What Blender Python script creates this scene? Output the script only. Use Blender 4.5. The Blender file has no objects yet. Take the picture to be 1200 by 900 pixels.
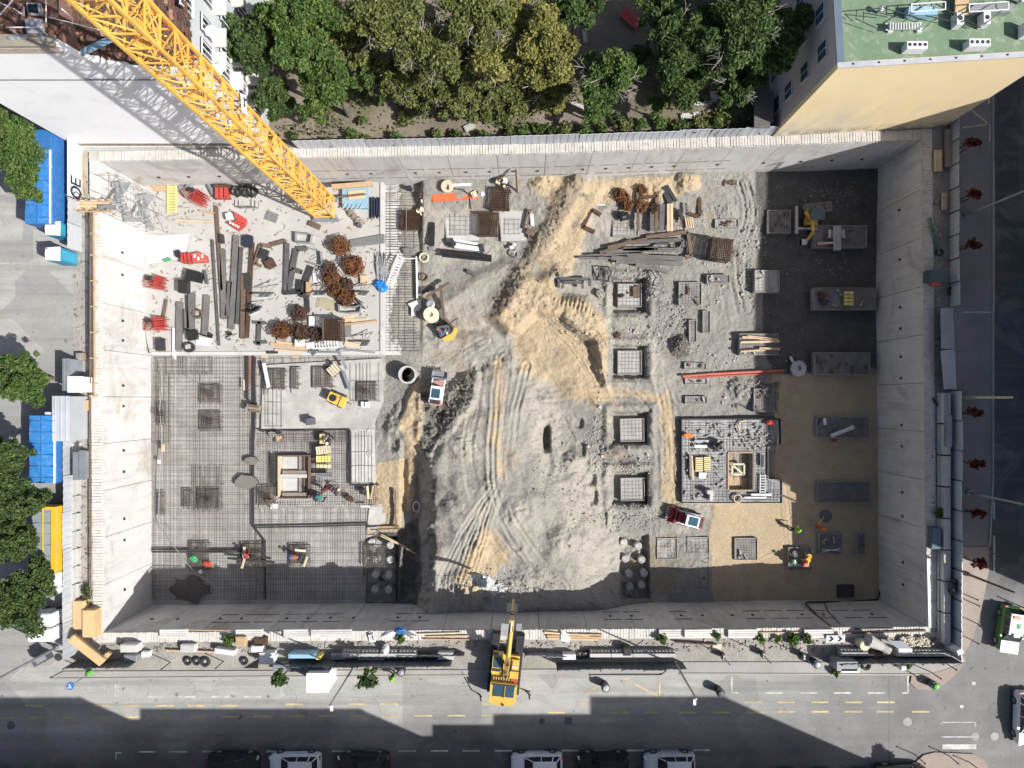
import bpy,math,random
import numpy as np
from mathutils import Vector,Matrix
# camera, world, sun
H,F,CX,CY = 60.0,832.0,612.0,468.0
S = bpy.context.scene
COL = S.collection
cam = bpy.data.cameras.new("camera")
cam.sensor_width = 36.0
cam.lens = 36.0*F/1200.0
cam.shift_x = -12.0/1200.0
cam.shift_y = 18.0/1200.0
cam.clip_start = 0.5
cam.clip_end = 3000.0
camo = bpy.data.objects.new("camera",cam)
camo.location = (0,0,H)
COL.objects.link(camo)
S.camera = camo
SUN_TO = Vector((0.98,-0.43,1.0)).normalized()
wd = bpy.data.worlds.new("World")
S.world = wd
wd.use_nodes = True
nt = wd.node_tree
sky = nt.nodes.new("ShaderNodeTexSky")
sky.sky_type = 'NISHITA'
sky.sun_disc = False
sky.air_density = 0.7
sky.dust_density = 2.2
sky.ozone_density = 0.1
sky.sun_elevation = math.asin(SUN_TO.z)
sky.sun_rotation = math.atan2(SUN_TO.x,SUN_TO.y)
bg = nt.nodes["Background"]
bg.inputs[1].default_value = 0.08
nt.links.new(sky.outputs[0],bg.inputs[0])
sl = bpy.data.lights.new("sun",'SUN')
sl.energy = 4.5
sl.angle = math.radians(0.5)
sl.color = (1.0,0.965,0.915)
so = bpy.data.objects.new("sun",sl)
so.rotation_euler = SUN_TO.to_track_quat('Z','Y').to_euler()
so.location = (60,-30,80)
COL.objects.link(so)
S.view_settings.view_transform = 'Standard'
S.view_settings.look = 'None'
S.view_settings.exposure = 0.52
S.view_settings.gamma = 1.0
S.view_settings.use_curve_mapping = False
# helpers
RNG = random.Random(11)
def W(px,py,z=0.0):
 """place on the site: a spot on the survey photograph seen at height z"""
 s = (H-z)/F
 return Vector(((px-CX)*s,(CY-py)*s,z))
def U(px,z=0.0):
 return px*(H-z)/F
ROOT = {}
def tag(o,label=None,cat=None,group=None,kind=None):
 if label:o['label'] = label
 if cat:o['category'] = cat
 if group:o['group'] = group
 if kind:o['kind'] = kind
 return o
def thing(name,label,cat,loc=(0,0,0),group=None,rz=0.0,local=True):
 o = bpy.data.objects.new(name, None)
 o.empty_display_size = 0.3
 COL.objects.link(o)
 o.location = loc
 o.rotation_euler = (0,0,rz)
 ROOT[o.name] = (Vector(loc),local)
 return tag(o,label,cat,group)
def wthing(name,label,cat,loc,group=None):
 return thing(name,label,cat,loc,group,0.0, False)
BOXF = [(0,3,2,1),(4,5,6,7),(0,1,5,4),(1,2,6,5),(2,3,7,6),(3,0,4,7)]
class MB:
 def __init__(s):
  s.v = [];s.f = []
 def add(s,vs,fs):
  n = len(s.v)
  s.v.extend([tuple(v) for v in vs])
  s.f.extend([tuple(i+n for i in f) for f in fs])
  return s
 def box(s,c,d,rz=0.0,rx=0.0,ry=0.0):
  hx,hy,hz = d[0]/2,d[1]/2,d[2]/2
  P = [(-hx,-hy,-hz),(hx,-hy,-hz),(hx,hy,-hz),(-hx,hy,-hz),(-hx,-hy,hz),(hx,-hy,hz),(hx,hy,hz),(-hx,hy,hz)]
  if rz or rx or ry:
   m = Matrix.Rotation(rz,3,'Z')@Matrix.Rotation(ry,3,'Y')@Matrix.Rotation(rx,3,'X')
   P = [m@Vector(p) for p in P]
  return s.add([(p[0]+c[0],p[1]+c[1],p[2]+c[2]) for p in P],BOXF)
 def bar(s,p,q,w,h=None):
  h = w if h is None else h
  p = Vector(p);q = Vector(q);d = q-p
  if d.length<1e-6: return s
  d.normalize()
  up = Vector((0,0,1)) if abs(d.z)<0.95 else Vector((1,0,0))
  a = d.cross(up).normalized()*(w/2)
  b = a.cross(d).normalized()*(h/2)
  vs = [p-a-b,p+a-b,p+a+b,p-a+b,q-a-b,q+a-b,q+a+b,q-a+b]
  return s.add(vs,[(0,1,2,3),(7,6,5,4),(0,4,5,1),(1,5,6,2),(2,6,7,3),(3,7,4,0)])
 def ibeam(s,p,q,w,h,t=0.03):
  p = Vector(p);q = Vector(q)
  z = Vector((0,0,1))
  s.bar(p+z*(h/2-t/2),q+z*(h/2-t/2),w,t)
  s.bar(p-z*(h/2-t/2),q-z*(h/2-t/2),w,t)
  s.bar(p,q,t,h-2*t)
  return s
 def tube(s,p,q,r,n=6,r2=None):
  r2 = r if r2 is None else r2
  p = Vector(p);q = Vector(q);d = (q-p)
  if d.length<1e-6: return s
  d.normalize()
  up = Vector((0,0,1)) if abs(d.z)<0.95 else Vector((1,0,0))
  a = d.cross(up).normalized();b = a.cross(d).normalized()
  vs = []
  for k in range(n):
   t = 2*math.pi*k/n
   o = a*math.cos(t)+b*math.sin(t)
   vs.append(p+o*r)
  for k in range(n):
   t = 2*math.pi*k/n
   o = a*math.cos(t)+b*math.sin(t)
   vs.append(q+o*r2)
  fs = [(k,(k+1)%n,n+(k+1)%n,n+k) for k in range(n)]
  fs+=[tuple(range(n))[::-1],tuple(range(n,2*n))]
  return s.add(vs,fs)
 def path(s,pts,r,n=5):
  pts = [Vector(p) for p in pts]
  vs = [];fs = []
  for i,p in enumerate(pts):
   d = (pts[min(i+1,len(pts)-1)]-pts[max(i-1,0)]).normalized()
   up = Vector((0,0,1)) if abs(d.z)<0.95 else Vector((1,0,0))
   a = d.cross(up).normalized();b = a.cross(d).normalized()
   for k in range(n):
    t = 2*math.pi*k/n
    vs.append(p+(a*math.cos(t)+b*math.sin(t))*r)
  for i in range(len(pts)-1):
   for k in range(n):
    fs.append((i*n+k,i*n+(k+1)%n,(i+1)*n+(k+1)%n,(i+1)*n+k))
  fs+=[tuple(range(n))[::-1],tuple(range((len(pts)-1)*n,len(pts)*n))]
  return s.add(vs,fs)
 def prism(s,poly,z0,z1):
  n = len(poly)
  a = sum(poly[i][0]*poly[(i+1)%n][1]-poly[(i+1)%n][0]*poly[i][1] for i in range(n))
  if a<0:poly = poly[::-1]
  vs = [(p[0],p[1],z0) for p in poly]+[(p[0],p[1],z1) for p in poly]
  fs = [tuple(range(n))[::-1],tuple(range(n,2*n))]
  fs+=[(k,(k+1)%n,n+(k+1)%n,n+k) for k in range(n)]
  return s.add(vs,fs)
 def sheet(s,poly,z):
  n = len(poly)
  a = sum(poly[i][0]*poly[(i+1)%n][1]-poly[(i+1)%n][0]*poly[i][1] for i in range(n))
  if a<0:poly = poly[::-1]
  return s.add([(p[0],p[1],z) for p in poly],[tuple(range(n))])
 def lathe(s,c,prof,n=12):
  vs = [];fs = []
  m = len(prof)
  for k in range(n):
   t = 2*math.pi*k/n
   for r,z in prof:
    vs.append((c[0]+r*math.cos(t),c[1]+r*math.sin(t),c[2]+z))
  for k in range(n):
   k2 = (k+1)%n
   for i in range(m-1):
    fs.append((k*m+i,k2*m+i,k2*m+i+1,k*m+i+1))
  if prof[-1][0]>1e-4:fs.append(tuple(k*m+m-1 for k in range(n)))
  if prof[0][0]>1e-4:fs.append(tuple(k*m for k in range(n))[::-1])
  return s.add(vs,fs)
 def blob(s,c,d,seed=0,amp=0.25,nu=8,nv=5,flat=False):
  r = random.Random(seed)
  vs = [(c[0],c[1],c[2]+d[2])]
  for j in range(1,nv):
   ph = math.pi*j/nv
   for i in range(nu):
    t = 2*math.pi*(i+.5*(j%2))/nu
    k = 1+r.uniform(-amp,amp)
    vs.append((c[0]+d[0]*k*math.sin(ph)*math.cos(t),c[1]+d[1]*k*math.sin(ph)*math.sin(t),c[2]+d[2]*k*math.cos(ph)*(0.15 if flat and ph>math.pi/2 else 1)))
  vs.append((c[0],c[1],c[2]-d[2]*(0.15 if flat else 1)))
  fs = []
  for i in range(nu):fs.append((0,1+i,1+(i+1)%nu))
  for j in range(nv-2):
   for i in range(nu):
    a = 1+j*nu+i;b = 1+j*nu+(i+1)%nu
    fs.append((a,a+nu,b+nu,b))
  L = len(vs)-1
  for i in range(nu):fs.append((L,1+(nv-2)*nu+(i+1)%nu,1+(nv-2)*nu+i))
  return s.add(vs,fs)
 def mesh(s,name,off=(0,0,0)):
  me = bpy.data.meshes.new(name)
  o = Vector(off)
  me.from_pydata([(v[0]-o[0],v[1]-o[1],v[2]-o[2]) for v in s.v],[],s.f)
  me.validate()
  return me
 def build(s,name,mat,parent=None,smooth=False,kind=None,label=None):
  if parent is None:
   xs = [v[0] for v in s.v];ys = [v[1] for v in s.v];zs = [v[2] for v in s.v]
   off = Vector(((min(xs)+max(xs))/2,(min(ys)+max(ys))/2,min(zs)))
   me = s.mesh(name,off)
   o = bpy.data.objects.new(name,me)
   o.location = off
   ROOT[o.name] = (off, False)
  else:
   off,local = ROOT[parent.name]
   me = s.mesh(name,(0,0,0) if local else off)
   o = bpy.data.objects.new(name,me)
   o.parent = parent
   ROOT[o.name] = (off,local)
  me.materials.append(mat)
  if smooth:
   me.polygons.foreach_set('use_smooth',[True]*len(me.polygons))
  COL.objects.link(o)
  if kind:o['kind'] = kind
  if label:o['label'] = label
  return o
def inst(me,name,parent,loc=(0,0,0),rz=0.0,rot=None):
 """a further part sharing mesh data; loc in the parent's space (world when the parent was built in world space)"""
 o = bpy.data.objects.new(name,me)
 o.parent = parent
 off,local = ROOT[parent.name]
 o.location = Vector(loc) if local else Vector(loc)-off
 o.rotation_euler = rot if rot else (0,0,rz)
 COL.objects.link(o)
 ROOT[o.name] = (off,local)
 return o
def copy_tree(o,parent=None):
 c = o.copy();COL.objects.link(c)
 if parent:c.parent = parent
 ROOT[c.name] = ROOT.get(o.name,(Vector((0,0,0)), True))
 for ch in list(o.children):copy_tree(ch,c)
 return c
 # materials
def mk(name):
 m = bpy.data.materials.new(name);m.use_nodes = True
 n = m.node_tree
 b = n.nodes["Principled BSDF"]
 return m,n,b
def rgb(c): return (c[0],c[1],c[2],1.0)
def noise(n,sc,det=4,rough=0.55,vec=None,dist=0.0):
 t = n.nodes.new("ShaderNodeTexNoise")
 t.inputs['Scale'].default_value = sc
 t.inputs['Detail'].default_value = det
 t.inputs['Roughness'].default_value = rough
 t.inputs['Distortion'].default_value = dist
 if vec is not None:n.links.new(vec,t.inputs['Vector'])
 return t.outputs[0]
def pos(n,scale=None):
 g = n.nodes.new("ShaderNodeNewGeometry")
 if scale is None: return g.outputs['Position']
 v = n.nodes.new("ShaderNodeVectorMath");v.operation = 'MULTIPLY'
 n.links.new(g.outputs['Position'],v.inputs[0]);v.inputs[1].default_value = scale
 return v.outputs[0]
def remap(n,sock,a,b,c=0.0,d=1.0):
 r = n.nodes.new("ShaderNodeMapRange")
 r.inputs[1].default_value = a;r.inputs[2].default_value = b
 r.inputs[3].default_value = c;r.inputs[4].default_value = d
 n.links.new(sock,r.inputs[0])
 return r.outputs[0]
def mix(n,fac,a,b,mode='MIX'):
 x = n.nodes.new("ShaderNodeMix");x.data_type = 'RGBA';x.blend_type = mode
 if isinstance(fac,(int,float)):x.inputs[0].default_value = fac
 else:n.links.new(fac,x.inputs[0])
 for i,c in ((6,a),(7,b)):
  if isinstance(c,(tuple,list)):x.inputs[i].default_value = rgb(c)
  else:n.links.new(c,x.inputs[i])
 return x.outputs[2]
def math_(n,op,a,b=None):
 x = n.nodes.new("ShaderNodeMath");x.operation = op
 for i,c in ((0,a),(1,b)):
  if c is None: continue
  if isinstance(c,(int,float)):x.inputs[i].default_value = c
  else:n.links.new(c,x.inputs[i])
 return x.outputs[0]
def bump(n,b,h,st=0.3,dist=0.05):
 x = n.nodes.new("ShaderNodeBump")
 x.inputs['Strength'].default_value = st;x.inputs['Distance'].default_value = dist
 n.links.new(h,x.inputs['Height']);n.links.new(x.outputs[0],b.inputs['Normal'])
MATS = {}
def M(name,c1=None,c2=None,sc=1.5,rough=0.75,metal=0.0,bm=0.0,bsc=12.0,dirt=None,lo=0.35,hi=0.65,spec=None,coat=0.0):
 """weathered paint, metal, timber, concrete: two tones broken up by noise, plus an optional dirt tone"""
 if name in MATS: return MATS[name]
 m,n,b = mk(name)
 c2 = c2 or tuple(x*0.8 for x in c1)
 P = pos(n)
 col = mix(n,remap(n,noise(n,sc,6,0.6,P),lo,hi),c1,c2)
 if dirt:
  col = mix(n,remap(n,noise(n,sc*3.1,5,0.65,P),0.52,0.74,0,0.75),col,dirt)
 oi = n.nodes.new("ShaderNodeObjectInfo")
 hs = n.nodes.new("ShaderNodeHueSaturation")
 n.links.new(col,hs.inputs['Color'])
 n.links.new(remap(n,oi.outputs['Random'],0,1,0.88,1.12),hs.inputs['Value'])
 n.links.new(hs.outputs[0],b.inputs['Base Color'])
 b.inputs['Roughness'].default_value = rough
 b.inputs['Metallic'].default_value = metal
 if spec is not None:b.inputs['Specular IOR Level'].default_value = spec
 if coat:b.inputs['Coat Weight'].default_value = coat;b.inputs['Coat Roughness'].default_value = 0.08
 if bm:bump(n,b,noise(n,bsc,5,0.6,P),bm,0.04)
 MATS[name] = m
 return m
concrete = M('concrete',(.50,.49,.47),(.42,.41,.39),.35,.85,bm=.2,bsc=9,dirt=(.34,.32,.29))
white_concrete = M('white_concrete',(.54,.535,.525),(.47,.465,.455),.25,.9,bm=.15,bsc=8,dirt=(.38,.365,.34))
def wall_mat():
 m,n,b = mk('wall_concrete');P = pos(n)
 c = mix(n,remap(n,noise(n,.3,6,.6,P,.3),.35,.65),(.61,.605,.595),(.52,.515,.505))
 c = mix(n,remap(n,noise(n,1.0,6,.7,pos(n,(1.6,1.6,.16))),.5,.72,0,.7),c,(.36,.345,.32))
 c = mix(n,remap(n,noise(n,.22,6,.7,P,.8),.54,.68,0,.75),c,(.36,.325,.28))
 c = mix(n,remap(n,noise(n,2.6,6,.75,P),.6,.72,0,.6),c,(.30,.285,.26))
 c = mix(n,remap(n,noise(n,.9,5,.7,pos(n,(2.2,2.2,.3))),.66,.74,0,.6),c,(.33,.22,.14))
 oi = n.nodes.new("ShaderNodeObjectInfo");hs = n.nodes.new("ShaderNodeHueSaturation");n.links.new(c,hs.inputs['Color'])
 n.links.new(remap(n,oi.outputs['Random'],0,1,.93,1.05),hs.inputs['Value']);n.links.new(hs.outputs[0],b.inputs['Base Color'])
 b.inputs['Roughness'].default_value = .9
 bump(n,b,noise(n,5,6,.7,P),.35,.05)
 MATS['wall_concrete'] = m
 return m
wall_concrete = wall_mat()
lean_concrete = M('lean_concrete',(.46,.45,.44),(.34,.33,.32),.5,.9,bm=.2,bsc=10,dirt=(.25,.24,.22))
steel = M('steel',(.13,.13,.14),(.09,.088,.085),1.2,.6,.2,dirt=(.12,.08,.05))
beam_steel = M('beam_steel',(.17,.165,.165),(.12,.115,.11),.8,.6,.1,dirt=(.17,.11,.075))
galv = M('galvanised_steel',(.42,.44,.46),(.34,.35,.37),1.0,.45,.5)
dark_steel = M('dark_steel',(.045,.045,.05),(.03,.03,.032),1.5,.6,.1)
rust = M('rust',(.20,.085,.03),(.10,.042,.018),2.2,.9,dirt=(.055,.028,.016))
rust_dark = M('dark_rust',(.10,.055,.035),(.055,.033,.025),2.0,.9)
rebar_mat = M('rebar_steel',(.16,.14,.125),(.105,.09,.078),.6,.8,dirt=(.12,.07,.045))
timber = M('timber',(.52,.37,.22),(.42,.29,.17),1.4,.8,dirt=(.32,.24,.16))
pale_timber = M('pale_timber',(.62,.48,.32),(.52,.40,.27),1.5,.8)
grey_timber = M('weathered_timber',(.30,.26,.22),(.22,.19,.16),1.5,.85)
brown_timber = M('brown_timber',(.16,.11,.08),(.11,.075,.055),1.5,.85)
ply = M('plywood',(.60,.43,.23),(.54,.38,.20),.6,.7,dirt=(.47,.33,.19))
crane_yellow = M('crane_yellow',(.80,.46,.10),(.73,.39,.07),.8,.45,dirt=(.55,.30,.06))
machine_yellow = M('machine_yellow',(.72,.47,.06),(.60,.40,.09),1.6,.5,dirt=(.42,.33,.17))
white_paint = M('white_paint',(.76,.77,.78),(.68,.69,.69),.8,.5)
white_sheet = M('white_sheet',(.80,.80,.79),(.74,.74,.74),.6,.6)
red_paint = M('red_paint',(.52,.06,.05),(.40,.055,.045),1.8,.55,dirt=(.27,.10,.08))
orange_paint = M('orange_paint',(.72,.15,.05),(.60,.13,.05),1.4,.5,dirt=(.42,.2,.12))
blue_paint = M('blue_paint',(.03,.17,.46),(.03,.14,.38),.9,.55,dirt=(.16,.22,.32))
light_blue = M('pale_blue_paint',(.22,.42,.56),(.28,.45,.56),1.2,.6,dirt=(.5,.4,.26))
green_paint = M('green_paint',(.04,.30,.12),(.035,.25,.10),1,.6)
lime = M('lime_fabric',(.25,.62,.03),(.22,.52,.03),3,.8)
yellow_fab = M('yellow_fabric',(.72,.46,.05),(.62,.36,.04),3,.8)
orange_fab = M('orange_fabric',(.78,.22,.03),(.70,.18,.03),3,.8)
teal_fab = M('teal_fabric',(.05,.22,.19),(.04,.17,.15),3,.9)
navy_fab = M('navy_fabric',(.02,.03,.06),(.015,.02,.04),3,.9)
black_pl = M('black_plastic',(.018,.018,.02),(.025,.025,.026),2,.45)
rubber = M('rubber',(.028,.028,.03),(.04,.04,.04),3,.85)
grey_paint = M('grey_paint',(.24,.27,.30),(.19,.21,.24),.9,.5)
panel_grey = M('panel_grey',(.47,.50,.54),(.40,.43,.47),.5,.5,.1)
dark_panel = M('dark_panel',(.11,.125,.145),(.085,.095,.11),.6,.6)
skin = M('skin',(.45,.25,.17),(.38,.2,.13),6,.6)
glass = M('dark_glass',(.012,.018,.024),(.02,.028,.034),.5,.08,0,spec=.6)
blue_glass = M('blue_glass',(.05,.11,.15),(.035,.08,.11),.8,.12,0,spec=.6)
formply = M('form_panel',(.055,.055,.058),(.04,.04,.042),1.0,.7,dirt=(.10,.085,.075))
# soil, asphalt
def asphalt_mat():
 m,n,b = mk('asphalt')
 P = pos(n)
 sp = n.nodes.new("ShaderNodeSeparateXYZ");n.links.new(P,sp.inputs[0])
 X,Y = sp.outputs[0],sp.outputs[1]
 big = noise(n,.09,5,.6,P,.6)
 wob = math_(n,'MULTIPLY',math_(n,'SUBTRACT',big,.5),7.0)
 Yw = math_(n,'ADD',Y,wob)
 near = remap(n,Yw,-29.5,-26.0)
 west = remap(n,math_(n,'ADD',X,wob),33.0,16.0)
 side = remap(n,math_(n,'ADD',X,wob),-31.0,-35.0)
 dust = math_(n,'MAXIMUM',math_(n,'MULTIPLY',near,west),math_(n,'MULTIPLY',side,remap(n,Y,-31,-28)))
 ml = remap(n,X,37.2,34.5,0,1)
 dust = math_(n,'MULTIPLY',dust,ml)
 str_ = noise(n,.55,6,.65,pos(n,(.25,1.6,1)))
 dust = math_(n,'MULTIPLY',dust,remap(n,str_,.3,.62,.72,1.0))
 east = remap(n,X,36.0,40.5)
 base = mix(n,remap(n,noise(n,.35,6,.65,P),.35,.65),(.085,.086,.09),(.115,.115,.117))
 base = mix(n,remap(n,X,16,30),base,mix(n,remap(n,noise(n,.35,6,.65,P),.35,.65),(.16,.16,.16),(.215,.214,.21)))  # base tone carries light: darker in the shaded street, paler at the sunlit crossing
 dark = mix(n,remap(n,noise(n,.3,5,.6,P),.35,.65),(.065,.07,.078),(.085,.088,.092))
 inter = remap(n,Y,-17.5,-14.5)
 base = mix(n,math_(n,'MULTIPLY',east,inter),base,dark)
 dc = mix(n,remap(n,noise(n,.8,7,.7,P),.3,.7),(.36,.355,.34),(.43,.425,.405))
 col = mix(n,dust,base,dc)
 st = remap(n,noise(n,.5,4,.7,P,.3),.62,.75,0,.45)
 col = mix(n,st,col,(.13,.125,.12))
 vo = n.nodes.new("ShaderNodeTexVoronoi");vo.feature = 'DISTANCE_TO_EDGE';vo.inputs['Scale'].default_value = .16
 vv = n.nodes.new("ShaderNodeVectorMath");vv.operation = 'ADD'
 nn = n.nodes.new("ShaderNodeTexNoise");nn.inputs['Scale'].default_value = .7;nn.inputs['Detail'].default_value = 4
 n.links.new(P,nn.inputs['Vector'])
 n.links.new(P,vv.inputs[0]);n.links.new(nn.outputs['Color'],vv.inputs[1]);n.links.new(vv.outputs[0],vo.inputs['Vector'])
 crack = remap(n,vo.outputs[0],.0,.006,.28,0)
 col = mix(n,crack,col,(.06,.06,.06))
 v2 = n.nodes.new("ShaderNodeTexVoronoi");v2.inputs['Scale'].default_value = .17;v2.distance = 'CHEBYCHEV';n.links.new(P,v2.inputs['Vector'])
 s3 = n.nodes.new("ShaderNodeSeparateColor");n.links.new(v2.outputs['Color'],s3.inputs[0])
 col = mix(n,remap(n,s3.outputs[0],.72,.74,0,.35),col,(.17,.168,.165))
 lane = remap(n,noise(n,1.0,3,.6,pos(n,(.03,1.1,1))),.5,.66,0,.4)
 col = mix(n,lane,col,(.15,.148,.145))
 col = mix(n,remap(n,noise(n,1.7,3,.6,P),.64,.73,0,.75),col,(.07,.068,.066))
 col = mix(n,remap(n,noise(n,.22,6,.7,P,1.2),.52,.64,0,.35),col,(.26,.255,.245))
 sp2 = remap(n,noise(n,14,2,.7,P),.3,.7,.86,1.14)
 vm = n.nodes.new("ShaderNodeVectorMath");vm.operation = 'SCALE'
 n.links.new(col,vm.inputs[0]);n.links.new(sp2,vm.inputs[3])
 n.links.new(vm.outputs[0],b.inputs['Base Color'])
 b.inputs['Roughness'].default_value = .9
 bump(n,b,noise(n,16,4,.7,P),.25,.03)
 return m
asphalt = asphalt_mat()
def simple_soil(name,cs,sc=.5,bm=.6):
 m,n,b = mk(name)
 P = pos(n)
 c = mix(n,remap(n,noise(n,sc,7,.65,P),.35,.65),cs[0],cs[1])
 c = mix(n,remap(n,noise(n,sc*.37,5,.6,P,.5),.5,.7),c,cs[2])
 c = mix(n,remap(n,noise(n,5,4,.7,P),.55,.75,0,.8),c,cs[3])
 n.links.new(c,b.inputs['Base Color'])
 b.inputs['Roughness'].default_value = .95
 bump(n,b,noise(n,3.5,7,.7,P),bm,.15)
 return m
yard_soil = simple_soil('yard_soil',[(.17,.145,.12),(.25,.21,.165),(.12,.115,.07),(.33,.28,.21)],.35)
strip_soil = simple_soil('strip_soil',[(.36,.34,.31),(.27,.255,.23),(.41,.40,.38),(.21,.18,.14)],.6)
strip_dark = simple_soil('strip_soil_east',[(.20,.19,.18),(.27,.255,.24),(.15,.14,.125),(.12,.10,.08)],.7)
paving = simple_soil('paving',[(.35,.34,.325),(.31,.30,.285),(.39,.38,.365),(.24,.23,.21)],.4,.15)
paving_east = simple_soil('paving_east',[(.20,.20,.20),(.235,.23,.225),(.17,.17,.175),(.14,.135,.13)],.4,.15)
pink_paving = simple_soil('pink_paving',[(.33,.27,.235),(.29,.245,.22),(.35,.30,.265),(.22,.2,.185)],.8,.15)
mark_white = M('marking_white',(.55,.55,.53),(.36,.355,.34),1.2,.8,lo=.4,hi=.6)
mark_yellow = M('marking_yellow',(.56,.47,.22),(.37,.33,.21),1.2,.8,lo=.4,hi=.6)
def pxy(pts,z=0.0): return [W(x,y,z).xy[:] for x,y in pts]
RIM = [(117,189),(640,180),(1080,164),(1086,734),(121,741)]
OUT = [(117-14,189-11),(640,169),(1080+11,164-10),(1086+11,734+11),(121-12,741+11)]
g = MB()
hole = pxy(OUT)
B = 900.0
outer = [(-B,B),(0,B),(B,B),(B,-B),(-B,-B)]
g.v = [(x,y,0) for x,y in hole]+[(x,y,0) for x,y in outer]
g.f = [((i+1)%5,i,5+i,5+(i+1)%5) for i in range(5)]
g.f = [f if True else f for f in g.f]
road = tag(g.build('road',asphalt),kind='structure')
me = road.data
if me.polygons[0].normal.z<0:
 me.flip_normals()
def ground_sheet(name,pts,z,mat):
 return tag(MB().sheet(pxy(pts),z).build(name,mat),kind='structure')
ground_sheet('courtyard_ground',[(290,-420),(290,176),(350,173.5),(640,168),(905,158.5),(905,-420)],.004,yard_soil)
ground_sheet('site_ground',[(86,168),(103,178),(109,752),(86,771)],.004,strip_soil)
ground_sheet('site_ground',[(86,771),(109,752),(600,749.5),(600,784),(75,786)],.004,strip_soil)
ground_sheet('site_ground',[(600,784),(600,749.5),(1097,745),(1113,768),(1000,775)],.004,strip_soil)
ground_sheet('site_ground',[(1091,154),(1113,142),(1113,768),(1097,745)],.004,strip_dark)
def slab_block(name,pts,z0,z1,mat):
 return tag(MB().prism(pxy(pts),z0,z1).build(name,mat),kind='structure')
slab_block('pavement',[(800,775.5),(1000,775.5),(1113,768.5),(1128,768),(1131,775),(1100,786),(1085,789),(795,788),(600,790),(600,784.3),(795,783)],-.2,.10,paving)
slab_block('pavement',[(75,786.4),(600,784.4),(600,790),(320,791.5),(60,794)],-.2,.10,paving)
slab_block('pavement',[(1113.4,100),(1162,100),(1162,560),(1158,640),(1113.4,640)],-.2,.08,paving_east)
slab_block('corner_pavement',[(1113.4,640.4),(1158,640.4),(1158,668),(1152,700),(1147,722),(1141,742),(1134,758),(1128,767.4),(1113.4,767.4)],-.2,.11,pink_paving)
slab_block('corner_pavement',[(1068,789.4),(1085,789.4),(1100,786.4),(1131,775.4),(1120,789),(1104,803),(1088,808),(1074,807),(1066,800)],-.2,.11,pink_paving)
slab_block('corner_pavement',[(1066,905),(1072,893),(1082,884),(1095,881),(1140,883),(1152,890),(1160,905),(1160,1000),(1066,1000)],-.2,.11,pink_paving)
slab_block('pavement',[(-700,938),(1062,938),(1064,930),(1064,1010),(-700,1010)],-.2,.12,paving)
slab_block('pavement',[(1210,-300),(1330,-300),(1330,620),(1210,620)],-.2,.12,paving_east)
slab_block('pavement',[(-260,-300),(-60,-300),(-60,780),(-260,780)],-.2,.12,paving)
def kerb(pts,h=.115):
 mb = MB()
 for a,b2 in zip(pts[:-1],pts[1:]):
  mb.bar(W(a[0],a[1],h/2),W(b2[0],b2[1],h/2),.14,h+.1)
 return tag(mb.build('kerb',paving),kind='structure')
kerb([(60,795.2),(320,792.6),(597,791.2)])
kerb([(797,789.2),(1085,790.2)])
kerb([(1163.2,100),(1163.2,560),(1159.2,640)])
kerb([(692,791.5),(775,791.5),(782,786)])
def dash_mesh(name,w,h,mat):
 mb = MB().sheet([(-w/2,-h/2),(w/2,-h/2),(w/2,h/2),(-w/2,h/2)],0)
 me = mb.mesh(name);me.materials.append(mat); return me
dw = dash_mesh('lane_dash',1.45,.15,mark_white)
dy = dash_mesh('lane_dash',1.5,.15,mark_yellow)
dv = dash_mesh('lane_dash',.14,1.5,mark_white)
ROOT[road.name] = (Vector((0,0,0)), False)
road.location = (0,0,0)
def dash(me,px,py,rz=0.0): return inst(me,'lane_dash',road,W(px,py).xy[:]+(.008,),rz)
for x in (40,118,155,193,230,269):dash(dy,x,827+(x<100)*0)
for x in (5,44,80,119,155,193,231,270,307,345,383,420,458,496,535,575):dash(dy,x,841-x*.0045)
for x in (345,420,456,575,690):dash(dy,x,826-x*.002)
for x in (652,727,766,806,845,885):dash(dy,x,835)
for x in (883,921,961,1000,1038):dash(dy,x,823)
for x in (922,961,1000,1037,1079):dash(dy,x,834)
for x in (183,219,258,296):dash(dw,x,816.5)
for x in (907,948,987,1027):dash(dw,x,812)
for x in (172,209,247,322,362,399,438,477,515,552,590,628,668,706,745,785,822):dash(dw,x,881.5-x*.003)
for y in (278,321,362,518,557,598,638,660):dash(dv,1163 if y<560 else 1165,y)
def line(pts,w=.13,mat=mark_white,z=.012,name='road_line'):
 mb = MB()
 for a,b2 in zip(pts[:-1],pts[1:]):
  p = W(*a);q = W(*b2);d = (q-p).normalized();o = Vector((-d.y,d.x,0))*w/2
  mb.add([(v.x,v.y,z) for v in (p-o,q-o,q+o,p+o)],[(0,1,2,3)])
 o = mb.build(name,mat,road); return o
line([(136,890),(136,882),(143,882)])
line([(135.5,802),(135.5,816)]);line([(138.8,802),(138.8,816)])
line([(773,792),(773,817),(732,795)],mat=mark_yellow);line([(684,814),(704,801)],mat=mark_yellow)
line([(857.5,792),(857.5,812),(865,812)])
line([(330,800),(330,814)]);line([(325,815),(334,815)])
line([(1064,786),(1064,812),(1057,812)])
line([(1103,863.5),(1146,863.5)],.1);line([(1103,849),(1103,846.5),(1143,846.5),(1143,851)],.1)
line([(1104,875),(1144,875)],.42)
line([(1132,125),(1158,146),(1127,150)],.16,mark_yellow,.092);line([(1158,108),(1158,122)],.12,z=.092)
line([(1159,146),(1159,166)],.12,z=.092)
line([(1129,366),(1161,366)],.13,z=.092);line([(1165,190),(1165,365)],.1,mark_yellow)
line([(1054,812),(1054,790)],.06,asphalt,.009);line([(1042,760),(1042,900)],.06,dark_panel,.009)
line([(1184,770),(1186,900)],.10,dark_panel,.009)
line([(267,832),(308,838)],.0801,mark_yellow)
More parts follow.
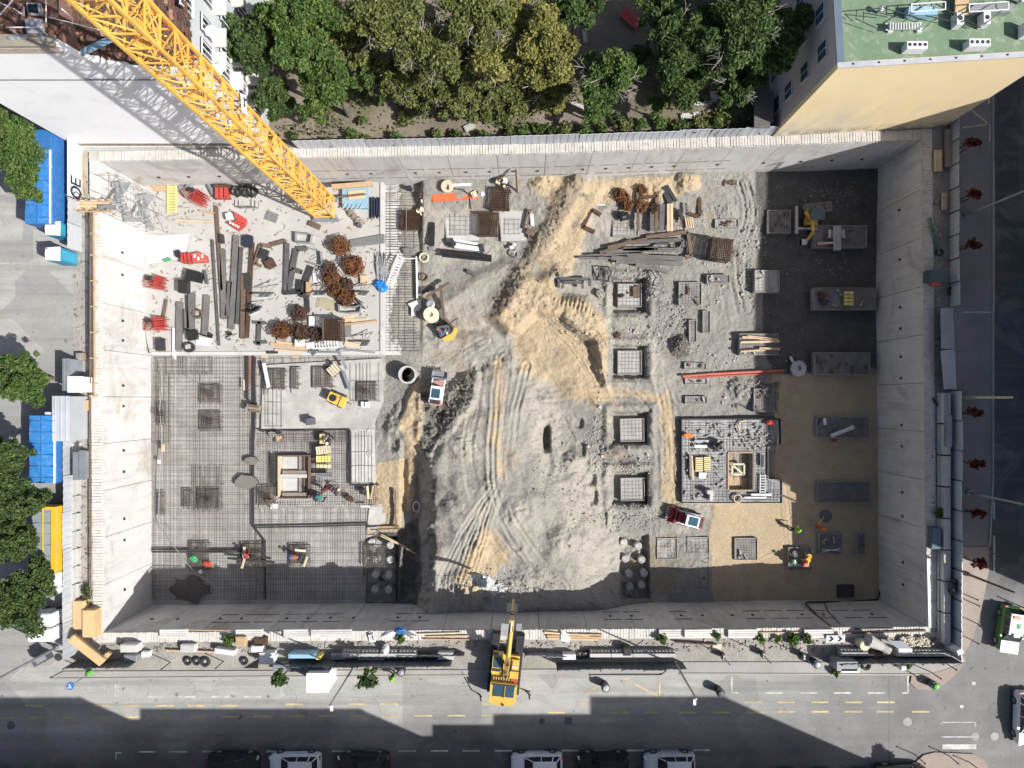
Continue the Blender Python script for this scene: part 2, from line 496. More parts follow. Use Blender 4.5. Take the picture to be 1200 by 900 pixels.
for (x,y,r,w) in ((1063.5,846,5.2,.0),(1143,863,4.8,0),(1165.5,863,4.8,0),(635,845,3.6,0),(13,850,5,0)):
 c = W(x,y)
 mb = MB().lathe((c.x,c.y,.002),[(U(r),.006),(U(r)*.86,.012),(U(r)*.8,.006),(U(r)*.55,.008),(U(r)*.5,.013),(U(r)*.2,.008),(0,.013)],20)
 mb.build('manhole_cover',M('cast_iron_light',(.34,.34,.33),(.24,.24,.235),6,.7) if x>1000 else dark_panel,road)
MB().box(W(666,845,.004),(.62,.6,.016)).build('drain_cover',dark_panel,road)
MB().box(W(1141,801,.004),(.28,.25,.02)).build('road_patch',mark_white,road)
MB().box(W(1127,828,.004),(.28,.25,.02)).build('road_patch',mark_white,road)
# terrain of the pit floor
def smooth(a,b,t):
 u = np.clip((t-a)/(b-a),0,1); return u*u*(3-2*u)
_gr = {}
def vnoise(x,y,sc,seed):
 if seed not in _gr:_gr[seed] = np.random.RandomState(seed).rand(257,257)
 g = _gr[seed]
 u = x/sc;v = y/sc
 i = np.floor(u).astype(int);j = np.floor(v).astype(int)
 fu = u-i;fv = v-j
 fu = fu*fu*(3-2*fu);fv = fv*fv*(3-2*fv)
 i%=256;j%=256
 return (g[i,j]*(1-fu)*(1-fv)+g[i+1,j]*fu*(1-fv)+g[i,j+1]*(1-fu)*fv+g[i+1,j+1]*fu*fv)
def fbm(x,y,sc,oct=4,seed=1,gain=.5):
 t = 0;a = 1;s = 0
 for k in range(oct):
  t = t+a*vnoise(x,y,sc/2**k,seed+k);s+=a;a*=gain
 return t/s-.5
def sdist(X,Y,poly):
 """signed distance to a polygon, positive inside"""
 d = np.full(X.shape,1e9);ins = np.zeros(X.shape,bool)
 n = len(poly)
 for i in range(n):
  ax,ay = poly[i];bx,by = poly[(i+1)%n]
  ex,ey = bx-ax,by-ay
  t = np.clip(((X-ax)*ex+(Y-ay)*ey)/(ex*ex+ey*ey+1e-9),0,1)
  d = np.minimum(d,np.hypot(X-ax-t*ex,Y-ay-t*ey))
  c = ((ay>Y)!=(by>Y))&(X<(bx-ax)*(Y-ay)/(by-ay+1e-12)+ax)
  ins^=c
 return np.where(ins,d,-d)
def pdist(X,Y,pts):
 d = np.full(X.shape,1e9)
 for (ax,ay),(bx,by) in zip(pts[:-1],pts[1:]):
  ex,ey = bx-ax,by-ay
  t = np.clip(((X-ax)*ex+(Y-ay)*ey)/(ex*ex+ey*ey+1e-9),0,1)
  d = np.minimum(d,np.hypot(X-ax-t*ex,Y-ay-t*ey))
 return d
FOOT_PITS = [(737,346,19,19),(737,424,19,18),(738,502,20,18),(738,572,20,18)]
TS = 1.1
def terrain():
 st = TS
 xs = np.arange(150,1056,st);ys = np.arange(188,734,st)
 X,Y = np.meshgrid(xs,ys,indexing='ij')
 wx = X+16*fbm(X,Y,45,4,3);wy = Y+16*fbm(X,Y,45,4,9)
 def pm(poly,a=-6,b=6,warp=True):
  return smooth(a,b,sdist(wx if warp else X,wy if warp else Y,poly))
 n1 = fbm(X,Y,60,5,21);n2 = fbm(X,Y,14,4,31,.6);n3 = fbm(X,Y,5,3,41,.6)
 center = smooth(440,500,wx)*(1-smooth(800,900,wx))
 h = -8.0+.45*center+1.0*(1-smooth(205,330,Y))*smooth(470,500,X)*(1-.4*smooth(880,940,X))
 sandfloor = pm([(898,437),(1060,437),(1060,740),(832,740),(834,592),(797,588),(797,560),(905,560),(905,470)],-3,3)
 flat = 1-sandfloor*.85
 flat = np.where(X<440,.2,flat)
 n4 = np.random.RandomState(5).rand(*X.shape)-.5
 h+=flat*(.35*n1+.18*n2+.13*n3+.05*n4+(.05+.3*smooth(.0,.3,fbm(X,Y,70,3,63)))*np.abs(fbm(X,Y,8,3,61,.7)))
 ramp = [(492,545),(505,520),(520,480),(548,438),(600,410),(640,440),(652,520),(682,548),(700,600),(720,650),(735,712),(735,745),(490,745),(489,640)]
 sd = sdist(wx,wy,ramp)
 side = smooth(-5-22*smooth(600,680,X),20+20*smooth(560,660,X),sd+14*n2)
 hr = (.75+2.25*smooth(425,660,Y))*(1-.35*smooth(640,735,X))+.9*fbm(X,Y,70,3,71)+.5*np.clip(fbm(X*1.8,Y*.6,45,3,72),-.2,.3)
 h+=side*hr+side*(.10*n2+.5*n1-.12*n2)
 h-=side*flat*.6*(.18*n2+.13*n3)
 h-=.7*smooth(-3,5,sdist(X,Y,[(470,515),(492,515),(489,700),(470,702)]))
 rub = pm([(496,460),(520,455),(556,428),(562,436),(554,480),(538,505),(494,548),(488,520)],-4,8)
 h+=rub*(.35+1.7*np.abs(n2)+1.0*np.abs(n3))
 h+=.55*pm([(470,500),(478,470),(496,440),(500,470),(488,540),(482,600),(474,600)],-3,4)*(1+n2)
 h+=pm([(452,500),(468,470),(474,480),(470,540),(456,530)],-3,6)*(.3+1.3*np.abs(n2))
 heap = [(566,372),(590,342),(612,316),(650,320),(660,345),(690,350),(708,372),(718,400),(714,458),(700,436),(690,405),(655,378),(628,372),(606,392),(592,396)]
 hm = pm(heap,-5,11)
 h+=hm*(1.5+.45*n2+.16*n3)
 fan = pm([(606,392),(628,372),(655,378),(690,405),(700,436),(716,462),(690,470),(650,440),(615,425)],-6,8)
 fans = pm([(600,392),(628,368),(655,378),(690,400),(702,436),(722,466),(700,478),(650,448),(610,430)],-20,16)
 h+=fan*.3
 h+=.10*pm([(645,345),(690,352),(700,372),(660,362)],-3,3)*np.sin(X*1.25+.3*Y)
 h+=.75*pm([(505,350),(545,325),(600,296),(622,310),(590,350),(565,384),(520,374)],-4,12)
 d4 = pdist(wx*.6+X*.4,Y,[(674,212),(647,262),(617,310),(588,352)])
 rid = np.exp(-(d4/11)**2)
 h+=rid*(.75+1.1*np.abs(n3)+.7*n2)
 path_ = pm([(684,208),(714,212),(690,250),(672,318),(640,322),(630,300),(656,252)],-6,8)
 h+=.25*path_
 for (cx,cy,r,a) in ((548,520,22,.7),(530,590,16,.5),(610,600,22,.5),(668,540,14,.5),(803,215,17,.8),(800,408,15,.9),(893,462,20,.8),(868,460,14,.6),(640,215,18,.7),(768,222,22,.4),(660,320,14,.7),(540,690,24,.7),(620,690,30,.5),(660,630,18,.4),(560,640,22,.5),(700,470,10,.4),(745,545,18,.35),(850,250,14,.3),(866,300,10,.3),(512,395,14,.3),(960,245,26,.35),(1012,235,18,.6),(718,530,10,.5),(712,610,14,.4)):
  d = np.hypot(wx-cx,wy-cy)/r
  h+=a*np.clip(1-d,0,1)**.9*(1+1.2*n3)
 for (cx,cy,rx,ry,a) in ((640,513,4.5,15,1.7),(677,496,6,6,.4),(680,527,5,9,.4),(693,562,5,7,.45),(695,582,5,9,.45),(706,606,5,12,.35),(462,520,6,9,.6)):
  d = (np.abs((wx*.3+X*.7-cx)/rx)**3.5+np.abs((wy*.3+Y*.7-cy)/ry)**3.5)**(1/3.5)
  h-=a*(1-smooth(.6,1.25,d))
 for (cx,cy,hx,hy) in FOOT_PITS:
  e = np.maximum(np.abs(X-cx)-hx,np.abs(Y-cy)-hy)
  lvl = -8.45
  k = 1-smooth(-1.5,2.2,e+2*n3)
  h = h*(1-k)+lvl*k
  h+=.3*np.exp(-((e-7)/4)**2)*(1+n2)
 for poly in ([(429,628),(466,628),(466,706),(427,706)],[(724,628),(760,626),(762,702),(726,702)]):
  k = smooth(-1,3,sdist(X,Y,poly));h = h*(1-k)+((-9.3 if poly[0][0]<600 else -8.45)+.5*n2+.6*n3)*k
 streak = np.zeros_like(h)
 def spline(pts,k=7):
  P = [pts[0]]+list(pts)+[pts[-1]];out = []
  for i in range(1,len(P)-2):
   for j in range(k):
    t = j/k
    out.append(tuple(.5*(2*P[i][a]+(P[i+1][a]-P[i-1][a])*t+(2*P[i-1][a]-5*P[i][a]+4*P[i+1][a]-P[i+2][a])*t*t+(3*P[i][a]-P[i-1][a]-3*P[i+1][a]+P[i+2][a])*t**3) for a in (0,1)))
  return out+[pts[-1]]
 seedc = [200]
 def rut(pts,gap=5,dep=.16,w=1.4):
  nonlocal h,streak
  seedc[0]+=7
  pts = spline(pts)
  d = pdist(X+5*n1+2*n2,Y+5*n1-2*n2,pts)
  br = np.clip(.55+2.2*fbm(X,Y,36,3,seedc[0]),0,1.2)
  t = np.abs(d-gap)
  h+=br*.5*dep*(-np.exp(-(t/w)**2)+.7*np.exp(-((t-2.4*w)/w)**2))
  win = 1-smooth(8,26,d)
  lines = vnoise(d*1.0+3*n1,d*0+1.5,3.2,seedc[0]+3)-.5
  h+=win*br*dep*.55*lines
  streak+=win*br*lines*dep*5
 pass
 pass
 rut([(618,430),(606,480),(598,530)],3,.24)
 rut([(640,470),(668,520),(690,590),(716,640)],6,.16)
 rut([(800,345),(770,352),(748,382),(742,395)],7,.14);rut([(790,372),(775,400),(772,440),(780,480),(783,560),(776,600)],6,.16)
 rut([(872,215),(880,250),(868,300),(875,360)],5,.18);rut([(850,330),(860,400),(845,430)],6,.13)
 rut([(640,465),(700,458),(760,462),(790,490),(795,560)],6,.17);rut([(690,440),(740,468),(775,520),(778,590)],7,.15)
 rut([(500,385),(545,400),(590,395),(630,410)],5,.12);rut([(480,470),(520,430),(570,400)],6,.14)
 pass
 rut([(560,430),(556,480),(548,530),(560,590),(590,640),(640,690)],5,.13);rut([(592,420),(584,480),(580,540),(592,600),(622,650),(660,690)],8,.16);rut([(582,430),(580,490),(576,545),(585,595),(606,640)],3,.22)
 for k in range(7):rut([(588-3*k,560+4*k),(570-5*k,615+2*k),(556-7*k,660+2*k),(545-5*k,690)],2,.16,1.1)
 for k in range(6):rut([(640+4*k,380-2*k),(664+5*k,402-3*k),(686+5*k,430-5*k),(700+3*k,456-6*k)],2,.18,1.1)
 rut([(735,610),(770,600),(800,592)],5,.14)
 rut([(800,640),(860,655),(900,640),(930,610)],5,.05,1.2);rut([(905,470),(915,560),(925,650)],5,.05,1.2)
 rut([(905,665),(950,690),(1000,670),(1018,640)],4,.05,1.2)
 streak = np.clip(streak,-.6,.6)
 kk = smooth(-2,2,sdist(X,Y,[(140,180),(449,180),(449,418),(440,418),(440,500),(425,640),(425,740),(140,740)]))
 h = h*(1-kk)-8.12*kk
 kk = smooth(-2,2,sdist(X,Y,[(440,205),(494,205),(494,410),(440,418)]))
 h = h*(1-kk)+np.minimum(h,-7.75)*kk
 sand = np.maximum.reduce([sandfloor,hm*.95,fans*.75,path_*.95,.75*rid*0,.85*pm([(620,205),(672,205),(650,245),(630,230)],-4,6),.9*pm([(672,208),(820,205),(822,225),(770,240),(700,235)],-5,9),.9*pm([(440,545),(472,540),(472,628),(430,625)],-2,3),.8*pm([(478,462),(500,440),(505,470),(488,545),(482,600),(472,600),(472,490)],-7,9),.12*pm([(505,355),(600,298),(622,310),(580,372),(520,376)],-4,10),.5*pm([(575,420),(592,420),(590,560),(575,560)],-8,9),.6*pm([(775,460),(796,470),(800,600),(775,595)],-8,10),.75*pm([(545,655),(570,610),(605,650),(560,700),(530,690)],-8,10),.5*pm([(680,450),(790,455),(795,480),(720,468)],-8,10),.4*pm([(490,345),(505,340),(505,380),(495,380)],-4,6),.2*pm([(840,300),(880,330),(850,380),(815,370)],-8,10),.3*smooth(.08,.3,fbm(X,Y,80,3,77))*center])
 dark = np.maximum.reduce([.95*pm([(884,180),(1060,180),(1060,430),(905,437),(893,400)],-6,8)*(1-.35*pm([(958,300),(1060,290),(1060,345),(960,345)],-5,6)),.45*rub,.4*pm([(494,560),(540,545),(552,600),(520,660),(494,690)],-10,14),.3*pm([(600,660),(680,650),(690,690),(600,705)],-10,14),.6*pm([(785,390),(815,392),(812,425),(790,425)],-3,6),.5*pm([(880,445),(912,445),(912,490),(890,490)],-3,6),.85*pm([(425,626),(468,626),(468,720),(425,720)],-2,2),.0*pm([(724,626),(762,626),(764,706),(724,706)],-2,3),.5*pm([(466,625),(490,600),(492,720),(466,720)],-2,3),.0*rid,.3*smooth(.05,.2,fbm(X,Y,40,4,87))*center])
 pale = np.maximum.reduce([1.0*pm([(500,350),(545,322),(600,296),(622,310),(590,352),(565,386),(515,378)],-6,12),.9*pm([(495,420),(600,400),(660,420),(665,520),(720,600),(740,712),(480,720),(490,560)],-15,25),.8*pm([(495,360),(600,380),(590,430),(490,430)],-8,14),.7*smooth(-.1,.2,fbm(X,Y,50,4,97))*center])
 pale = np.clip(pale+.6*streak,0,1);sand = np.clip(sand+.35*streak*center*(sand>.05),0,1)
 rough = np.clip(.3*rub+1.0*rid*(d4<15)+.5*hm*(1-smooth(560,600,X))+0*.8*pm([(550,670),(640,660),(640,700),(560,705)],-4,6)+.45*smooth(.05,.3,fbm(X,Y,60,4,55))*center,0,1)
 s = (H-h)/F
 VX = (X-CX)*s;VY = (CY-Y)*s
 nx,ny = X.shape
 VX = np.clip(VX,-35.75,34.45);VY = np.clip(VY,-20.1,22.0)
 co = np.stack([VX,VY,h],-1).reshape(-1,3).astype(np.float32)
 idx = np.arange(nx*ny).reshape(nx,ny)
 q = np.stack([idx[:-1,:-1],idx[:-1,1:],idx[1:,1:],idx[1:,:-1]],-1).reshape(-1,4)
 me = bpy.data.meshes.new('pit_floor')
 me.vertices.add(nx*ny);me.vertices.foreach_set('co',co.ravel())
 me.loops.add(q.size);me.loops.foreach_set('vertex_index',q.ravel().astype(np.int32))
 me.polygons.add(len(q));me.polygons.foreach_set('loop_start',np.arange(0,q.size,4,dtype=np.int32))
 me.polygons.foreach_set('use_smooth',np.ones(len(q),bool))
 me.update(calc_edges=True)
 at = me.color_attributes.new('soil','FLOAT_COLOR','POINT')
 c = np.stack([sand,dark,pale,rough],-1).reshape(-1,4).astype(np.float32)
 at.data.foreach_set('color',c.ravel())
 o = bpy.data.objects.new('pit_floor',me);COL.objects.link(o)
 o['kind'] = 'structure'
 m,n,b = mk('pit_soil')
 P = pos(n)
 a = n.nodes.new("ShaderNodeAttribute");a.attribute_name = 'soil'
 sp = n.nodes.new("ShaderNodeSeparateColor");n.links.new(a.outputs['Color'],sp.inputs[0])
 f1 = noise(n,.9,7,.68,P);f2 = noise(n,4.5,5,.7,P)
 def edge(s_): return remap(n,math_(n,'ADD',s_,math_(n,'MULTIPLY',math_(n,'SUBTRACT',f1,.5),1.1)),.26,.52)
 greyc = mix(n,remap(n,f1,.32,.68),(.255,.247,.226),(.325,.313,.285))
 palec = mix(n,remap(n,f1,.32,.68),(.375,.35,.31),(.445,.42,.37))
 sandc = mix(n,remap(n,f1,.32,.68),(.455,.352,.22),(.525,.422,.285))
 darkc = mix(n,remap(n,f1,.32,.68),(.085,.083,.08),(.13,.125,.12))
 col = mix(n,math_(n,'MULTIPLY',edge(sp.outputs[2]),.75),greyc,palec)
 col = mix(n,math_(n,'MULTIPLY',edge(sp.outputs[0]),remap(n,noise(n,.5,5,.65,P),.3,.6,.72,1)),col,sandc)
 browc = mix(n,remap(n,f1,.32,.68),(.23,.185,.13),(.33,.275,.20))
 col = mix(n,math_(n,'MULTIPLY',edge(a.outputs['Alpha']),.85),col,browc)
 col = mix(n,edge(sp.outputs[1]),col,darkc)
 col = mix(n,remap(n,f2,.56,.74,0,.45),col,(.15,.145,.135))
 col = mix(n,remap(n,noise(n,7,3,.75,P),.64,.72,0,.5),col,(.47,.46,.44))
 vm = n.nodes.new('ShaderNodeVectorMath');vm.operation = 'SCALE'
 n.links.new(col,vm.inputs[0]);n.links.new(remap(n,noise(n,10,5,.8,P),.3,.7,.74,1.22),vm.inputs[3])
 n.links.new(vm.outputs[0],b.inputs['Base Color'])
 b.inputs['Roughness'].default_value = .95
 b.inputs['Specular IOR Level'].default_value = .25
 hb = math_(n,'ADD',noise(n,3.2,8,.72,P),math_(n,'MULTIPLY',noise(n,9,4,.8,P),.6))
 bump(n,b,hb,.7,.18)
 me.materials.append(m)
 return o,h,X,Y
pit_floor,HF,_,_ = terrain()
def gz(px,py):
 i = int(round((px-150)/TS));j = int(round((py-188)/TS))
 return float(HF[max(0,min(HF.shape[0]-1,i)),max(0,min(HF.shape[1]-1,j))])
def G(px,py,up=0.0):
 z = gz(px,py)+up
 return W(px,py,z)
 # retaining walls
WALLS = []
def wall(a,b2,name_label,inward,zb=-9.4):
 p = W(*a);q = W(*b2);d = q-p;L = d.length;d.normalize()
 inn = Vector((-d.y,d.x,0))*inward
 t = wthing('retaining_wall',name_label,'wall',(p+q)/2)
 o = -inn
 def rect(i0,i1,s0,s1): return [(p+d*s0+o*i0).xy[:],(p+d*s1+o*i0).xy[:],(p+d*s1+o*i1).xy[:],(p+d*s0+o*i1).xy[:]]
 MB().prism(rect(.32,.84,-.84,L-.31),zb,-.35).build('backing',concrete,t)
 n = max(2,round(L/4.0))
 for k in range(n):
  pr = RNG.uniform(0,.018)
  m_ = MB().prism(rect(-pr,.315,L*k/n+.02,L*(k+1)/n-.02),zb,-.06-RNG.uniform(0,.05))
  m_.build('wall_panel',wall_concrete,t)
 piles = MB()
 k = 0.0
 while k<L:
  w = .19
  piles.prism(rect(.0+RNG.uniform(-.01,.03),.80+RNG.uniform(-.05,.03),k,k+w),-.34,.10+RNG.uniform(-.03,.03))
  k+=.24
 piles.build('pile_heads',M('pile_head_concrete',(.60,.58,.55),(.50,.48,.45),.8,.9,dirt=(.33,.27,.20)),t,kind='stuff')
 MB().prism(rect(.03,.86,-.9,L+.05),-.345,.045+.004*len(WALLS)).build('capping_beam',M('cap_concrete',(.50,.485,.46),(.40,.385,.36),.8,.9,dirt=(.25,.20,.15)),t)
 WALLS.append(t)
 return t,p,d,L,inn
wl = wall(RIM[4],RIM[0],'pale concrete retaining wall along the street of parked trucks',-1)
wt = wall(RIM[0],RIM[1],'pale concrete retaining wall below the white building and the crane',-1)
wt2 = wall(RIM[1],RIM[2],'pale concrete retaining wall below the overgrown yard and the yellow house',-1)
wr = wall(RIM[2],RIM[3],'shaded concrete retaining wall beside the dark street',-1)
wb = wall(RIM[3],RIM[4],'grey concrete retaining wall on the excavator side of the pit',-1)
anchor_me = MB().box((0,0,0),(.20,.10,.26));anchor_me.box((0,.04,.02),(.12,.10,.14));anchor_me = anchor_me.mesh('anchor_plate');anchor_me.materials.append(dark_steel)
slot_me = MB().box((0,0,0),(1.55,.05,.10)).mesh('lifting_slot');slot_me.materials.append(M('slot_grey',(.16,.155,.15),(.22,.21,.2),2))
def on_wall(w,sx,z,me,name):
 t,p,d,L,inn = w
 c = p+d*sx+inn*.035;c.z = z
 return inst(me,name,t,c,math.atan2(d.y,d.x))
def along(w,px,py,z):
 t,p,d,L,inn = w
 c = W(px,py,z); return (c-Vector((p.x,p.y,z))).dot(d)
for y in (296,322,376,399,452,476,528,553,608,633,691):on_wall(wl,along(wl,145,y,-3.2),-3.2,anchor_me,'anchor_plate')
for y in (246,304,360,385,418,443,498,523,577,605,659,685):on_wall(wr,along(wr,1057,y,-3.6),-3.6,anchor_me,'anchor_plate')
for x in (186,221,257,407,435,487,515,546,574,602):on_wall(wt,along(wt,x,197,-4.4),-4.4,anchor_me,'anchor_plate')
for x in (630,683,710,737,764,790,841,895,939,975,1010):on_wall(wt2,along(wt2,x,190,-4.4),-4.4,anchor_me,'anchor_plate')
for x in (178,208,258,283,336,361,387,414,466,492,715,740,798,823,858,882,940,965,1022):on_wall(wb,along(wb,x,722,-3.4),-3.4,anchor_me,'anchor_plate')
for x in (377,406,433,460,487,512,535,558,586,612):
 on_wall(wt,along(wt,x,194,-3.4),-3.4,slot_me,'lifting_slot');on_wall(wt,along(wt,x+8,202,-5.6),-5.6,slot_me,'lifting_slot')
for x in (634,660,686,714,742,768,796,820,846):
 on_wall(wt2,along(wt2,x,187,-3.4),-3.4,slot_me,'lifting_slot');on_wall(wt2,along(wt2,x-6,196,-5.6),-5.6,slot_me,'lifting_slot')
for x in (258,282,308,336,362,388,466,492,718,743,801,886,915,943,970,1000,1028):
 on_wall(wb,along(wb,x,727,-2.4),-2.4,slot_me,'lifting_slot')
for x in (270,297,318,344,368,392,474,498,716,740,794,880,906,932,958,984,1010):
 on_wall(wb,along(wb,x,718,-4.6),-4.6,slot_me,'lifting_slot')
 # buildings across the streets (outside the frame; they cast the street shade)
render_wall = M('street_render',(.42,.40,.36),(.36,.34,.31),.3,.9)
def street_block(x0,y0,x1,y1,h,label,face):
 t = wthing('apartment_block',label,'building',((x0+x1)/2,(y0+y1)/2,0))
 MB().box(((x0+x1)/2,(y0+y1)/2,h/2-.2),(x1-x0,y1-y0,h-.4)).build('wall',render_wall,t)
 MB().box(((x0+x1)/2,(y0+y1)/2,h-.2),(x1-x0+.06,y1-y0+.06,.38)).build('roof',M('roof_felt',(.2,.19,.18),(.15,.145,.14),.4),t)
 wm = MB().box((0,0,0),(1.2,.16,1.7)).mesh('window');wm.materials.append(glass)
 nf = int(h/3.1)
 for fl in range(nf):
  z = 1.7+fl*3.1
  if face=='N':
   k = x0+1.6
   while k<x1-1.2:inst(wm,'window',t,(k,y1,z));k+=3.0
  else:
   k = y0+1.6
   while k<y1-1.2:inst(wm,'window',t,(x0,k,z),math.pi/2);k+=3.4
 return t
yb = -36.2
street_block(31,yb-14,42.3,yb,25.8,'rendered corner apartment block across the lower street','N')
street_block(19.4,yb-14,30.98,yb,22.3,'rendered apartment block next to the corner block','N')
street_block(12.2,yb-14,19.38,yb,20.2,'lowest narrow apartment block across the lower street','N')
street_block(9.2,yb-14,12.18,yb,18.0,'recessed link between apartment blocks across the lower street','N')
street_block(-9.4,yb-14,9.18,yb,23.4,'long rendered apartment block across the lower street','N')
street_block(-12.2,yb-14,-9.42,yb,21.3,'narrow gap house across the lower street','N')
street_block(-60,yb-14,-12.22,yb,25.6,'broad apartment block across the lower street, at its far end','N')
street_block(50,-19.0,66,90,20.3,'tall block across the dark street','W')
# white building, north-west
WBX0,WBX1,WBY = -39.5,-21.4,21.35
t = wthing('white_house','white gable wall house with brown tiled roof behind the crane mast','building',(-30,25,0))
gable_white = M('gable_white',(.88,.89,.90),(.83,.84,.85),.12,.8,dirt=(.72,.71,.69),bm=.12)
gable = MB()
prof = [(-37.65,0),(WBX1,0),(WBX1,14.1),(-24.2,14.25),(-27.6,15.25),(-28.05,17.15),(-60,17.2),(-60,7),(-37.65,7)]
def xz_prism(prof,y0,y1):
 n = len(prof)
 vs = [(x,y0,z) for x,z in prof]+[(x,y1,z) for x,z in prof]
 return vs,[tuple(range(n)),tuple(range(n,2*n))[::-1]]+[((k+1)%n,k,n+k,n+(k+1)%n) for k in range(n)]
prof = [(-37.65,0),(WBX1,0),(WBX1,14.1),(-24.2,14.25),(-27.6,15.25),(-28.05,17.15),(-37.65,17.2)]
gable.add(*xz_prism(prof,WBY,WBY+.4)).build('gable_wall',gable_white,t)
MB().box((-29.6,WBY-.02,12.65),(16.1,.10,.12)).build('ledge',M('ledge_grey',(.3,.31,.33)),t)
MB().box((-32.9,WBY-.015,16.55),(9.4,.06,.62)).build('brick_band',M('old_brick',(.55,.48,.42),(.42,.33,.28),1.4,.9,dirt=(.62,.6,.57),bm=.4),t)
MB().box((-29.9,WBY-.01,.55),(15.2,.05,.5)).build('damp_course',M('damp_brick',(.34,.28,.23),(.22,.16,.12),1.6,.9,dirt=(.45,.42,.4),bm=.4),t)
MB().box((-32.9,WBY+.2,17.3),(9.6,.7,.22)).build('parapet',M('mossy_stone',(.34,.32,.26),(.25,.23,.17),1.2,.9,dirt=(.16,.15,.09)),t)
hw_ = M('house_white',(.44,.47,.48),(.38,.41,.42),.3,.85)
MB().box((-22.0,WBY+7.6,7.0),(1.2,14.4,14.0)).build('wall',hw_,t)
MB().box((-37.2,WBY+7.6,8.2),(.8,14.4,16.4)).build('wall',hw_,t)
MB().box((-28.3,WBY+7.2,8.0),(.7,13.4,16.2)).build('party_wall',M('old_render',(.2,.12,.09),(.15,.09,.07),1,.9),t)
tile_m = M('roof_tile',(.15,.075,.05),(.055,.036,.03),2.2,.9,dirt=(.035,.03,.028),bm=.3)
roofb = MB()
def roofz(x,y):
 base = 15.0+(y-WBY)*.42
 return base+(1.6 if x<-28 else -.5*max(0,(x+24)/2.6))
rf = MB()
rf.add([(-38,WBY+.45,16.6),(-28.05,WBY+.45,16.6),(-28.05,WBY+14,20.5),(-38,WBY+14,20.5)],[(0,1,2,3)])
rf.add([(-28.05,WBY+.1,14.9),(-21.2,WBY+.1,14.0),(-21.2,WBY+14,18.5),(-28.05,WBY+14,20)],[(0,1,2,3)])
roof = rf.build('roof',rust_dark,t)
tl = MB();r = random.Random(3)
y = WBY+.35
while y<WBY+6.5:
 x = -38.0
 while x<-21.2:
  w = r.uniform(.19,.25)
  zz = (16.72+(y-WBY-.45)*.288) if x<-28.2 else (14.98+(y-WBY)*.352-(x+28)*.13)
  if r.random()>.03:
   tl.box((x+w/2,y,zz+r.uniform(-.01,.035)),(w-.03,.33,.05),r.uniform(-.06,.06),.3+r.uniform(-.06,.06),r.uniform(-.1,.1))
  x+=w
 y+=.26
tl.build('tile_courses',tile_m,roof,kind='stuff')
tl = MB()
for k in range(170):
 x = r.uniform(-37.5,-21.6);y = WBY+r.uniform(.4,5.5)
 zz = (16.78+(y-WBY-.45)*.288) if x<-28.2 else (15.05+(y-WBY)*.352-(x+28)*.13)
 tl.box((x,y,zz),(.21,.31,.05),r.uniform(-.3,.3),.3,r.uniform(-.1,.1))
tl.build('replaced_tiles',M('new_tile',(.34,.17,.11),(.42,.27,.19),3,.9),roof,kind='stuff')
def at_z(px,py,z): return W(px,py,z)
for (px,py,w,h,mt,nm) in ((41,11,.62,.52,glass,'skylight'),(41,31,.82,.62,galv,'roof_hatch')):
 c = at_z(px,py,17.75)
 f = MB().box(c,(w+.16,h+.16,.22),0,.28).build(nm,galv,t)
 if nm=='skylight':MB().box(c+Vector((-.04,0,.10)),(w-.04,h-.06,.06),0,.28).build('pane',glass,f)
gut = MB().bar(at_z(95,62,15.6),at_z(131,45,16.5),.42,.07);gut.build('flashing',light_blue,t)
wires = MB()
for a,b2,z0,z1 in (((0,17),(15,0),18.6,18.9),((0,3),(10,8),18.5,18.5),((7,32),(49,32),18.2,18.2),((11,33),(22,41),18.1,17.5),((16,10),(26,17),18.6,17.9),((54,0),(54,26),18.9,18.6),((57,20),(120,36),18,16.6),((72,10),(86,22),17.5,17.2),((48,34),(56,41),18,17.6),((28,8),(28,19),18,18)):
 wires.bar(W(a[0],a[1],z0),W(b2[0],b2[1],z1),.045)
wires.build('antenna_mast',white_paint,t)
d = MB()
for px,py in ((13,44),(20,43),(27,43),(50,43)):d.blob(W(px,py,17.5),(.28,.14,.1),px,.3)
d.build('bird_spikes',galv,t)
win_m = MB().box((0,0,0),(.10,1.2,1.75)).mesh('window');win_m.materials.append(glass)
bar_m = MB()
for k in range(3):bar_m.box((.08,-.42+k*.42,0),(.05,.06,1.6))
bar_m.box((.07,0,.8),(.08,1.1,.1));bar_m.box((.09,0,-.82),(.2,1.15,.1))
bar_m = bar_m.mesh('frame');bar_m.materials.append(white_paint)
for Y in (23.5,25.15,27.4,29.6):
 for z in (15.0,12.0,9.0,6.0,3.0):
  if z>14 and Y<24: continue
  wobj = inst(win_m,'window',t,(-21.37,Y,z))
  inst(bar_m,'frame',wobj,(-21.37,Y,z) if False else Vector((0,0,0))+ROOT[t.name][0])
 for z in (10.6,7.6,4.6):
  MB().box((-21.0,Y,z),(.8,1.3,.12)).build('balcony',M('balcony_white',(.66,.65,.63),(.55,.52,.5),1),t)
for (px,py,z) in ((242,37,12.2),(231,82,11.0)):
 c = W(px,py,z);c.x = -20.95
 MB().lathe(c,[(0,0),(.28,.05),(.42,.16),(.44,.18),(.28,.1),(0,.04)],14).build('satellite_dish',white_paint,t,smooth=True)
MB().box((-21.15,22.3,11.9),(.14,.14,4.6)).build('gutter',galv,t)
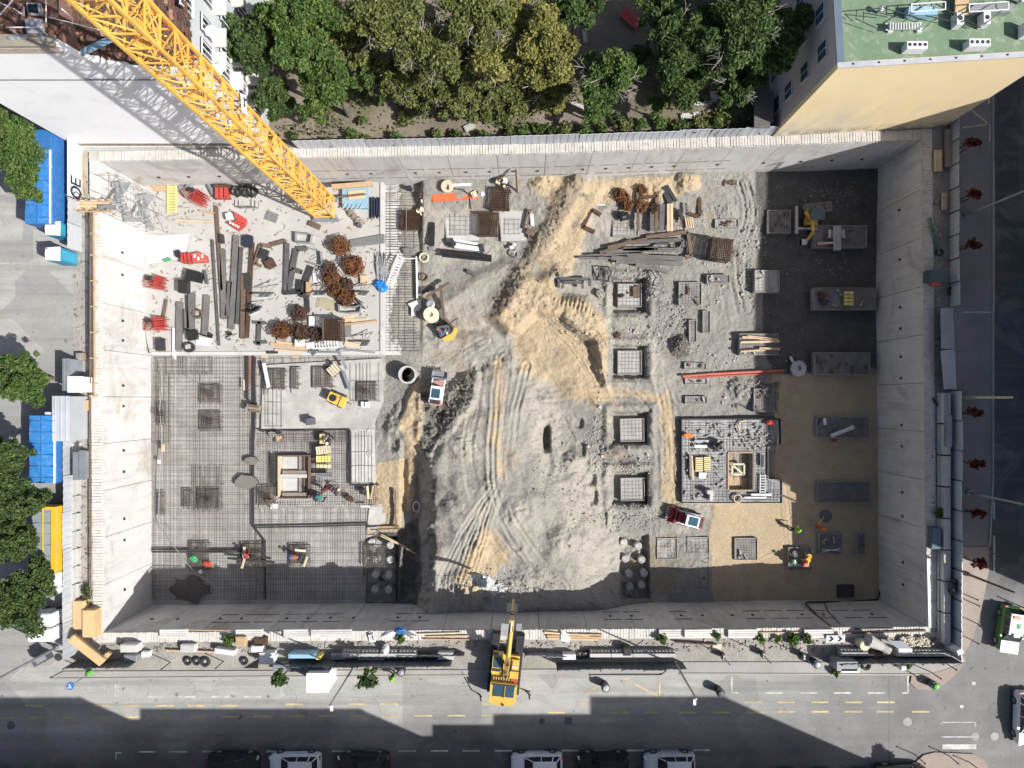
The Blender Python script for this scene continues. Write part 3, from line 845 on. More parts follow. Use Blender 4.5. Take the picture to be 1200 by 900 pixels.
# yellow house, north-east
t = wthing('yellow_house','yellow end wall house with green flat roof at the corner of the pit','building',W(1020,100,0))
yw = mk('yellow_render');m,n,b = yw
P = pos(n);sp = n.nodes.new("ShaderNodeSeparateXYZ");n.links.new(P,sp.inputs[0])
c = mix(n,remap(n,noise(n,.35,6,.6,P),.35,.65),(.87,.69,.40),(.89,.74,.46))
stn = math_(n,'MULTIPLY',remap(n,noise(n,.35,6,.62,pos(n,(1,1,.35)),.4),.45,.62),remap(n,sp.outputs[2],8.5,2.0))
c = mix(n,math_(n,'MULTIPLY',stn,.8),c,(.60,.55,.46))
c = mix(n,math_(n,'MULTIPLY',remap(n,noise(n,1.1,6,.7,P),.35,.6),remap(n,sp.outputs[2],1.7,.2)),c,(.24,.22,.18))
n.links.new(c,b.inputs['Base Color']);b.inputs['Roughness'].default_value = .9
bump(n,b,noise(n,5,5,.6,P),.15,.05)
yellow_render = m
base = [(905,160),(1107,148)]
p0 = W(905,160.5);p1 = W(1107,148.5);dn = (p1-p0).normalized();nn_ = Vector((-dn.y,dn.x,0))
def ybox(s0,s1,i0,i1): return [(p0+dn*s0+nn_*i0).xy[:],(p0+dn*s1+nn_*i0).xy[:],(p0+dn*s1+nn_*i1).xy[:],(p0+dn*s0+nn_*i1).xy[:]]
LY = (p1-p0).length
MB().prism(ybox(.01,LY-.01,0,.38),0,12.5).build('end_wall',yellow_render,t)
facade = M('facade_grey',(.52,.48,.475),(.45,.415,.41),.4,.9)
MB().prism(ybox(-.0,.4,.385,24),0,12.5).build('side_wall',facade,t)
MB().prism(ybox(LY-.4,LY,.385,24),0,12.5).build('side_wall',facade,t)
green_roof = M('green_roof',(.125,.19,.12),(.165,.235,.155),.5,.85,dirt=(.33,.37,.31),lo=.3,hi=.7)
MB().prism(ybox(.41,LY-.41,.39,24),11.6,12.2).build('roof',green_roof,t)
cop = MB().prism(ybox(-.06,LY+.06,-.05,.33),12.502,12.58).build('coping',M('coping_grey',(.42,.43,.45),(.34,.35,.38),1),t)
MB().prism(ybox(-.08,.42,.34,24),12.502,12.60).build('coping',M('coping_blue',(.13,.18,.23),(.11,.15,.2),1),t)
for k in range(9):
 q = p0+dn*(1.0+k*1.72)+nn_*.16
 MB().box((q.x,q.y,12.62),(.06,.1,.08)).build('coping_clip',dark_steel,cop)
for Yc,zs in ((24.3,(10.4,7.3,4.1,1.5)),(26.9,(10.4,7.3,4.1,1.5)),(29.5,(10.4,7.3))):
 for z in zs:
  q = p0+nn_*(Yc-p0.y)
  f = MB().box((q.x-.02,q.y,z),(.12,1.25,1.5)).build('window',M('window_frame',(.6,.63,.66),(.5,.53,.56),2),t)
  MB().box((q.x-.07,q.y-.3,z),(.06,.5,1.3)).box((q.x-.07,q.y+.3,z),(.06,.5,1.3)).build('pane',blue_glass,f)
def roof_at(px,py,up=0.0): return W(px,py,12.2+up)
def ac(px,py,w,d,h,label,fans=1,rz=0.0):
 a = thing('air_conditioner',label,'air conditioner',roof_at(px,py),'units on the green roof',rz)
 MB().box((0,0,h/2+.1),(w,d,h)).build('casing',white_paint,a)
 for k in range(fans):
  x = (k-(fans-1)/2)*w/fans
  MB().lathe((x,.03,h+.1),[(.0,.012),(min(w/fans,d)*.36,.012),(min(w/fans,d)*.36,0)],10).build('fan_grille',dark_steel,a)
 for s in (-1,1):MB().box((s*w*.35,0,.05),(.08,d*.9,.1)).build('foot',dark_steel,a)
ac(1067,60,1.35,.5,.75,'long white roof unit with four fans, nearer the grey facade',4)
ac(1139,57,1.4,.5,.75,'long white roof unit with four fans, below the timber board',4)
ac(1117,29,.45,.8,.7,'small upright white roof unit standing left of its twin',1)
ac(1148,28,.45,.8,.7,'small upright white roof unit standing right of its twin',1)
ac(1196,40,.5,.85,.8,'white roof unit at the right edge of the green roof',1)
a = wthing('pipe_rack','white slatted pipe rack on feet on the green roof','rack',roof_at(1060,31))
k_ = MB()
for i in range(12):k_.box(roof_at(1043+i*3.2,31,.5),(.06,.45,.12))
k_.build('slats',white_paint,a,kind='stuff')
k_ = MB().bar(roof_at(1038,28,.42),roof_at(1082,27,.42),.06).bar(roof_at(1038,35,.42),roof_at(1082,34,.42),.06)
for px in (1043,1077):k_.box(roof_at(px,37,.1),(.3,.16,.2))
k_.build('rail',white_paint,a)
a = wthing('roof_frame','steel railing frame on the green roof with dark bars for its shadow','frame',roof_at(1100,10))
k_ = MB()
for x0,x1 in ((1068,1108),(1136,1182)):
 for z in (.6,1.1):
  k_.bar(roof_at(x0,5,z),roof_at(x1,2,z),.05);k_.bar(roof_at(x0,14,z),roof_at(x1,11,z),.05)
  k_.bar(roof_at(x0,5,z),roof_at(x0,14,z),.05);k_.bar(roof_at(x1,2,z),roof_at(x1,11,z),.05)
 for px,py in ((x0,5),(x0,14),(x1,2),(x1,11)):k_.bar(roof_at(px,py,0),roof_at(px,py,1.12),.05)
k_.build('rail',white_paint,a)
k_ = MB()  # dark bars laid as the shadow lines of the roof railing
for q in (((1004,12),(1035,9)),((1004,12),(1003,22)),((1003,22),(1036,37)),((1035,9),(1085,24)),((1058,26),(1098,-6)),((1080,36),(1110,8)),((1120,22),(1160,-8)),((1128,26),(1168,0)),((1152,30),(1184,4)),((1096,4),(1150,33)),((1084,18),(1146,32)),((1012,15),(1040,20)),((1012,14),(1012,24))):
 k_.bar(roof_at(*q[0],.9),roof_at(*q[1],.5),.045)
k_.build('brace',dark_steel,a)
a = MB().box(roof_at(1079,15,.3),(1.9,.55,.6)).box(roof_at(1079,15,.62),(1.7,.3,.06)).build('duct',light_blue);tag(a,'pale blue box duct on the green roof, left of the timber board','duct','ducts on the green roof')
a = MB().box(roof_at(1158,12,.3),(2.7,.5,.6)).box(roof_at(1158,12,.62),(2.4,.28,.06)).build('duct',galv);tag(a,'long grey box duct on the green roof, right of the timber board','duct','ducts on the green roof')
a = MB().box(roof_at(1127,5,.5),(.92,1.4,.06),0,.1).box(roof_at(1127,5,.2),(.1,1.3,.4)).build('board',timber);tag(a,'brown timber board lying on the green roof','board')
for px,py in ((1028,15),(1192,4)):
 a = MB().lathe(roof_at(px,py),[(.1,0),(.1,.5),(.2,.52),(.2,.6),(0,.68)],10).build('roof_vent',galv)
 tag(a,'round metal vent near the %s of the green roof'%('blue coping' if px<1100 else 'right end'),'vent','vents on the green roof')
 # tower crane mast
cb = W(383.5,243.5,-7.0)+Vector((-.12,-.12,0));ccx,ccy = cb.x,cb.y;HW = .87
crane = wthing('tower_crane','yellow lattice tower crane mast rising from the white slab','crane',cb)
SEC = 2.9
sec = MB()
cs = [(-HW,-HW),(HW,-HW),(HW,HW),(-HW,HW)]
for x,y in cs:sec.box((x,y,SEC/2),(.16,.16,SEC-.02))
for i in range(4):
 a = Vector((*cs[i],0));b2 = Vector((*cs[(i+1)%4],0));z = Vector((0,0,1))
 sec.bar(a+z*.06,b2+z*.06,.09)
 sec.bar(a+z*SEC/2,b2+z*SEC/2,.08)
 mid = (a+b2)/2
 sec.bar(a+z*.08,b2+z*(SEC/2),.065);sec.bar(b2+z*(SEC/2),a+z*(SEC-.05),.065)
 sec.bar(a+z*(SEC/2),mid+z*.1,.05);sec.bar(mid+z*.1,b2+z*SEC/2,.05) if i%2 else None
sec.bar((-HW,-HW,.06),(HW,HW,.06),.06)
sec = sec.mesh('mast_section');sec.materials.append(crane_yellow)
lad = MB()
for x in (-.2,.2):lad.bar((x,.55,0),(x,.55,SEC),.05)
for k in range(9):lad.bar((-.2,.55,.15+k*.31),(.2,.55,.15+k*.31),.035)
for k in range(3):
 pts = [(.34*math.cos(q),.25-.42*math.sin(q),.5+k) for q in [i*math.pi/5 for i in range(6)]]
 lad.path(pts,.018,4)
lad = lad.mesh('ladder');lad.materials.append(crane_yellow)
plat = MB()
for k in range(7):plat.box((-.55+k*.12,-.1,.04),(.08,1.5,.04))
plat = plat.mesh('rest_platform');plat.materials.append(crane_yellow)
for k in range(16):
 z = -6.55+k*SEC
 inst(sec,'mast_section',crane,(ccx,ccy,z))
 inst(lad,'ladder',crane,(ccx+(.25 if k%2 else -.25),ccy,z))
 if k%2:inst(plat,'rest_platform',crane,(ccx+.2,ccy,z))
MB().path([(ccx+.55+.12*math.sin(k*1.7),ccy+.85,-6.5+k*1.6) for k in range(29)],.035,4).build('cable',red_paint,crane)
for x,y in cs:
 MB().box((ccx+x,ccy+y,-6.78),(.42,.42,.46)).build('foot',grey_paint,crane)
MB().bar((ccx-1.25,ccy-1.05,-6.9),(ccx+1.25,ccy-1.05,-6.9),.3,.2).bar((ccx-1.25,ccy+1.05,-6.9),(ccx+1.25,ccy+1.05,-6.9),.3,.2).build('base_beam',grey_paint,crane)
sgn = W(247,122,15.6);sgn.x = ccx+1.12
sg = MB().box(sgn,(.05,1.15,.8),0,.25).build('sign_plate',white_paint,crane)
MB().box(sgn+Vector((.04,.12,.05)),(.03,.55,.12),0,.25).box(sgn+Vector((.04,.32,-.12)),(.03,.12,.36),0,.25).box(sgn+Vector((.04,-.1,.02)),(.03,.12,.22),0,.25).build('sign_mark',navy_fab,sg)
# trees and bushes
def leaf_mat(name,a,b_,c_):
 m,n,b = mk(name)
 at = n.nodes.new("ShaderNodeAttribute");at.attribute_name = 'tint'
 sp = n.nodes.new("ShaderNodeSeparateColor");n.links.new(at.outputs['Color'],sp.inputs[0])
 c = mix(n,sp.outputs[0],a,b_);c = mix(n,sp.outputs[1],c,c_)
 n.links.new(c,b.inputs['Base Color']);b.inputs['Roughness'].default_value = .6
 b.inputs['Specular IOR Level'].default_value = .3
 tr = n.nodes.new("ShaderNodeBsdfTranslucent");n.links.new(c,tr.inputs[0])
 ms = n.nodes.new("ShaderNodeMixShader");ms.inputs[0].default_value = .38
 out = n.nodes["Material Output"]
 n.links.new(b.outputs[0],ms.inputs[1]);n.links.new(tr.outputs[0],ms.inputs[2]);n.links.new(ms.outputs[0],out.inputs[0])
 return m
LEAF = {'green':leaf_mat('leaf_green',(.10,.17,.048),(.17,.25,.066),(.055,.105,.03)),'dark':leaf_mat('leaf_dark_green',(.078,.13,.044),(.125,.19,.058),(.042,.075,.028)),'olive':leaf_mat('leaf_olive',(.165,.195,.06),(.24,.26,.09),(.09,.115,.036)),'yellow':leaf_mat('leaf_yellow_green',(.25,.25,.075),(.35,.335,.11),(.14,.155,.05)),'red':leaf_mat('leaf_red',(.14,.03,.02),(.20,.05,.03),(.07,.02,.015)),}
bark = M('bark',(.17,.14,.11),(.11,.09,.07),2,.9,bm=.4)
grey_bark = M('grey_bark',(.34,.31,.27),(.24,.215,.19),2,.9)
def leaf_mesh(name,pts,size,tints,mat,seed):
 r = np.random.RandomState(seed);n = len(pts)
 d = r.normal(size=(n,3));d[:,2]*=.55;d/=np.linalg.norm(d,axis=1)[:, None]+1e-9
 e = r.normal(size=(n,3));e-=d*(e*d).sum(1)[:, None];e/=np.linalg.norm(e,axis=1)[:, None]+1e-9
 s = size*r.uniform(.65,1.35,n)[:, None]
 v = np.stack([pts-d*s,pts+e*s*.55,pts+d*s,pts-e*s*.55],1).reshape(-1,3).astype(np.float32)
 me = bpy.data.meshes.new(name)
 me.vertices.add(4*n);me.vertices.foreach_set('co',v.ravel())
 me.loops.add(4*n);me.loops.foreach_set('vertex_index',np.arange(4*n,dtype=np.int32))
 me.polygons.add(n);me.polygons.foreach_set('loop_start',np.arange(0,4*n,4,dtype=np.int32))
 me.update(calc_edges=True)
 at = me.color_attributes.new('tint','FLOAT_COLOR','POINT')
 t4 = np.repeat(tints,4,axis=0).astype(np.float32)
 at.data.foreach_set('color',np.concatenate([t4,np.ones((4*n,1),np.float32)],1).ravel())
 me.materials.append(mat)
 return me
def tree(name,label,px,py,rpx,hc,kind,n=2600,size=.26,seed=1,group=None,trunk_px=None,squash=.75,bare=0,cat='tree',gappy=.0,rz_asp=1.0):
 c = W(px,py,hc);R = U(rpx,hc)
 t = wthing(name,label,cat,(c.x,c.y,0),group)
 r = np.random.RandomState(seed);rr = random.Random(seed)
 ncl = int(26+R*16)
 u = r.normal(size=(ncl,3));u/=np.linalg.norm(u,axis=1)[:, None]
 u[:,2] = np.where(u[:,2]<-.35,-u[:,2],u[:,2])
 rad = R*r.uniform(.35,.92,ncl)[:, None]
 lob = 1+.22*np.sin(np.arctan2(u[:,1],u[:,0])*3+seed)[:, None]
 cl = u*rad*lob*np.array([1,rz_asp,squash])
 cl[:,2]-=0
 cr = R*r.uniform(.10,.30,ncl)*(1 if R>1.5 else 1.25)
 if gappy:keep = r.rand(ncl)>gappy;cl = cl[keep];cr = cr[keep];ncl = len(cl)
 w = cr**2;w/=w.sum()
 k = r.choice(ncl,n,p=w)
 o = r.normal(size=(n,3));o/=np.linalg.norm(o,axis=1)[:, None]
 o*=(r.rand(n)**.45)[:, None]
 p = cl[k]+o*cr[k][:, None]*np.array([1,1,.7])+np.array([c.x,c.y,hc])
 p[:,2] = np.maximum(p[:,2],.15)
 ct = np.clip(r.normal(.5,.3,(ncl,2)),0,1)
 tn = np.clip(np.concatenate([ct[k][:,:1]+r.normal(0,.2,(n,1)),(r.rand(n,1)<.22)*.9,r.rand(n,1)],1),0,1)
 off = Vector((c.x,c.y,0))
 me = leaf_mesh('crown',p-np.array(off[:]),size,tn,LEAF[kind],seed)
 cro = bpy.data.objects.new('crown',me);COL.objects.link(cro);cro.parent = t
 ROOT[cro.name] = ROOT[t.name]
 rt = max(.04,.035*R+.02*hc)
 tb = Vector((c.x+rr.uniform(-.2,.2),c.y+rr.uniform(-.2,.2),0))
 fork = Vector((c.x,c.y,max(.3,hc-R*squash*.75)))
 tr = MB().tube(tb,(tb+fork)/2,rt*1.15,8,rt*.9).tube((tb+fork)/2,fork,rt*.9,8,rt*.7)
 for q in range(min(ncl,9)):
  e = Vector(cl[q%ncl])*.92+Vector((c.x,c.y,hc))
  m_ = fork.lerp(e,.5)+Vector((rr.uniform(-.1,.1)*R,rr.uniform(-.1,.1)*R,.12*R))
  tr.tube(fork,m_,rt*.55,5,rt*.35).tube(m_,e,rt*.35,5,rt*.1)
 tr.build('trunk',bark,t)
 if bare:
  bb = MB()
  for q in range(int(bare*1.7)):
   a0 = rr.uniform(0,6.28);st = Vector((c.x,c.y,hc+R*squash*.3))+Vector((math.cos(a0),math.sin(a0),0))*R*rr.uniform(.1,.5)
   a1 = a0+rr.uniform(-.9,.9);pts = [st]
   L = R*rr.uniform(.4,.8)
   for s_ in range(4):
    a1+=rr.uniform(-.35,.35)
    pts.append(pts[-1]+Vector((math.cos(a1),math.sin(a1),.25))*L/4)
   bb.path(pts,.03,4)
   for s_ in range(1,4):
    for sg_ in (-1,1):
     a2 = a1+sg_*rr.uniform(.5,1.1);e1 = pts[s_]+Vector((math.cos(a2),math.sin(a2),.2))*L*rr.uniform(.18,.4)
     bb.path([pts[s_],e1,e1+Vector((math.cos(a2+.4),math.sin(a2+.4),.1))*L*.15],.014,3)
  bb.build('bare_branch',grey_bark,t,kind='stuff')
 return t
YG = 'trees of the overgrown yard'
yard = [(296,50,40,8,'dark','dense dark green yard tree touching the white house',3600,0,.7),(352,38,46,9,'green','broad mid green yard tree at the top edge, second from the white house',4200,0,.7),(385,92,40,7,'green','bright green yard tree leaning over the bare grey soil',3200,0,.6),(324,112,27,5,'dark','low dark green yard tree just right of the crane mast',1900,0,.8),(366,128,15,3,'green','small bright bush on the grey soil beside the crane',700,0,.8),(455,22,48,9,'olive','olive green yard tree at the top edge left of the bare branches',3600,3,.6),(508,62,46,8,'olive','thin olive yard tree with long bare grey branches',1900,12,.6),(470,88,32,5,'olive','shaded olive yard tree below the bare branches',1700,5,.6),(560,25,46,9,'olive','olive yard tree at the top edge right of the bare branches',3000,6,.6),(588,66,42,8,'yellow','yellowish yard tree with pale dead twigs in its middle',2400,9,.6),(634,62,46,8.5,'yellow','large yellow green yard tree left of the gravel clearing',4300,1,.75),(545,110,34,3.2,'olive','wide low olive thicket above the top fence',2200,5,.45),(597,112,30,3.2,'olive','low olive thicket under the yellowish tree',1900,4,.5),(500,118,20,2.5,'olive','small olive thicket at the edge of the bare soil',1000,3,.5),(652,118,16,2.5,'yellow','little yellow green bush under the large yellowish tree',700,2,.6),(712,92,38,7.5,'green','rounded green yard tree alone right of the yellowish one',3300,4,.8),(700,128,17,3,'green','bright green bush below the rounded tree',900,0,.7),(862,36,62,9,'dark','huge dark green yard tree beside the grey facade',5600,4,.65),(912,52,40,8,'green','tall green yard tree brushing the grey facade windows',3200,2,.7),(795,52,46,8,'dark','dark yard tree in the shade left of the huge one',3300,1,.6),(800,92,34,5,'dark','shaded dark yard tree above the low stone wall',2300,0,.6),(862,98,30,5,'dark','dark drooping yard tree in front of the huge one',1900,5,.7),(676,8,30,7,'dark','dark yard tree at the top edge over the gravel clearing',1500,0,.7),(775,8,30,7,'dark','dark yard tree at the top edge right of the red bench',1700,0,.7),(410,50,36,6,'olive','olive yard tree between the broad green one and the dead twigs',2400,6,.6),(520,100,34,4,'olive','shaggy olive thicket tree under the dead twigs',2200,7,.5),(560,72,36,6,'olive','olive yard tree in the middle of the dead twigs',2300,10,.6),(606,22,38,8,'yellow','yellowish yard tree at the top edge',2600,4,.6),(640,100,28,4,'olive','olive thicket tree right below the yellowish crown',1700,3,.5),(440,84,26,4,'green','loose green yard tree above the bare soil',1500,4,.6),(830,64,40,7,'dark','dark yard tree filling the gap before the huge one',2600,2,.6),(742,72,20,4,'dark','small dark yard tree right of the rounded one',1000,2,.7),(770,124,12,2.4,'green','fresh green shrub standing left of the low stone wall',700,0,.9),]
for i,(px,py,rp,hc,kd,lb,n_,br,sq) in enumerate(yard):
 sz = .27 if rp>25 else .19
 tree('yard_tree' if hc>3.3 else 'thicket',lb,px,py,rp,hc,kd,int(n_*5.0),sz*.55,100+i,YG if hc>3.3 else 'thickets of the overgrown yard',squash=sq,bare=br,cat='tree' if hc>3.3 else 'bush',gappy=.1)
bush = sorted([(322,163,7),(345,160,6),(385,166,7),(414,159,10),(430,163,6),(464,162,8),(476,140,9),(471,124,7),(512,157,7),(535,160,8),(565,158,7),(598,155,8),(612,153,8),(634,151,9),(646,155,8),(661,152,12),(684,152,9),(705,150,9),(733,148,12),(752,146,8),(775,145,10),(797,147,9),(818,146,12),(842,142,9),(868,150,8),(880,137,8),(428,108,7),(446,118,6),(520,132,10),(572,138,10),(560,130,12),(425,142,5),(590,140,9),(720,140,8),(850,128,10)])
spots = ['left of the crane shadow','near the crane','below the bare soil','on the grey soil','under the olive thicket','below the yellowish tree','below the rounded tree','below the low stone wall','near the grey facade']
tm = None
for i,(px,py,r_) in enumerate(bush):
 sp_ = spots[min(8,int((px-300)/66))]
 rank = ['leftmost','second','third','fourth','fifth','sixth','seventh'][[min(8,int((q[0]-300)/66)) for q in bush[:i]].count(min(8,int((px-300)/66)))]
 tree('weed_bush','%s %s scrubby weed bush %s behind the top fence'%(rank,{7:'small'}.get(r_,'low'),sp_),px,py,r_,.5,('green','dark','olive','green')[i%4],330,.13,300+i,'weed bushes behind the top fence',cat='bush',squash=.8)
ug = MB();rr = random.Random(41)
und = []
for k in range(26000):
 px = rr.uniform(268,935);py = rr.uniform(-5,158)
 if (640<px<700 and py<60 and not (px<655)) or (395<px<470 and py>118) or (690<px<770 and py<60):
  if rr.random()<.9: continue
 w_ = math.sin(px*.031+1.3)+math.sin(px*.013+py*.06)+.5*math.sin(py*.11+px*.05)
 if rr.random()*2.4<w_+1.1-(.9 if py>130 else 0):und.append(tuple(W(px,py,.1+abs(rr.gauss(0,.45)))))
und = np.array(und)
tn_ = np.random.RandomState(9).rand(len(und),3)*np.array([1,.8,1])
ume = leaf_mesh('undergrowth',und,.16,tn_,LEAF['olive'],77)
uo = bpy.data.objects.new('undergrowth',ume);COL.objects.link(uo);tag(uo,'low olive undergrowth covering the soil between the yard trees','undergrowth',kind='stuff')
for i,(px,py,rp,hc,lb,kd) in enumerate([(14,172,46,4.2,'big street tree hanging over the upper blue truck','green'),(30,212,22,3.6,'lower bough tree beside the cab of the upper blue truck','green'),(28,440,35,3.6,'round street tree between the two blue trucks','green'),(6,540,36,4,'street tree at the left edge beside the lower blue truck','dark'),(18,588,32,4,'street tree beside the yellow truck bed, upper one','dark'),(16,628,32,4,'street tree beside the yellow truck bed, lower one','dark'),(48,672,18,3.6,'smaller street tree over the front of the yellow truck','dark'),(28,708,42,4,'street tree at the lower left beside the white vans','dark')]):
 tree('street_tree',lb,px,py,rp,hc,kd,13000 if rp>30 else 5000,.125,500+i,'street trees along the left street',squash=.8,gappy=.1)
tree('young_tree','slim young tree left of the white kiosk on the pavement',329,794,10,2.6,'dark',420,.17,600,'young trees by the lower fence',squash=1.0)
tree('young_tree','slim young tree right of the white kiosk on the pavement',433,795,13,2.8,'dark',520,.17,601,'young trees by the lower fence',squash=1.0)
for i,(px,py) in enumerate([(1138,167),(1140,227),(1140,286),(1142,482),(1144,543),(1145,601),(1147,660)]):
 pl = ['behind the yellow house','below the yellow road lines','nearest the upper lamp post','beside the yellowish pole','above the lower lamp post','below the lower lamp post','at the edge of the sunlit corner'][i]
 tree('red_sapling','red leaved sapling on the dark pavement, %s'%pl,px-2,py,6.5,2.1,'red',160,.15,700+i,'red saplings along the dark street',squash=.8)
 tree('red_sapling','red leaved sapling on the dark pavement, outer twin %s'%pl,px+5,py+1,5.5,2.3,'red',130,.15,750+i,'red saplings along the dark street',squash=.8)
a = wthing('shaded_tree','tree crown in the shade at the bottom edge by the corner','tree',W(1030,892)) if False else None
tree('street_tree','bushy tree at the bottom edge near the pink corner',1123,944,15,4,'dark',900,.2,801, None,squash=.8)
# top fence of sheet panels
fence = wthing('sheet_fence','pale grey sheet metal fence between the yard and the pit','fence',W(620,168))
fp = W(350,174.5);fm = W(640,168.3);fq = W(904,158.2)
pan_cache = {}
def fence_run(t,p,q,n,mat,hgt,name='fence_panel',post=True,thick=.05,jit=.05,inward=1):
 d = (q-p);L = d.length/n;d.normalize();o = Vector((-d.y,d.x,0))
 for k in range(n):
  a = p+d*(L*k+.02);e = p+d*(L*(k+1)-.02)
  j = RNG.uniform(-jit,jit);tilt = RNG.uniform(-jit,jit)
  mb = MB()
  nr = max(4,int(L/.28))
  for s in range(nr):
   a0 = a+(e-a)*(s/nr);a1 = a+(e-a)*((s+1)/nr)
   w = .012 if s%2 else -.012
   mb.add([(a0+o*(w-thick/2))[:2]+(0.05,),(a1+o*(w-thick/2))[:2]+(0.05,),(a1+o*(w+thick/2))[:2]+(0.05,),(a0+o*(w+thick/2))[:2]+(0.05,),(a0+o*(w+tilt-thick/2))[:2]+(hgt+j,),(a1+o*(w+tilt-thick/2))[:2]+(hgt+j,),(a1+o*(w+tilt+thick/2))[:2]+(hgt+j,),(a0+o*(w+tilt+thick/2))[:2]+(hgt+j,)],BOXF)
  mb.build(name,mat,t)
  if post:
   c = p+d*(L*k)-o*inward*.07
   MB().box((c.x,c.y,hgt/2+.05),(.07,.07,hgt+.1)).build('post',dark_steel,t)
fence_run(fence,fp,fm,7,panel_grey,1.85,inward=-1)
fence_run(fence,fm,fq,7,panel_grey,1.85,inward=-1)
a = wthing('garden_bench','red slatted bench standing askew in the gravel clearing of the yard','bench',W(740,22))
for k in range(4):
 q = Vector((math.cos(-.72),math.sin(-.72),0));o = Vector((-q.y,q.x,0));c = W(740,22,.5)+o*(k-1.5)*.22
 MB().bar(c-q*.95,c+q*.95,.19,.05).build('slat',red_paint,a)
for s in (-1,1):
 c = W(740,22,.22)+q*s*.7;MB().box(c,(.1,.8,.44),-.72).build('leg',dark_steel,a)
st_ = wthing('stone_wall','low broken stone wall under the dark yard trees','wall',W(815,124))
for k in range(22):
 px = 784+k*2.3+RNG.uniform(-.4,.4)
 MB().box(W(px,121.5+RNG.uniform(-.8,.8)+(k%3)*.8,.25),(.2+RNG.uniform(0,.1),.22,.5),RNG.uniform(-.3,.3)).build('stone',concrete,st_)
for (px,py,w,h,rz,lb) in ((550,149,.9,.5,.5,'pale broken slab lying behind the top fence'),(808,136,1.5,.5,.1,'pale broken slab below the low stone wall'),(672,122,1.9,.3,-.35,'fallen pale log on the yard soil'),(685,42,.35,1.2,.1,'grey upright board by the gravel clearing'),(838,114,.9,.9,0,'pale paving slab under the huge dark tree'),(549,78,1.0,1.0,0,'dark covered box among the yard trees')):
 o = MB().box(W(px,py,.12),(w,h,.22),rz).box(W(px,py,.24),(w*.8,h*.7,.06),rz+.08).build('rubble_slab',concrete if 'box' not in lb else dark_panel)
 tag(o,lb,'slab' if 'log' not in lb else 'log')
sh = wthing('yard_shed','dark shed frame at the foot of the grey facade','shed',W(893,130))
MB().box(W(894,130,1.0),(1.1,2.6,2.0)).build('wall',dark_panel,sh)
MB().box(W(893,130,2.06),(1.3,2.8,.1)).build('roof',M('shed_roof',(.13,.12,.115),(.09,.085,.08),1),sh)
# rafts, blinding and reinforcement in the west half
ZS = -7.0
def poly(pts,z): return pxy(pts,z)
raft = wthing('raft_slab','bright white concrete raft slab under the crane and the stored steel','slab',W(300,310,ZS))
slabm = M('raft_concrete',(.44,.432,.415),(.37,.362,.345),.22,.85,bm=.12,bsc=7,dirt=(.35,.34,.32))
MB().prism(poly([(160,205),(449,208),(449,414),(176,415),(172,400),(160,300)],ZS),-8.6,ZS).build('slab',slabm,raft)
MB().prism(poly([(446,214),(450,214),(450,416),(446,416)],ZS),-7.6,ZS+.12).prism(poly([(178,412.5),(445.8,411.5),(445.8,416),(178,416.5)],ZS),-7.6,ZS+.12).build('kicker',white_concrete,raft,kind='stuff')
blind = M('blinding_concrete',(.41,.40,.39),(.30,.295,.285),.45,.9,bm=.2,dirt=(.25,.205,.16))
blind_pale = M('fresh_concrete',(.52,.51,.49),(.38,.37,.355),.5,.85,bm=.2,dirt=(.29,.275,.255))
pad = tag(MB().prism(poly([(160,417),(452,416),(452,500),(440,505),(440,545),(443,560),(443,625),(428,632),(428,725),(160,725)],-8.02),-8.9,-8.02).build('blinding',blind),kind='structure')
tag(MB().prism(poly([(308,428),(448,420),(449,470),(436,503),(306,503)],-7.75),-8.05,-7.75).build('fresh_pour',blind_pale),kind='structure')
tag(MB().prism(poly([(449,214),(495,214),(492,300),(490,380),(480,416),(449,416)],-7.82),-8.6,-7.82).build('blinding',M('white_blinding',(.60,.595,.58),(.50,.495,.48),.5,.9,dirt=(.33,.32,.30))),kind='structure')
tag(MB().prism(poly([(410,503),(438,503),(440,560),(440,568),(411,568)],-7.7),-8.05,-7.7).build('fresh_pour',blind_pale),kind='structure')
tag(MB().prism(poly([(433,592),(456,590),(459,604),(450,612),(436,622),(430,620)],-7.9),-8.3,-7.9).build('fresh_pour',blind_pale),kind='structure')
def mat_bars(mb,x0,y0,x1,y1,z,sx=(.16,.30),sy=(.22,.48),th=(.016,.03),r=None,wav=.04):
 """bars both ways over the rectangle (photo corners at height z)"""
 r = r or random.Random(int(x0*7+y0))
 a = W(x0,y0,z);b2 = W(x1,y1,z)
 x = a.x+.05
 while x<b2.x:
  t_ = r.uniform(*th);j = r.uniform(-wav,wav);e0 = r.uniform(-.1,.15) if r.random()<.8 else r.uniform(.3,2.5)
  mb.bar((x,a.y-max(0,e0),z),(x+j,b2.y+r.uniform(-.15,.2),z),t_);x+=r.uniform(*sx)
 y = b2.y+.05
 while y<a.y:
  t_ = r.uniform(*th);j = r.uniform(-wav,wav)
  m_ = Vector(((a.x+b2.x)/2,y+j,z+t_));L = Vector((a.x+r.uniform(-.1,.2),y,z+t_));R_ = Vector((b2.x+r.uniform(-.2,.3),y+r.uniform(-wav,wav),z+t_))
  mb.bar(L,m_,t_);mb.bar(m_,R_,t_);y+=r.uniform(*sy)
 return mb
def rebar_thing(label,rects,z,group='reinforcement mats',**k):
 x0 = min(r[0] for r in rects);y0 = min(r[1] for r in rects);x1 = max(r[2] for r in rects);y1 = max(r[3] for r in rects)
 t = wthing('rebar_mat',label,'rebar mat',W((x0+x1)/2,(y0+y1)/2,z),group)
 mb = MB()
 for r in rects:mat_bars(mb,*r,z,**k)
 mb.build('bars',rebar_mat,t,kind='stuff')
 return t
rebar_thing('wide brown rebar mat along the white wall below the raft',[(178,418,300,703),(182,418,250,440),(178,440,200,520),(225,545,262,600)],-7.8)
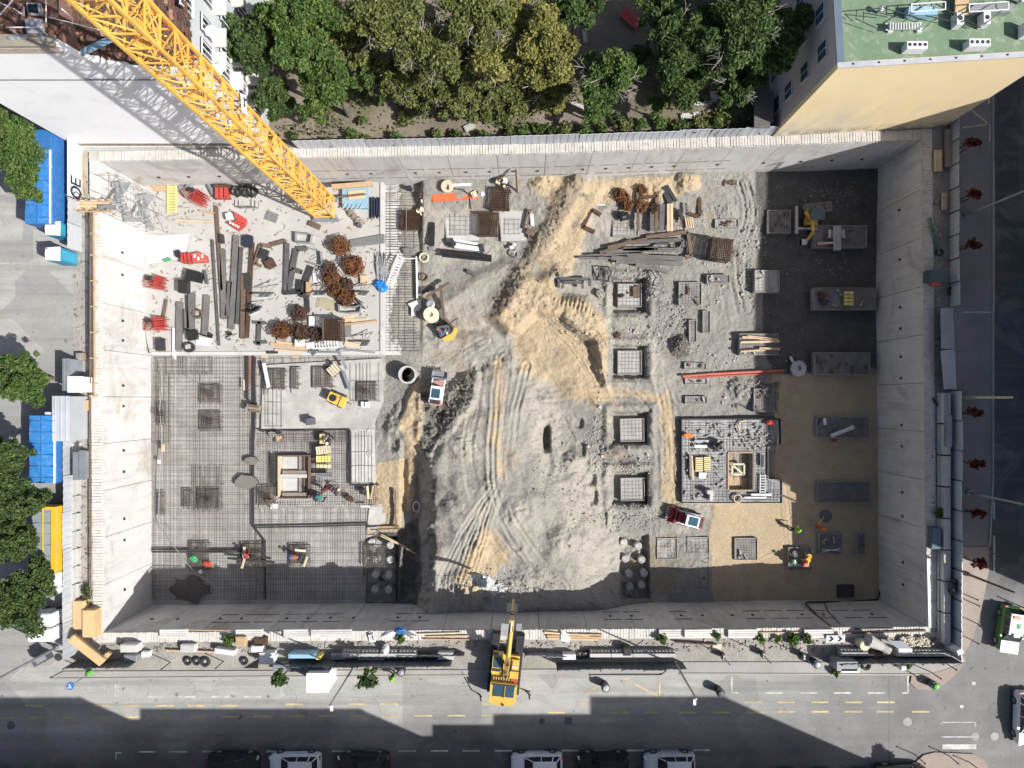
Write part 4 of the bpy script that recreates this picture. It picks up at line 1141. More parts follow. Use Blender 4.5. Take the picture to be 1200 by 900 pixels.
rebar_thing('pale rebar mat over the fresh concrete edge below the white raft',[(300,418,446,432),(300,418,332,505),(398,418,448,425)],-7.8,sx=(.2,.5),sy=(.5,1.2))
rebar_thing('thin bars showing through the pale pour beside the twin shaft',[(411,505,437,566),(310,432,330,500),(410,425,447,470)],-7.66,sx=(.25,.5),sy=(.9,2.2),th=(.016,.028))
rebar_thing('rebar mat round the twin shaft opening',[(303,505,324,594),(363,505,410,594),(324,505,363,532),(324,585,363,594),(410,568,443,594),(303,505,410,520)],-7.72,sx=(.16,.28),sy=(.18,.34),th=(.016,.03))
rebar_thing('rebar mat in the shade at the foot of the near wall',[(300,596,432,703)],-7.8,sx=(.16,.28),sy=(.4,.8))
rebar_thing('rebar strip with long bars right of the white raft',[(452,216,490,412),(452,216,466,300)],-7.66,sx=(.4,.9),sy=(.2,.32),th=(.018,.034))
def pad_cage(px,py,w,h,label,col=True,z=-7.62):
 t = wthing('column_starter',label,'rebar cage',W(px,py,z),'column starters tied into the mats')
 mb = MB();mat_bars(mb,px-w/2,py-h/2,px+w/2,py+h/2,z,sx=(.12,.18),sy=(.12,.18),th=(.03,.045))
 mb.build('mesh',rebar_mat,t,kind='stuff')
 c = W(px,py,z);hw = U(w/2,z);hh = U(h/2,z)
 MB().bar(c+Vector((-hw,hh,.03)),c+Vector((hw,hh,.03)),.07).bar(c+Vector((-hw,-hh,.03)),c+Vector((-hw,hh,.03)),.06).build('edge_bar',dark_steel,t,kind='stuff')
 if col:
  st_ = MB()
  for i in range(3):
   for j in range(3):
    st_.bar(c+Vector((-.2+i*.2,-.2+j*.2,-.1)),c+Vector((-.2+i*.2+RNG.uniform(-.05,.05),-.2+j*.2,.9)),.035)
  st_.build('starter_bars',rust_dark,t,kind='stuff')
for a in ((247.5,462,25,22,'dark starter pad, upper of the pair in the wide mat', True),(247.5,494,24,23,'dark starter pad, lower of the pair in the wide mat', True),(245,585,26,24,'dark starter pad beside the concrete puddle', True),(322,444,26,24,'brown starter pad under the white plank', False),(379,442,26,25,'brown starter pad beside the slatted pallet', False),(430,459,24,22,'rusty starter pad at the edge of the fresh concrete', True),(235,652,24,32,'starter pad with green and red scraps', False),(297,650,28,26,'starter pad crossed by two loose boards', True),(352,651,24,25,'brown starter pad with a kneeling worker', False),(438,651,25,26,'brown starter pad beside the round piles', False),(314,582,22,24,'starter pad in the corner left of the twin shaft', True),(189,485,10,26,'narrow starter pad against the white wall, upper', True),(189,590,10,26,'narrow starter pad against the white wall, lower', False),(346,443,10,26,'narrow brown starter pad in the fresh concrete', False),(220,585,10,22,'small starter pad in the wide mat beside the larger one', False),(457,690,1,1,'', False)):
 if a[4]:pad_cage(*a)
for px,py,w,h,lb in ((288,565,13,9,'brown grey puddle of spilt concrete, larger'),(294,540,8,5,'brown grey puddle of spilt concrete, smaller')):
 r = random.Random(px);c = W(px,py,-7.5)
 o = MB().prism([(c.x+U(w,-7.5)*math.cos(k*.5)*r.uniform(.85,1.1),c.y+U(h,-7.5)*math.sin(k*.5)*r.uniform(.85,1.1)) for k in range(12)],-7.9,-7.47).build('concrete_spill',M('spill',(.16,.15,.135),(.2,.19,.17),1))
 tag(o,lb,'concrete spill')
o = MB().prism([tuple((W(220,692,-7.5)+Vector((1.75*math.cos(k*.26)*(1+.18*math.sin(k*1.7)+.1*math.sin(k*3.1)),1.2*math.sin(k*.26)*(1+.2*math.cos(k*1.3)+.1*math.sin(k*2.3)),0))).xy) for k in range(24)],-7.9,-7.76).build('water_puddle',M('puddle',(.055,.05,.048),(.08,.074,.068),1.5,.3));tag(o,'dark ragged puddle in the shaded corner','puddle')
def strip(label,runs,w=.16,h=.2,z=-7.75,mat=dark_steel,name='stop_end_strip',cat='strip',group='black stop end strips'):
 mb = MB()
 for pts in runs:
  for a,b2 in zip(pts[:-1],pts[1:]):mb.bar(W(a[0],a[1],z+h/2),W(b2[0],b2[1],z+h/2),w,h)
 o = mb.build(name,mat); return tag(o,label,cat,group)
strip('black stop end strip left of the twin shaft running down to the near wall',[[(299,482),(297,520),(297,617),(310.5,634),(311,702)]],.12)
strip('black strip from the raft edge to the cage box, left of its pair',[[(290,418),(290,468),(297,473)]],.13)
strip('black strip from the raft edge to the cage box, right of its pair',[[(299,418),(298,440),(299,474)]],.13)
strip('thin red strip beside the black strips at the raft edge',[[(292.5,418),(292.5,450)]],.06,.15,mat=M('dull_red',(.4,.06,.05)),group=None)
strip('black double strip crossing the wide mat to the column pad',[[(178,644),(250,645),(311,645)],[(178,646.6),(310,647.2)]],.10)
strip('long black strip across the mat under the twin shaft',[[(298,618),(360,617),(432,615)]],.13)
strip('short dark strip above the twin shaft',[[(303,504.5),(410,503.5)]],.12)
strip('dark edge strip right of the twin shaft mat',[[(410,504),(411,568),(444,568)]],.12)
strip('loose dark strip beside the twin shaft',[[(318,531),(319,568)]],.15)
strip('dark loose board at the column pad, upper',[[(267,654),(322,659)]],.22,.06,-7.4)
tag(MB().path([W(*p,-7.3) for p in ((188,425),(190,450),(187,480),(190,510),(189,525),(187,560),(186,600),(187,616),(205,642),(230,673),(246,682),(258,695),(263,708))],.038,5).build('hose',galv),'long thin white hose snaking over the wide rebar mat','hose')
for px,py,rz,lb,mt in ((191,525,0,'pale board block tied on the white hose',pale_timber),(186.5,541,0,'white clip block on the white hose',white_paint),(235,670,.6,'white rag at the bend of the white hose',white_sheet)):
 tag(MB().box(W(px,py,-7.2),(.28,.7 if 'board' in lb else .35,.14),rz).box(W(px,py,-7.1),(.2,.4 if 'board' in lb else .2,.06),rz+.1).build('hose_block',mt),lb,'block')
t = wthing('cage_box','small brown timber cage box where the black strips meet','box',W(297,478,-7.3))
for k in range(3):MB().box(W(297+k*.5,475.5+k*3,-7.05),(1.05,.2,.12),-.15).build('slat',brown_timber if k!=1 else grey_timber,t)
MB().box(W(290.5,478,-7.2),(.12,.8,.4),-.15).box(W(304,480,-7.2),(.12,.8,.4),-.15).build('side',grey_timber,t,kind='stuff')
sh = wthing('shaft_opening','timber lined twin shaft opening in the rebar mat','shaft',W(343,559,-7.6))
zf = -7.3
def sbox(x0,y0,x1,y1,z0,z1): return MB().prism(pxy([(x0,y0),(x1,y0),(x1,y1),(x0,y1)],z1),z0,z1)
sbox(324,533,364,586,-9.2,-8.0+.02).build('shaft_floor',white_concrete,sh)
for a,b2,nm,mt in (((325.5,535,327,583),0,'side_board',pale_timber),((361,535,362.5,583),0,'side_board',brown_timber),((325.5,533.3,362.5,534.8),0,'end_board',brown_timber),((325.5,583.2,362.5,584.6),0,'end_board',brown_timber)):
 sbox(*a,-8.2,zf).build(nm,mt,sh)
for y0,y1 in ((535,556),(560,582)):
 sbox(331,y1-4.5,360,y1,-8.0,-7.55).build('step',grey_timber,sh)
 sbox(350,y0,353,y1-5,-8.0,-7.72).build('rib',grey_timber,sh);sbox(331,y0+.5,349,y1-5,-7.98,-7.9).build('panel',white_concrete,sh)
 sbox(356,y0,357.5,y1-5,-8.0,-7.65).build('rib',brown_timber,sh)
sbox(328.2,555.8,360,560,-8.0,-7.45).build('cross_wall',white_concrete,sh)
def slat_stack(label,px,py,w,h,n,rz,mat,frame=timber,z=-7.35,name='form_stack',vert=True,group=None):
 c = W(px,py,z);w = U(w,z);h = U(h,z)
 t = thing(name,label,'stack',c,group,rz)
 MB().box((0,0,.06),(w,h,.10)).build('tray',frame,t)
 for k in range(n):
  o = (k-(n-1)/2)*(w if vert else h)/n
  d = (w/n*.74,h*.92,.16) if vert else (w*.94,h/n*.72,.16)
  MB().box((o if vert else 0,0 if vert else o,.2+RNG.uniform(0,.04)),d,RNG.uniform(-.03,.03)).build('slat',mat,t)
 return t
ivory = M('ivory_slat',(.66,.60,.44),(.58,.52,.38),2,.7);cream = M('cream_slat',(.70,.62,.36),(.66,.56,.28),2,.7);yellow_sl = M('yellow_slat',(.78,.68,.22),(.7,.6,.18),2,.7)
slat_stack('cream slatted form stack, uppermost by the twin shaft',379,514,8,12,2,0,cream,z=-7.3,vert=True)
slat_stack('ivory slatted form stack, tilted, second by the twin shaft',379.5,527,17,10,6,.14,ivory,z=-7.3)
slat_stack('yellow slatted form stack, third by the twin shaft',379.5,537.5,16.5,8,5,.04,yellow_sl,z=-7.3)
slat_stack('low cream form stack, fourth by the twin shaft',380,546,17,4,4,-.02,cream,z=-7.3)
slat_stack('grey frame of slats, lowest by the twin shaft',380,556.5,17,5,3,.03,galv,frame=dark_steel,z=-7.3,vert=False)
for px,py,w,h,rz,mt,lb in ((431,577,2.6,15,.08,cream,'cream board at the mat edge, thick'),(436,577,1.2,17,-.2,pale_timber,'pale thin board at the mat edge'),(440,575,1.2,15,.05,grey_timber,'grey thin board at the mat edge'),(428,593.5,10,2,.0,white_paint,'short white board under the mat edge'),(352,507,22,1.2,0,grey_timber,'long grey lath above the twin shaft'),(312,440,4,29,.2,white_paint,'white plank lying askew on the brown starter pad'),(406,446,3.6,24,.36,grey_paint,'blue grey plank lying askew on fresh concrete'),(401,421,3,24,.42,grey_paint,'blue grey plank hanging off the raft edge'),(286,451,1.4,12,.05,pale_timber,'pale lath beside the black strips'),(205,418,2.6,6,0,white_paint,'short white post stub at the raft edge'),(310,417.5,7,4,0,pale_timber,'pale square board at the raft edge'),(346,418,9,3,0,timber,'orange brown board at the raft edge'),(447,392,1.6,6,.4,white_paint,'short white batten beside the raft corner')):
 zt = gz(px,py)+.1 if px>455 else -7.3
 if py<426 and px>390:zt = -6.9
 o = MB().box(W(px,py,zt),(U(w,zt),U(h,zt),.1),rz).box(W(px,py,zt+.07),(U(w*.8,zt),U(h*.9,zt),.03),rz+.01).build('plank',mt);tag(o,lb,'plank','loose planks around the mats')
t = slat_stack('cream slotted pallet lying diagonally by the brown starter pad',391.5,433.5,13,12.5,4,.72,ivory,frame=brown_timber,z=-7.3,name='pallet',group='pallets')
o = MB().box(W(364,494,-7.3),(.75,.6,.8),.1).box(W(364,494,-6.88),(.8,.64,.08),.1).build('toolbox',dark_panel);tag(o,'dark blue upright box on the fresh concrete','box')
def pile_group(pts,zt,zbase,label):
 for i,(px,py) in enumerate(pts):
  c = W(px,py,zt)
  rows = ['top row','second row','third row','bottom row']
  t = thing('concrete_pile',label+', '+('left' if i%2==0 else 'right')+' one of the '+rows[i//2],'pile',(c.x,c.y,zbase),'cropped piles '+('by the rebar mat' if px<600 else 'by the haul ramp'))
  hgt = zt-zbase
  MB().lathe((0,0,0),[(.40,0),(.37,hgt*.6),(.36,hgt-.05),(.31,hgt)],12).build('shaft',concrete,t,smooth=False)
  mb = MB()
  for k in range(6):mb.bar((.22*math.cos(k*1.05),.22*math.sin(k*1.05),hgt-.02),(.26*math.cos(k*1.05+.1),.26*math.sin(k*1.05),hgt+.25),.03)
  mb.build('starter_bars',rust_dark,t,kind='stuff')
for q,zq in (([(725,629),(760,627),(762,702),(727,702)],-8.85),([(429,629),(467,629),(467,707),(428,707)],-9.1)):tag(MB().prism(pxy(q,zq),zq-.5,zq).build('blinding',lean_concrete),kind='structure')
pile_group([(435,636),(457,639),(439,657),(457,656),(439.5,673.5),(455,674),(439,691),(455,691.5)],-7.7,-9.6,'round pile by the rebar mat')
pile_group([(731,636),(748,640),(733,655),(752,656),(737,673),(755,672),(738,688),(752,686)],-7.75,-9.6,'round pile right of the haul ramp')
for i,(a,b2) in enumerate((((446,628),(482,645)),((449,627),(487,649)),((447,626),(476,641)))):
 o = MB().bar(W(*a,-7.4),W(*b2,-7.6),.09).bar(W(*a,-7.36),W(*b2,-7.57),.05).build('long_pole',pale_timber);tag(o,['upper','longest','shortest'][i]+' pale timber pole lying across the pile pit','pole','poles across the pile pit')
tag(MB().bar(W(463,574,-7.4),W(463.5,620,-7.4),.09,.3).bar(W(434,620.5,-7.4),(W(470,619,-7.4)),.08,.3).build('edge_board',brown_timber),'thin brown edge boards standing on the small sand patch','boards')
tag(MB().path([W(488+4*math.cos(k),594+6*math.sin(k),-7.4+.02*k) for k in [i*.5 for i in range(26)]],.04,4).build('hose_coil',white_paint),'white hose coil at the edge of the haul road trench','hose')
for i,(px,py) in enumerate(((434,506),(434,531))):
 c = W(px,py,-7.95);o = MB().lathe(c,[(.36,-.1),(.36,.25),(.28,.3),(0,.26)],12).build('cropped_stub',concrete);tag(o,'round concrete stub flush with the pale pour, %s one'%('upper' if i==0 else 'lower'),'stub','stubs in the pale pour')
o = MB().box(W(428,474,-7.5),(.75,.55,.3)).box(W(430,474,-7.3),(.35,.45,.2)).build('scrap_box',white_paint);tag(o,'white box with dark gap below the rusty starter pad','box')
# steel and scrap stored on the raft
def beam(label,x0,y0,x1,y1,w,mat=beam_steel,z=ZS,h=.24,lift=0.0,grp='steel beams stored on the raft',name='steel_beam'):
 a = W(x0,y0,z+h/2+lift+.01);b2 = W(x1,y1,z+h/2+lift+.01)
 ww = U(w,z)
 mb = MB()
 if ww>.28:mb.ibeam(a,b2,ww,h,.05)
 else:mb.bar(a,b2,ww,h)
 o = mb.build(name,mat); return tag(o,label,'beam',grp)
for a in (('long slim grey beam at the left of the stored steel',253.5,242,260,340,3.2,brown_timber),('curved looking thin pipe left of the stored beams',249,281,257,405,1.8,steel),('grey beam behind the thin pipe, upper',261,292,262.5,374,6,beam_steel),('wide grey beam in the middle of the long beams',277,276,271,386,6.5,beam_steel),('second wide grey beam tight beside the middle one',270,330,266,370,5,steel),('short narrow beam beside the wide middle beam',283,290,278,380,3.4,steel),('dark brown beam right of the long beams',285.5,322,284.5,397,5,brown_timber),('reddish brown beam right of the dark one',296,284,289.5,396,4,rust_dark),('stout grey beam nearest the lower left corner',211,354,209.5,411,7,beam_steel),('stout grey beam second from the lower left corner',225,344,224,399,7.5,beam_steel),('narrow short beam between the two stout beams',218,363,219,392,4.5,beam_steel),('stout grey beam third from the lower left corner',242.5,346,240,394,6.5,beam_steel),('dark strip beam beside the third stout beam',219.5,346,221,385,2.5,dark_steel),('dark grey beam in the tangle left of the rust bundles',336.5,285,335,345,5,steel),('grey beam leaning in the tangle, lower',347,292,338,345,5.5,steel),('dark short beam across the tangle',339,315,354,319,5,dark_steel),('dark upright beam under the tangle',360,350,361,366,4,dark_steel),('grey beam at the raft left of the dark bundles',304,377,303,405,4,steel),('grey beam head across the small tee',297,378,312,378.5,3,steel),('grey beam at the foot of the small tee',299,402,313,401,3,steel),('pale pipe lying beside the red heap',234,247,252,250,1.6,timber),('pale pipe lying below the yellow grating',205,258,250,260,1.6,pale_timber),('dark beam left of the small crates',240,317,243,333,2.4,steel),('thin brown lath near the stout beams',195,351,191.5,372,2,brown_timber),('white post at the raft edge',203.5,384,204,418,2.2,white_paint),('dark strip laid over the stout beams',216,385,248,396,1.6,dark_steel),('brown beam piece above the tangle',317,287,335,282,4,brown_timber)):
 beam(*a)
def bracket(label,pts,w=5,mat=steel,z=ZS,h=.25,grp='angle brackets of stored steel'):
 mb = MB()
 for a,b2 in zip(pts[:-1],pts[1:]):mb.bar(W(*a,z+h/2+.02),W(*b2,z+h/2+.02),U(w,z),h)
 return tag(mb.build('steel_bracket',mat),label,'bracket',grp)
bracket('brown c shaped steel bracket left of the tangle',[(318,289),(306,287),(299,309),(306,312)],4,brown_timber)
bracket('dark steel frame in the tangle left of the rust bundles',[(360,291),(348,292),(342,316),(352,318)],5,steel)
bracket('dark cranked steel piece in the middle of the tangle',[(365,312),(358,330),(352,345),(362,348)],6,dark_steel)
bracket('dark cross piece of the tangle',[(332,343),(350,342),(351,328)],5,dark_steel)
bracket('thin grey frame on the raft under the crane',[(346,273),(366,275),(364,285),(347,284),(347,273)],1,galv,h=.5)
bracket('thin grey frame in the tangle',[(360,290),(376,295),(378,312),(362,308)],1.2,galv,h=.5)
bracket('grey frame below the rust bundles',[(397,357),(407,360),(415,360),(424,358),(422,366),(408,367),(398,366),(397,357)],1,galv,h=.5)
bracket('thin tripod rods below the rust bundles',[(416,354),(428,362),(418,350),(426,355)],1,steel,h=.4)
for px,py,r_,mt,lb in ((232,368,6.5,brown_timber,'brown coiled strap between the stout beams'),(222,407,7,dark_steel,'dark flat coil at the foot of the stout beams'),(247,393,2.6,black_pl,'black ring beside the white sheet pieces'),(269.5,391,2.6,black_pl,'black ring at the foot of the wide beams, upper'),(269.5,397,2.6,galv,'pale ring at the foot of the wide beams, lower')):
 c = W(px,py,ZS+.12)
 o = MB().path([c+Vector((U(r_)*math.cos(k*.63)*1.0,U(r_)*.8*math.sin(k*.63),.1*(k%3))) for k in range(21)],.1 if r_>4 else .07,5).build('strap_coil',mt);tag(o,lb,'coil','coils on the raft')
def stirrups(px,py,r_,mat,label,z=ZS,n=44,grp='bundles of rebar stirrups',flat=.6):
 rr = random.Random(int(px*13+py));R_ = U(r_,z);c = W(px,py,z+R_*flat)
 mb = MB()
 mb.blob((c.x,c.y,z+R_*.3),(R_*.72,R_*.72,R_*.38),int(px),.2,9,5)
 for k in range(n):
  a = rr.uniform(0,6.28);d = R_*rr.uniform(0,.55)
  o = c+Vector((math.cos(a)*d,math.sin(a)*d,rr.uniform(-.35,.45)*R_*flat))
  s = R_*rr.uniform(.32,.5)
  m_ = Matrix.Rotation(rr.uniform(0,6.28),3,'Z')@Matrix.Rotation(rr.uniform(-.9,.9),3,'X')@Matrix.Rotation(rr.uniform(-.9,.9),3,'Y')
  q = [o+m_@Vector((x*s,y*s*.8,0)) for x,y in ((-1,-1),(1,-1),(1,1),(-1,1))]
  for i in range(4):mb.bar(q[i],q[(i+1)%4],.05)
 return tag(mb.build('stirrup_bundle',mat,kind='stuff') if False else mb.build('stirrup_bundle',mat),label,'rebar bundle',grp)
for a in ((399,289,13.5,rust,'round orange rust stirrup bundle nearest the crane foot'),(414,311,14.5,rust,'largest orange rust stirrup bundle, right of the others'),(387,315,10,rust_dark,'grey brown stirrup bundle left of the large one'),(389,327,13,rust,'orange rust stirrup bundle under the grey brown one'),(394,340,11,rust,'small orange rust stirrup bundle in the middle of the chain'),(405,348,13,rust,'orange rust stirrup bundle at the lower end of the chain'),(406,334,10,rust_dark,'dark stirrup bundle in the shade of the chain'),(351,368,12,rust_dark,'brown stirrup bundle above the dark row'),(330,387,13.5,rust,'brown stirrup bundle at the left end of the dark row'),(352,389,13,rust_dark,'dark grey stirrup bundle in the middle of the dark row'),(373,392,11,rust_dark,'dark stirrup bundle beside the mesh cage')):
 stirrups(*a)
def cage(label,px,py,w,h,hgt,z,rz=0.0,mat=rust_dark,n=10,grp='box cages of mesh',solid=True):
 c = W(px,py,z+hgt);c = Vector((c.x,c.y,z));w = U(w,z+hgt);h = U(h,z+hgt)
 t = thing('mesh_cage',label,'cage',c,grp,rz)
 mb = MB()
 for k in range(n+1):
  for zz in ((.05,hgt) if not solid else (.05,hgt*.5,hgt)):
   mb.bar((-w/2+w*k/n,-h/2,zz),(-w/2+w*k/n,h/2,zz),.04);mb.bar((-w/2,-h/2+h*k/n,zz),(w/2,-h/2+h*k/n,zz),.04)
  for s in (-1,1):
   mb.bar((-w/2+w*k/n,s*h/2,0),(-w/2+w*k/n,s*h/2,hgt),.035);mb.bar((s*w/2,-h/2+h*k/n,0),(s*w/2,-h/2+h*k/n,hgt),.035)
 for zz in (hgt*.25,hgt*.5,hgt*.75):
  for s in (-1,1):
   mb.bar((-w/2,s*h/2,zz),(w/2,s*h/2,zz),.035);mb.bar((s*w/2,-h/2,zz),(s*w/2,h/2,zz),.035)
 mb.build('mesh',mat,t,kind='stuff')
 fr = MB()
 for x in (-w/2,w/2):
  for y in (-h/2,h/2):fr.bar((x,y,0),(x,y,hgt+.05),.08)
 fr.build('corner_bar',dark_steel,t,kind='stuff')
 return t
t = cage('tall dark mesh cage with timber rails standing beside the dark stirrup bundles',390,386,21,25,1.3,ZS)
for s in (-1,1):MB().box((s*.88,0,1.36),(.1,2.3,.1)).build('rail',brown_timber,t)
def prop_panel(label,px,py,w,h,rz=0.0,z=ZS,tall=1.6):
 c = W(px,py,z);t = thing('propped_panel',label,'formwork panel',c,'propped formwork panels on the raft',rz)
 w = U(w,z);h = U(h,z)
 MB().box((0,0,tall*.5),(w,.10,tall),0,.38).build('panel',M('panel_pale',(.50,.55,.57),(.42,.47,.49),1.2,.5),t)
 fr = MB()
 for x in (-w/2,0,w/2):fr.box((x,.08,tall*.5),(.07,.12,tall),0,.38)
 fr.build('frame',galv,t,kind='stuff')
 pr = MB()
 for x,y in ((-w*.5,h*.6),(w*.2,h*.8),(w*.9,h*.5)):
  pr.tube((x*.4,.3,tall*.85),(x,y+.5,.02),.035,5)
 pr.build('prop',galv,t,kind='stuff')
for a in (('pale formwork panel on props right of the reddish beam',315,348,13,18),('pale formwork panel on props left of the rust bundles',378,346,12,14),('pale formwork panel on props by the raft edge',428,346,9,16,-.1),('pale formwork panel on props at the raft corner',430,404,8,15,.05),('pale formwork panel leaning above the dark row',304,366,12,9,.4)):
 prop_panel(*a)
for px,py,w,h,rz,hh,mt,lb in ((216,336,10,15,0,.8,black_pl,'black plastic crate left of the stout beams'),(228,324,18,12,-.25,.7,black_pl,'black covered heap above the stout beams'),(226,393,11,11,.15,.5,black_pl,'black square tray on the stout beams'),(188,404,9,14,.05,.5,dark_steel,'dark square crate at the lower left raft corner'),(260,280,4,10,.1,.5,dark_steel,'small dark drum beside the slim beam'),(290,330,7,18,0,.3,dark_steel,'dark plate leaning on the reddish beam'),(296,361,9,8,-.2,.4,dark_steel,'dark open crate by the reddish beam'),(309,298,9,12,-.35,.45,dark_steel,'dark machine case inside the c shaped bracket'),(317,309,10,10,.5,.5,rust_dark,'brown scrap pack beside the dark machine case'),(291,283,10,13,.0,.45,navy_fab,'dark blue bag of clips at the top of the long beams'),(362,338,5,14,0,.6,timber,'yellow brown timber box in the tangle'),(318,254,15,11,-.35,.03,M('grey_ply',(.2,.2,.2),(.16,.16,.16),1),'grey sheet lying flat under the crane shadow'),(369,264,13,6,-.4,.35,brown_timber,'brown timber pack at the crane foot'),(427,328,9,10,0,.3,pale_timber,'pale timber tray by the blue heap'),(372,325,10,11,.1,.1,white_sheet,'pale flat sheet right of the tangle'),(239,400,18,9,-.08,.06,white_sheet,'crumpled white sheet at the foot of the third stout beam'),(367,377,9,12,.02,.3,white_paint,'white block above the mesh cage'),(352,402,11,8,0,.5,white_sheet,'white sack before the dark row'),(364,405,9,7,.1,.3,white_paint,'white box at the end of the ladder rack'),(368,411,10,8,.6,.12,dark_panel,'dark blue panel lying over the raft edge'),(382,356,22,13,-.3,.04,M('khaki_sheet',(.42,.38,.27),(.36,.32,.22),1),'khaki sheet spread below the propped panels'),(408,374,14,9,.1,.03,pale_timber,'pale plywood sheet beside the mesh cage'),(407,385,9,20,0,.03,M('grey_ply'),'grey plywood sheet right of the mesh cage')):
 c = W(px,py,ZS+hh/2+.01);w2,h2 = U(w,ZS),U(h,ZS)
 o = MB().box(c,(w2,h2,hh),rz).box(c+Vector((.03,.02,hh/2+.01)),(w2*.78,h2*.7,.05),rz+.1).build('crate' if hh>.15 else 'sheet',mt);tag(o,lb,'crate' if hh>.15 else 'sheet')
for k,(x0,y0,x1,y1,w,mt) in enumerate(((317,403,360,409,4,timber),(322,410,355,413,3,pale_timber),(324,401,362,405,2.4,pale_timber),(312,413,326,413,3,dark_steel),(404,402,422,406,5,pale_timber),(396,376,430,374,3,pale_timber),(398,381,442,376,2,timber),(360,412.5,400,413,2,galv),(398,409,440,413.5,2,galv))):
 o = beam(['brown','pale','thin pale','dark','short pale','yellowish','long thin','grey','long grey'][k]+' timber lying along the lower raft edge, number of its row',x0,y0,x1,y1,w,mt,h=.14,grp='timbers along the raft edge',name='timber')
 o['label'] = ['brown thick plank at the left of the lower raft edge','pale plank overhanging the lower raft edge','thin pale plank behind the brown thick one','dark plank at the left end of the lower raft edge','short pale plank beside the raft corner panel','yellowish plank right of the mesh cage','long thin plank right of the mesh cage','grey rail in front of the ladder rack','grey rail at the raft corner'][k]
 o['category'] = 'plank'
def ladder(label,x0,y0,x1,y1,w,z,n,mat=white_paint,z1=None):
 a = W(x0,y0,z);b2 = W(x1,y1,z if z1 is None else z1);d = (b2-a);L = d.length;d.normalize()
 o = Vector((-d.y,d.x,0)).normalized()*U(w,z)/2
 t = wthing('ladder',label,'ladder',(a+b2)/2,'ladders')
 MB().bar(a+o,b2+o,.1).build('stile',mat,t);MB().bar(a-o,b2-o,.1).build('stile',mat,t)
 for k in range(n):
  c = a+d*(L*(k+.5)/n);MB().bar(c-o,c+o,.1,.05).build('rung',mat,t)
ladder('white ladder lying flat along the lower raft edge',366,404.5,397,402.5,8,ZS+.35,9)
ladder('white ladder sloping from the raft down to the rebar strip',470,300,456,336,7,-6.9,11,z1=-6.6)
ladder('pale ladder inside the notched pile cap, at its right side',894,556,893.5,578,6,-7.0,7,galv)
o = MB()
for k in range(7):o.bar(W(410,282+k*1.3,ZS+.2),W(452,275+k*1.6,ZS+.3),.07)
tag(o.build('pipe_bundle',galv),'grey conveyor bundle of tubes from the raft to the rebar strip','pipe bundle','pipe bundles')
o = MB()
for k in range(8):o.tube(W(434+k*1.5,231+(k%3),ZS+.1+.12*(k%2)),W(434+k*1.4,256-(k%3)*2,ZS+.1+.12*(k%2)),.07,6)
tag(o.build('pipe_bundle',navy_fab),'bundle of dark blue pipes by the raft top edge','pipe bundle','pipe bundles')
o = MB();rr = random.Random(4)
for k in range(26):
 x = 441+rr.uniform(0,11);o.path([W(x,295+rr.uniform(0,8),ZS+.1+rr.uniform(0,.3)),W(x+rr.uniform(-3,4),312,ZS+.3),W(x+rr.uniform(-2,6),330+rr.uniform(-6,4),ZS+.1)],.035,4)
tag(o.build('rod_bundle',galv),'tangled bundle of grey rods between raft and rebar strip','rod bundle')
o = MB()
for k in range(5):o.blob(W(444+2.2*k-(k>2)*3,333+2.2*(k%3),ZS+.2),(.42,.36,.32),20+k,.3,9,6)
tag(o.build('plastic_heap',M('blue_sheet',(.02,.24,.70),(.015,.18,.58),3,.4)),'crumpled bright blue plastic heap at the raft edge','plastic sheet')
t = wthing('formwork_deck','pale blue formwork deck with timbers beside the crane foot','deck',W(416,232,ZS))
MB().prism(pxy([(401,218),(431,218),(431,244),(401,243)],ZS+.5),ZS,ZS+.5).build('deck',light_blue,t)
for k in range(5):MB().box(W(403+k*5,242,ZS+.56),(.12,.5,.08),-.5).build('cleat',light_blue,t)
MB().box(W(418,228,ZS+.56),(1.6,.8,.08),.1).build('board',pale_timber,t)
o = MB().bar(W(389,219,ZS+1.5),W(437,215.5,ZS+1.5),.45,.2).bar(W(389,219,ZS+1.62),W(437,215.5,ZS+1.62),.2,.05).build('timber_beam',timber);tag(o,'thick orange brown timber beam over the pale blue deck','beam')
beam('thin brown timber over the pale blue deck',396,231,428,227.5,1.6,brown_timber,ZS,.2,.6)
o = MB().tube(W(390,213,ZS+.3),W(429,207.5,ZS+.3),.28,10).tube(W(424,208,ZS+.3),W(430,207,ZS+.3),.33,10).build('steel_pipe',steel);tag(o,'dark steel pipe lying along the wall above the timber beam','pipe')
o = MB()
for k in range(8):o.blob(W(407+k*1.9+(k%2)*3,245+k*2.3,ZS+.15),(.3,.26,.25),60+k,.35,6,4)
tag(o.build('scrap_heap',grey_timber),'small heap of brown scrap below the pale blue deck','scrap')
o = MB().lathe(W(422,265,ZS),[(.2,0),(.2,.5),(.16,.55),(0,.5)],10).build('drum',dark_panel);tag(o,'little dark drum below the scrap heap','drum')
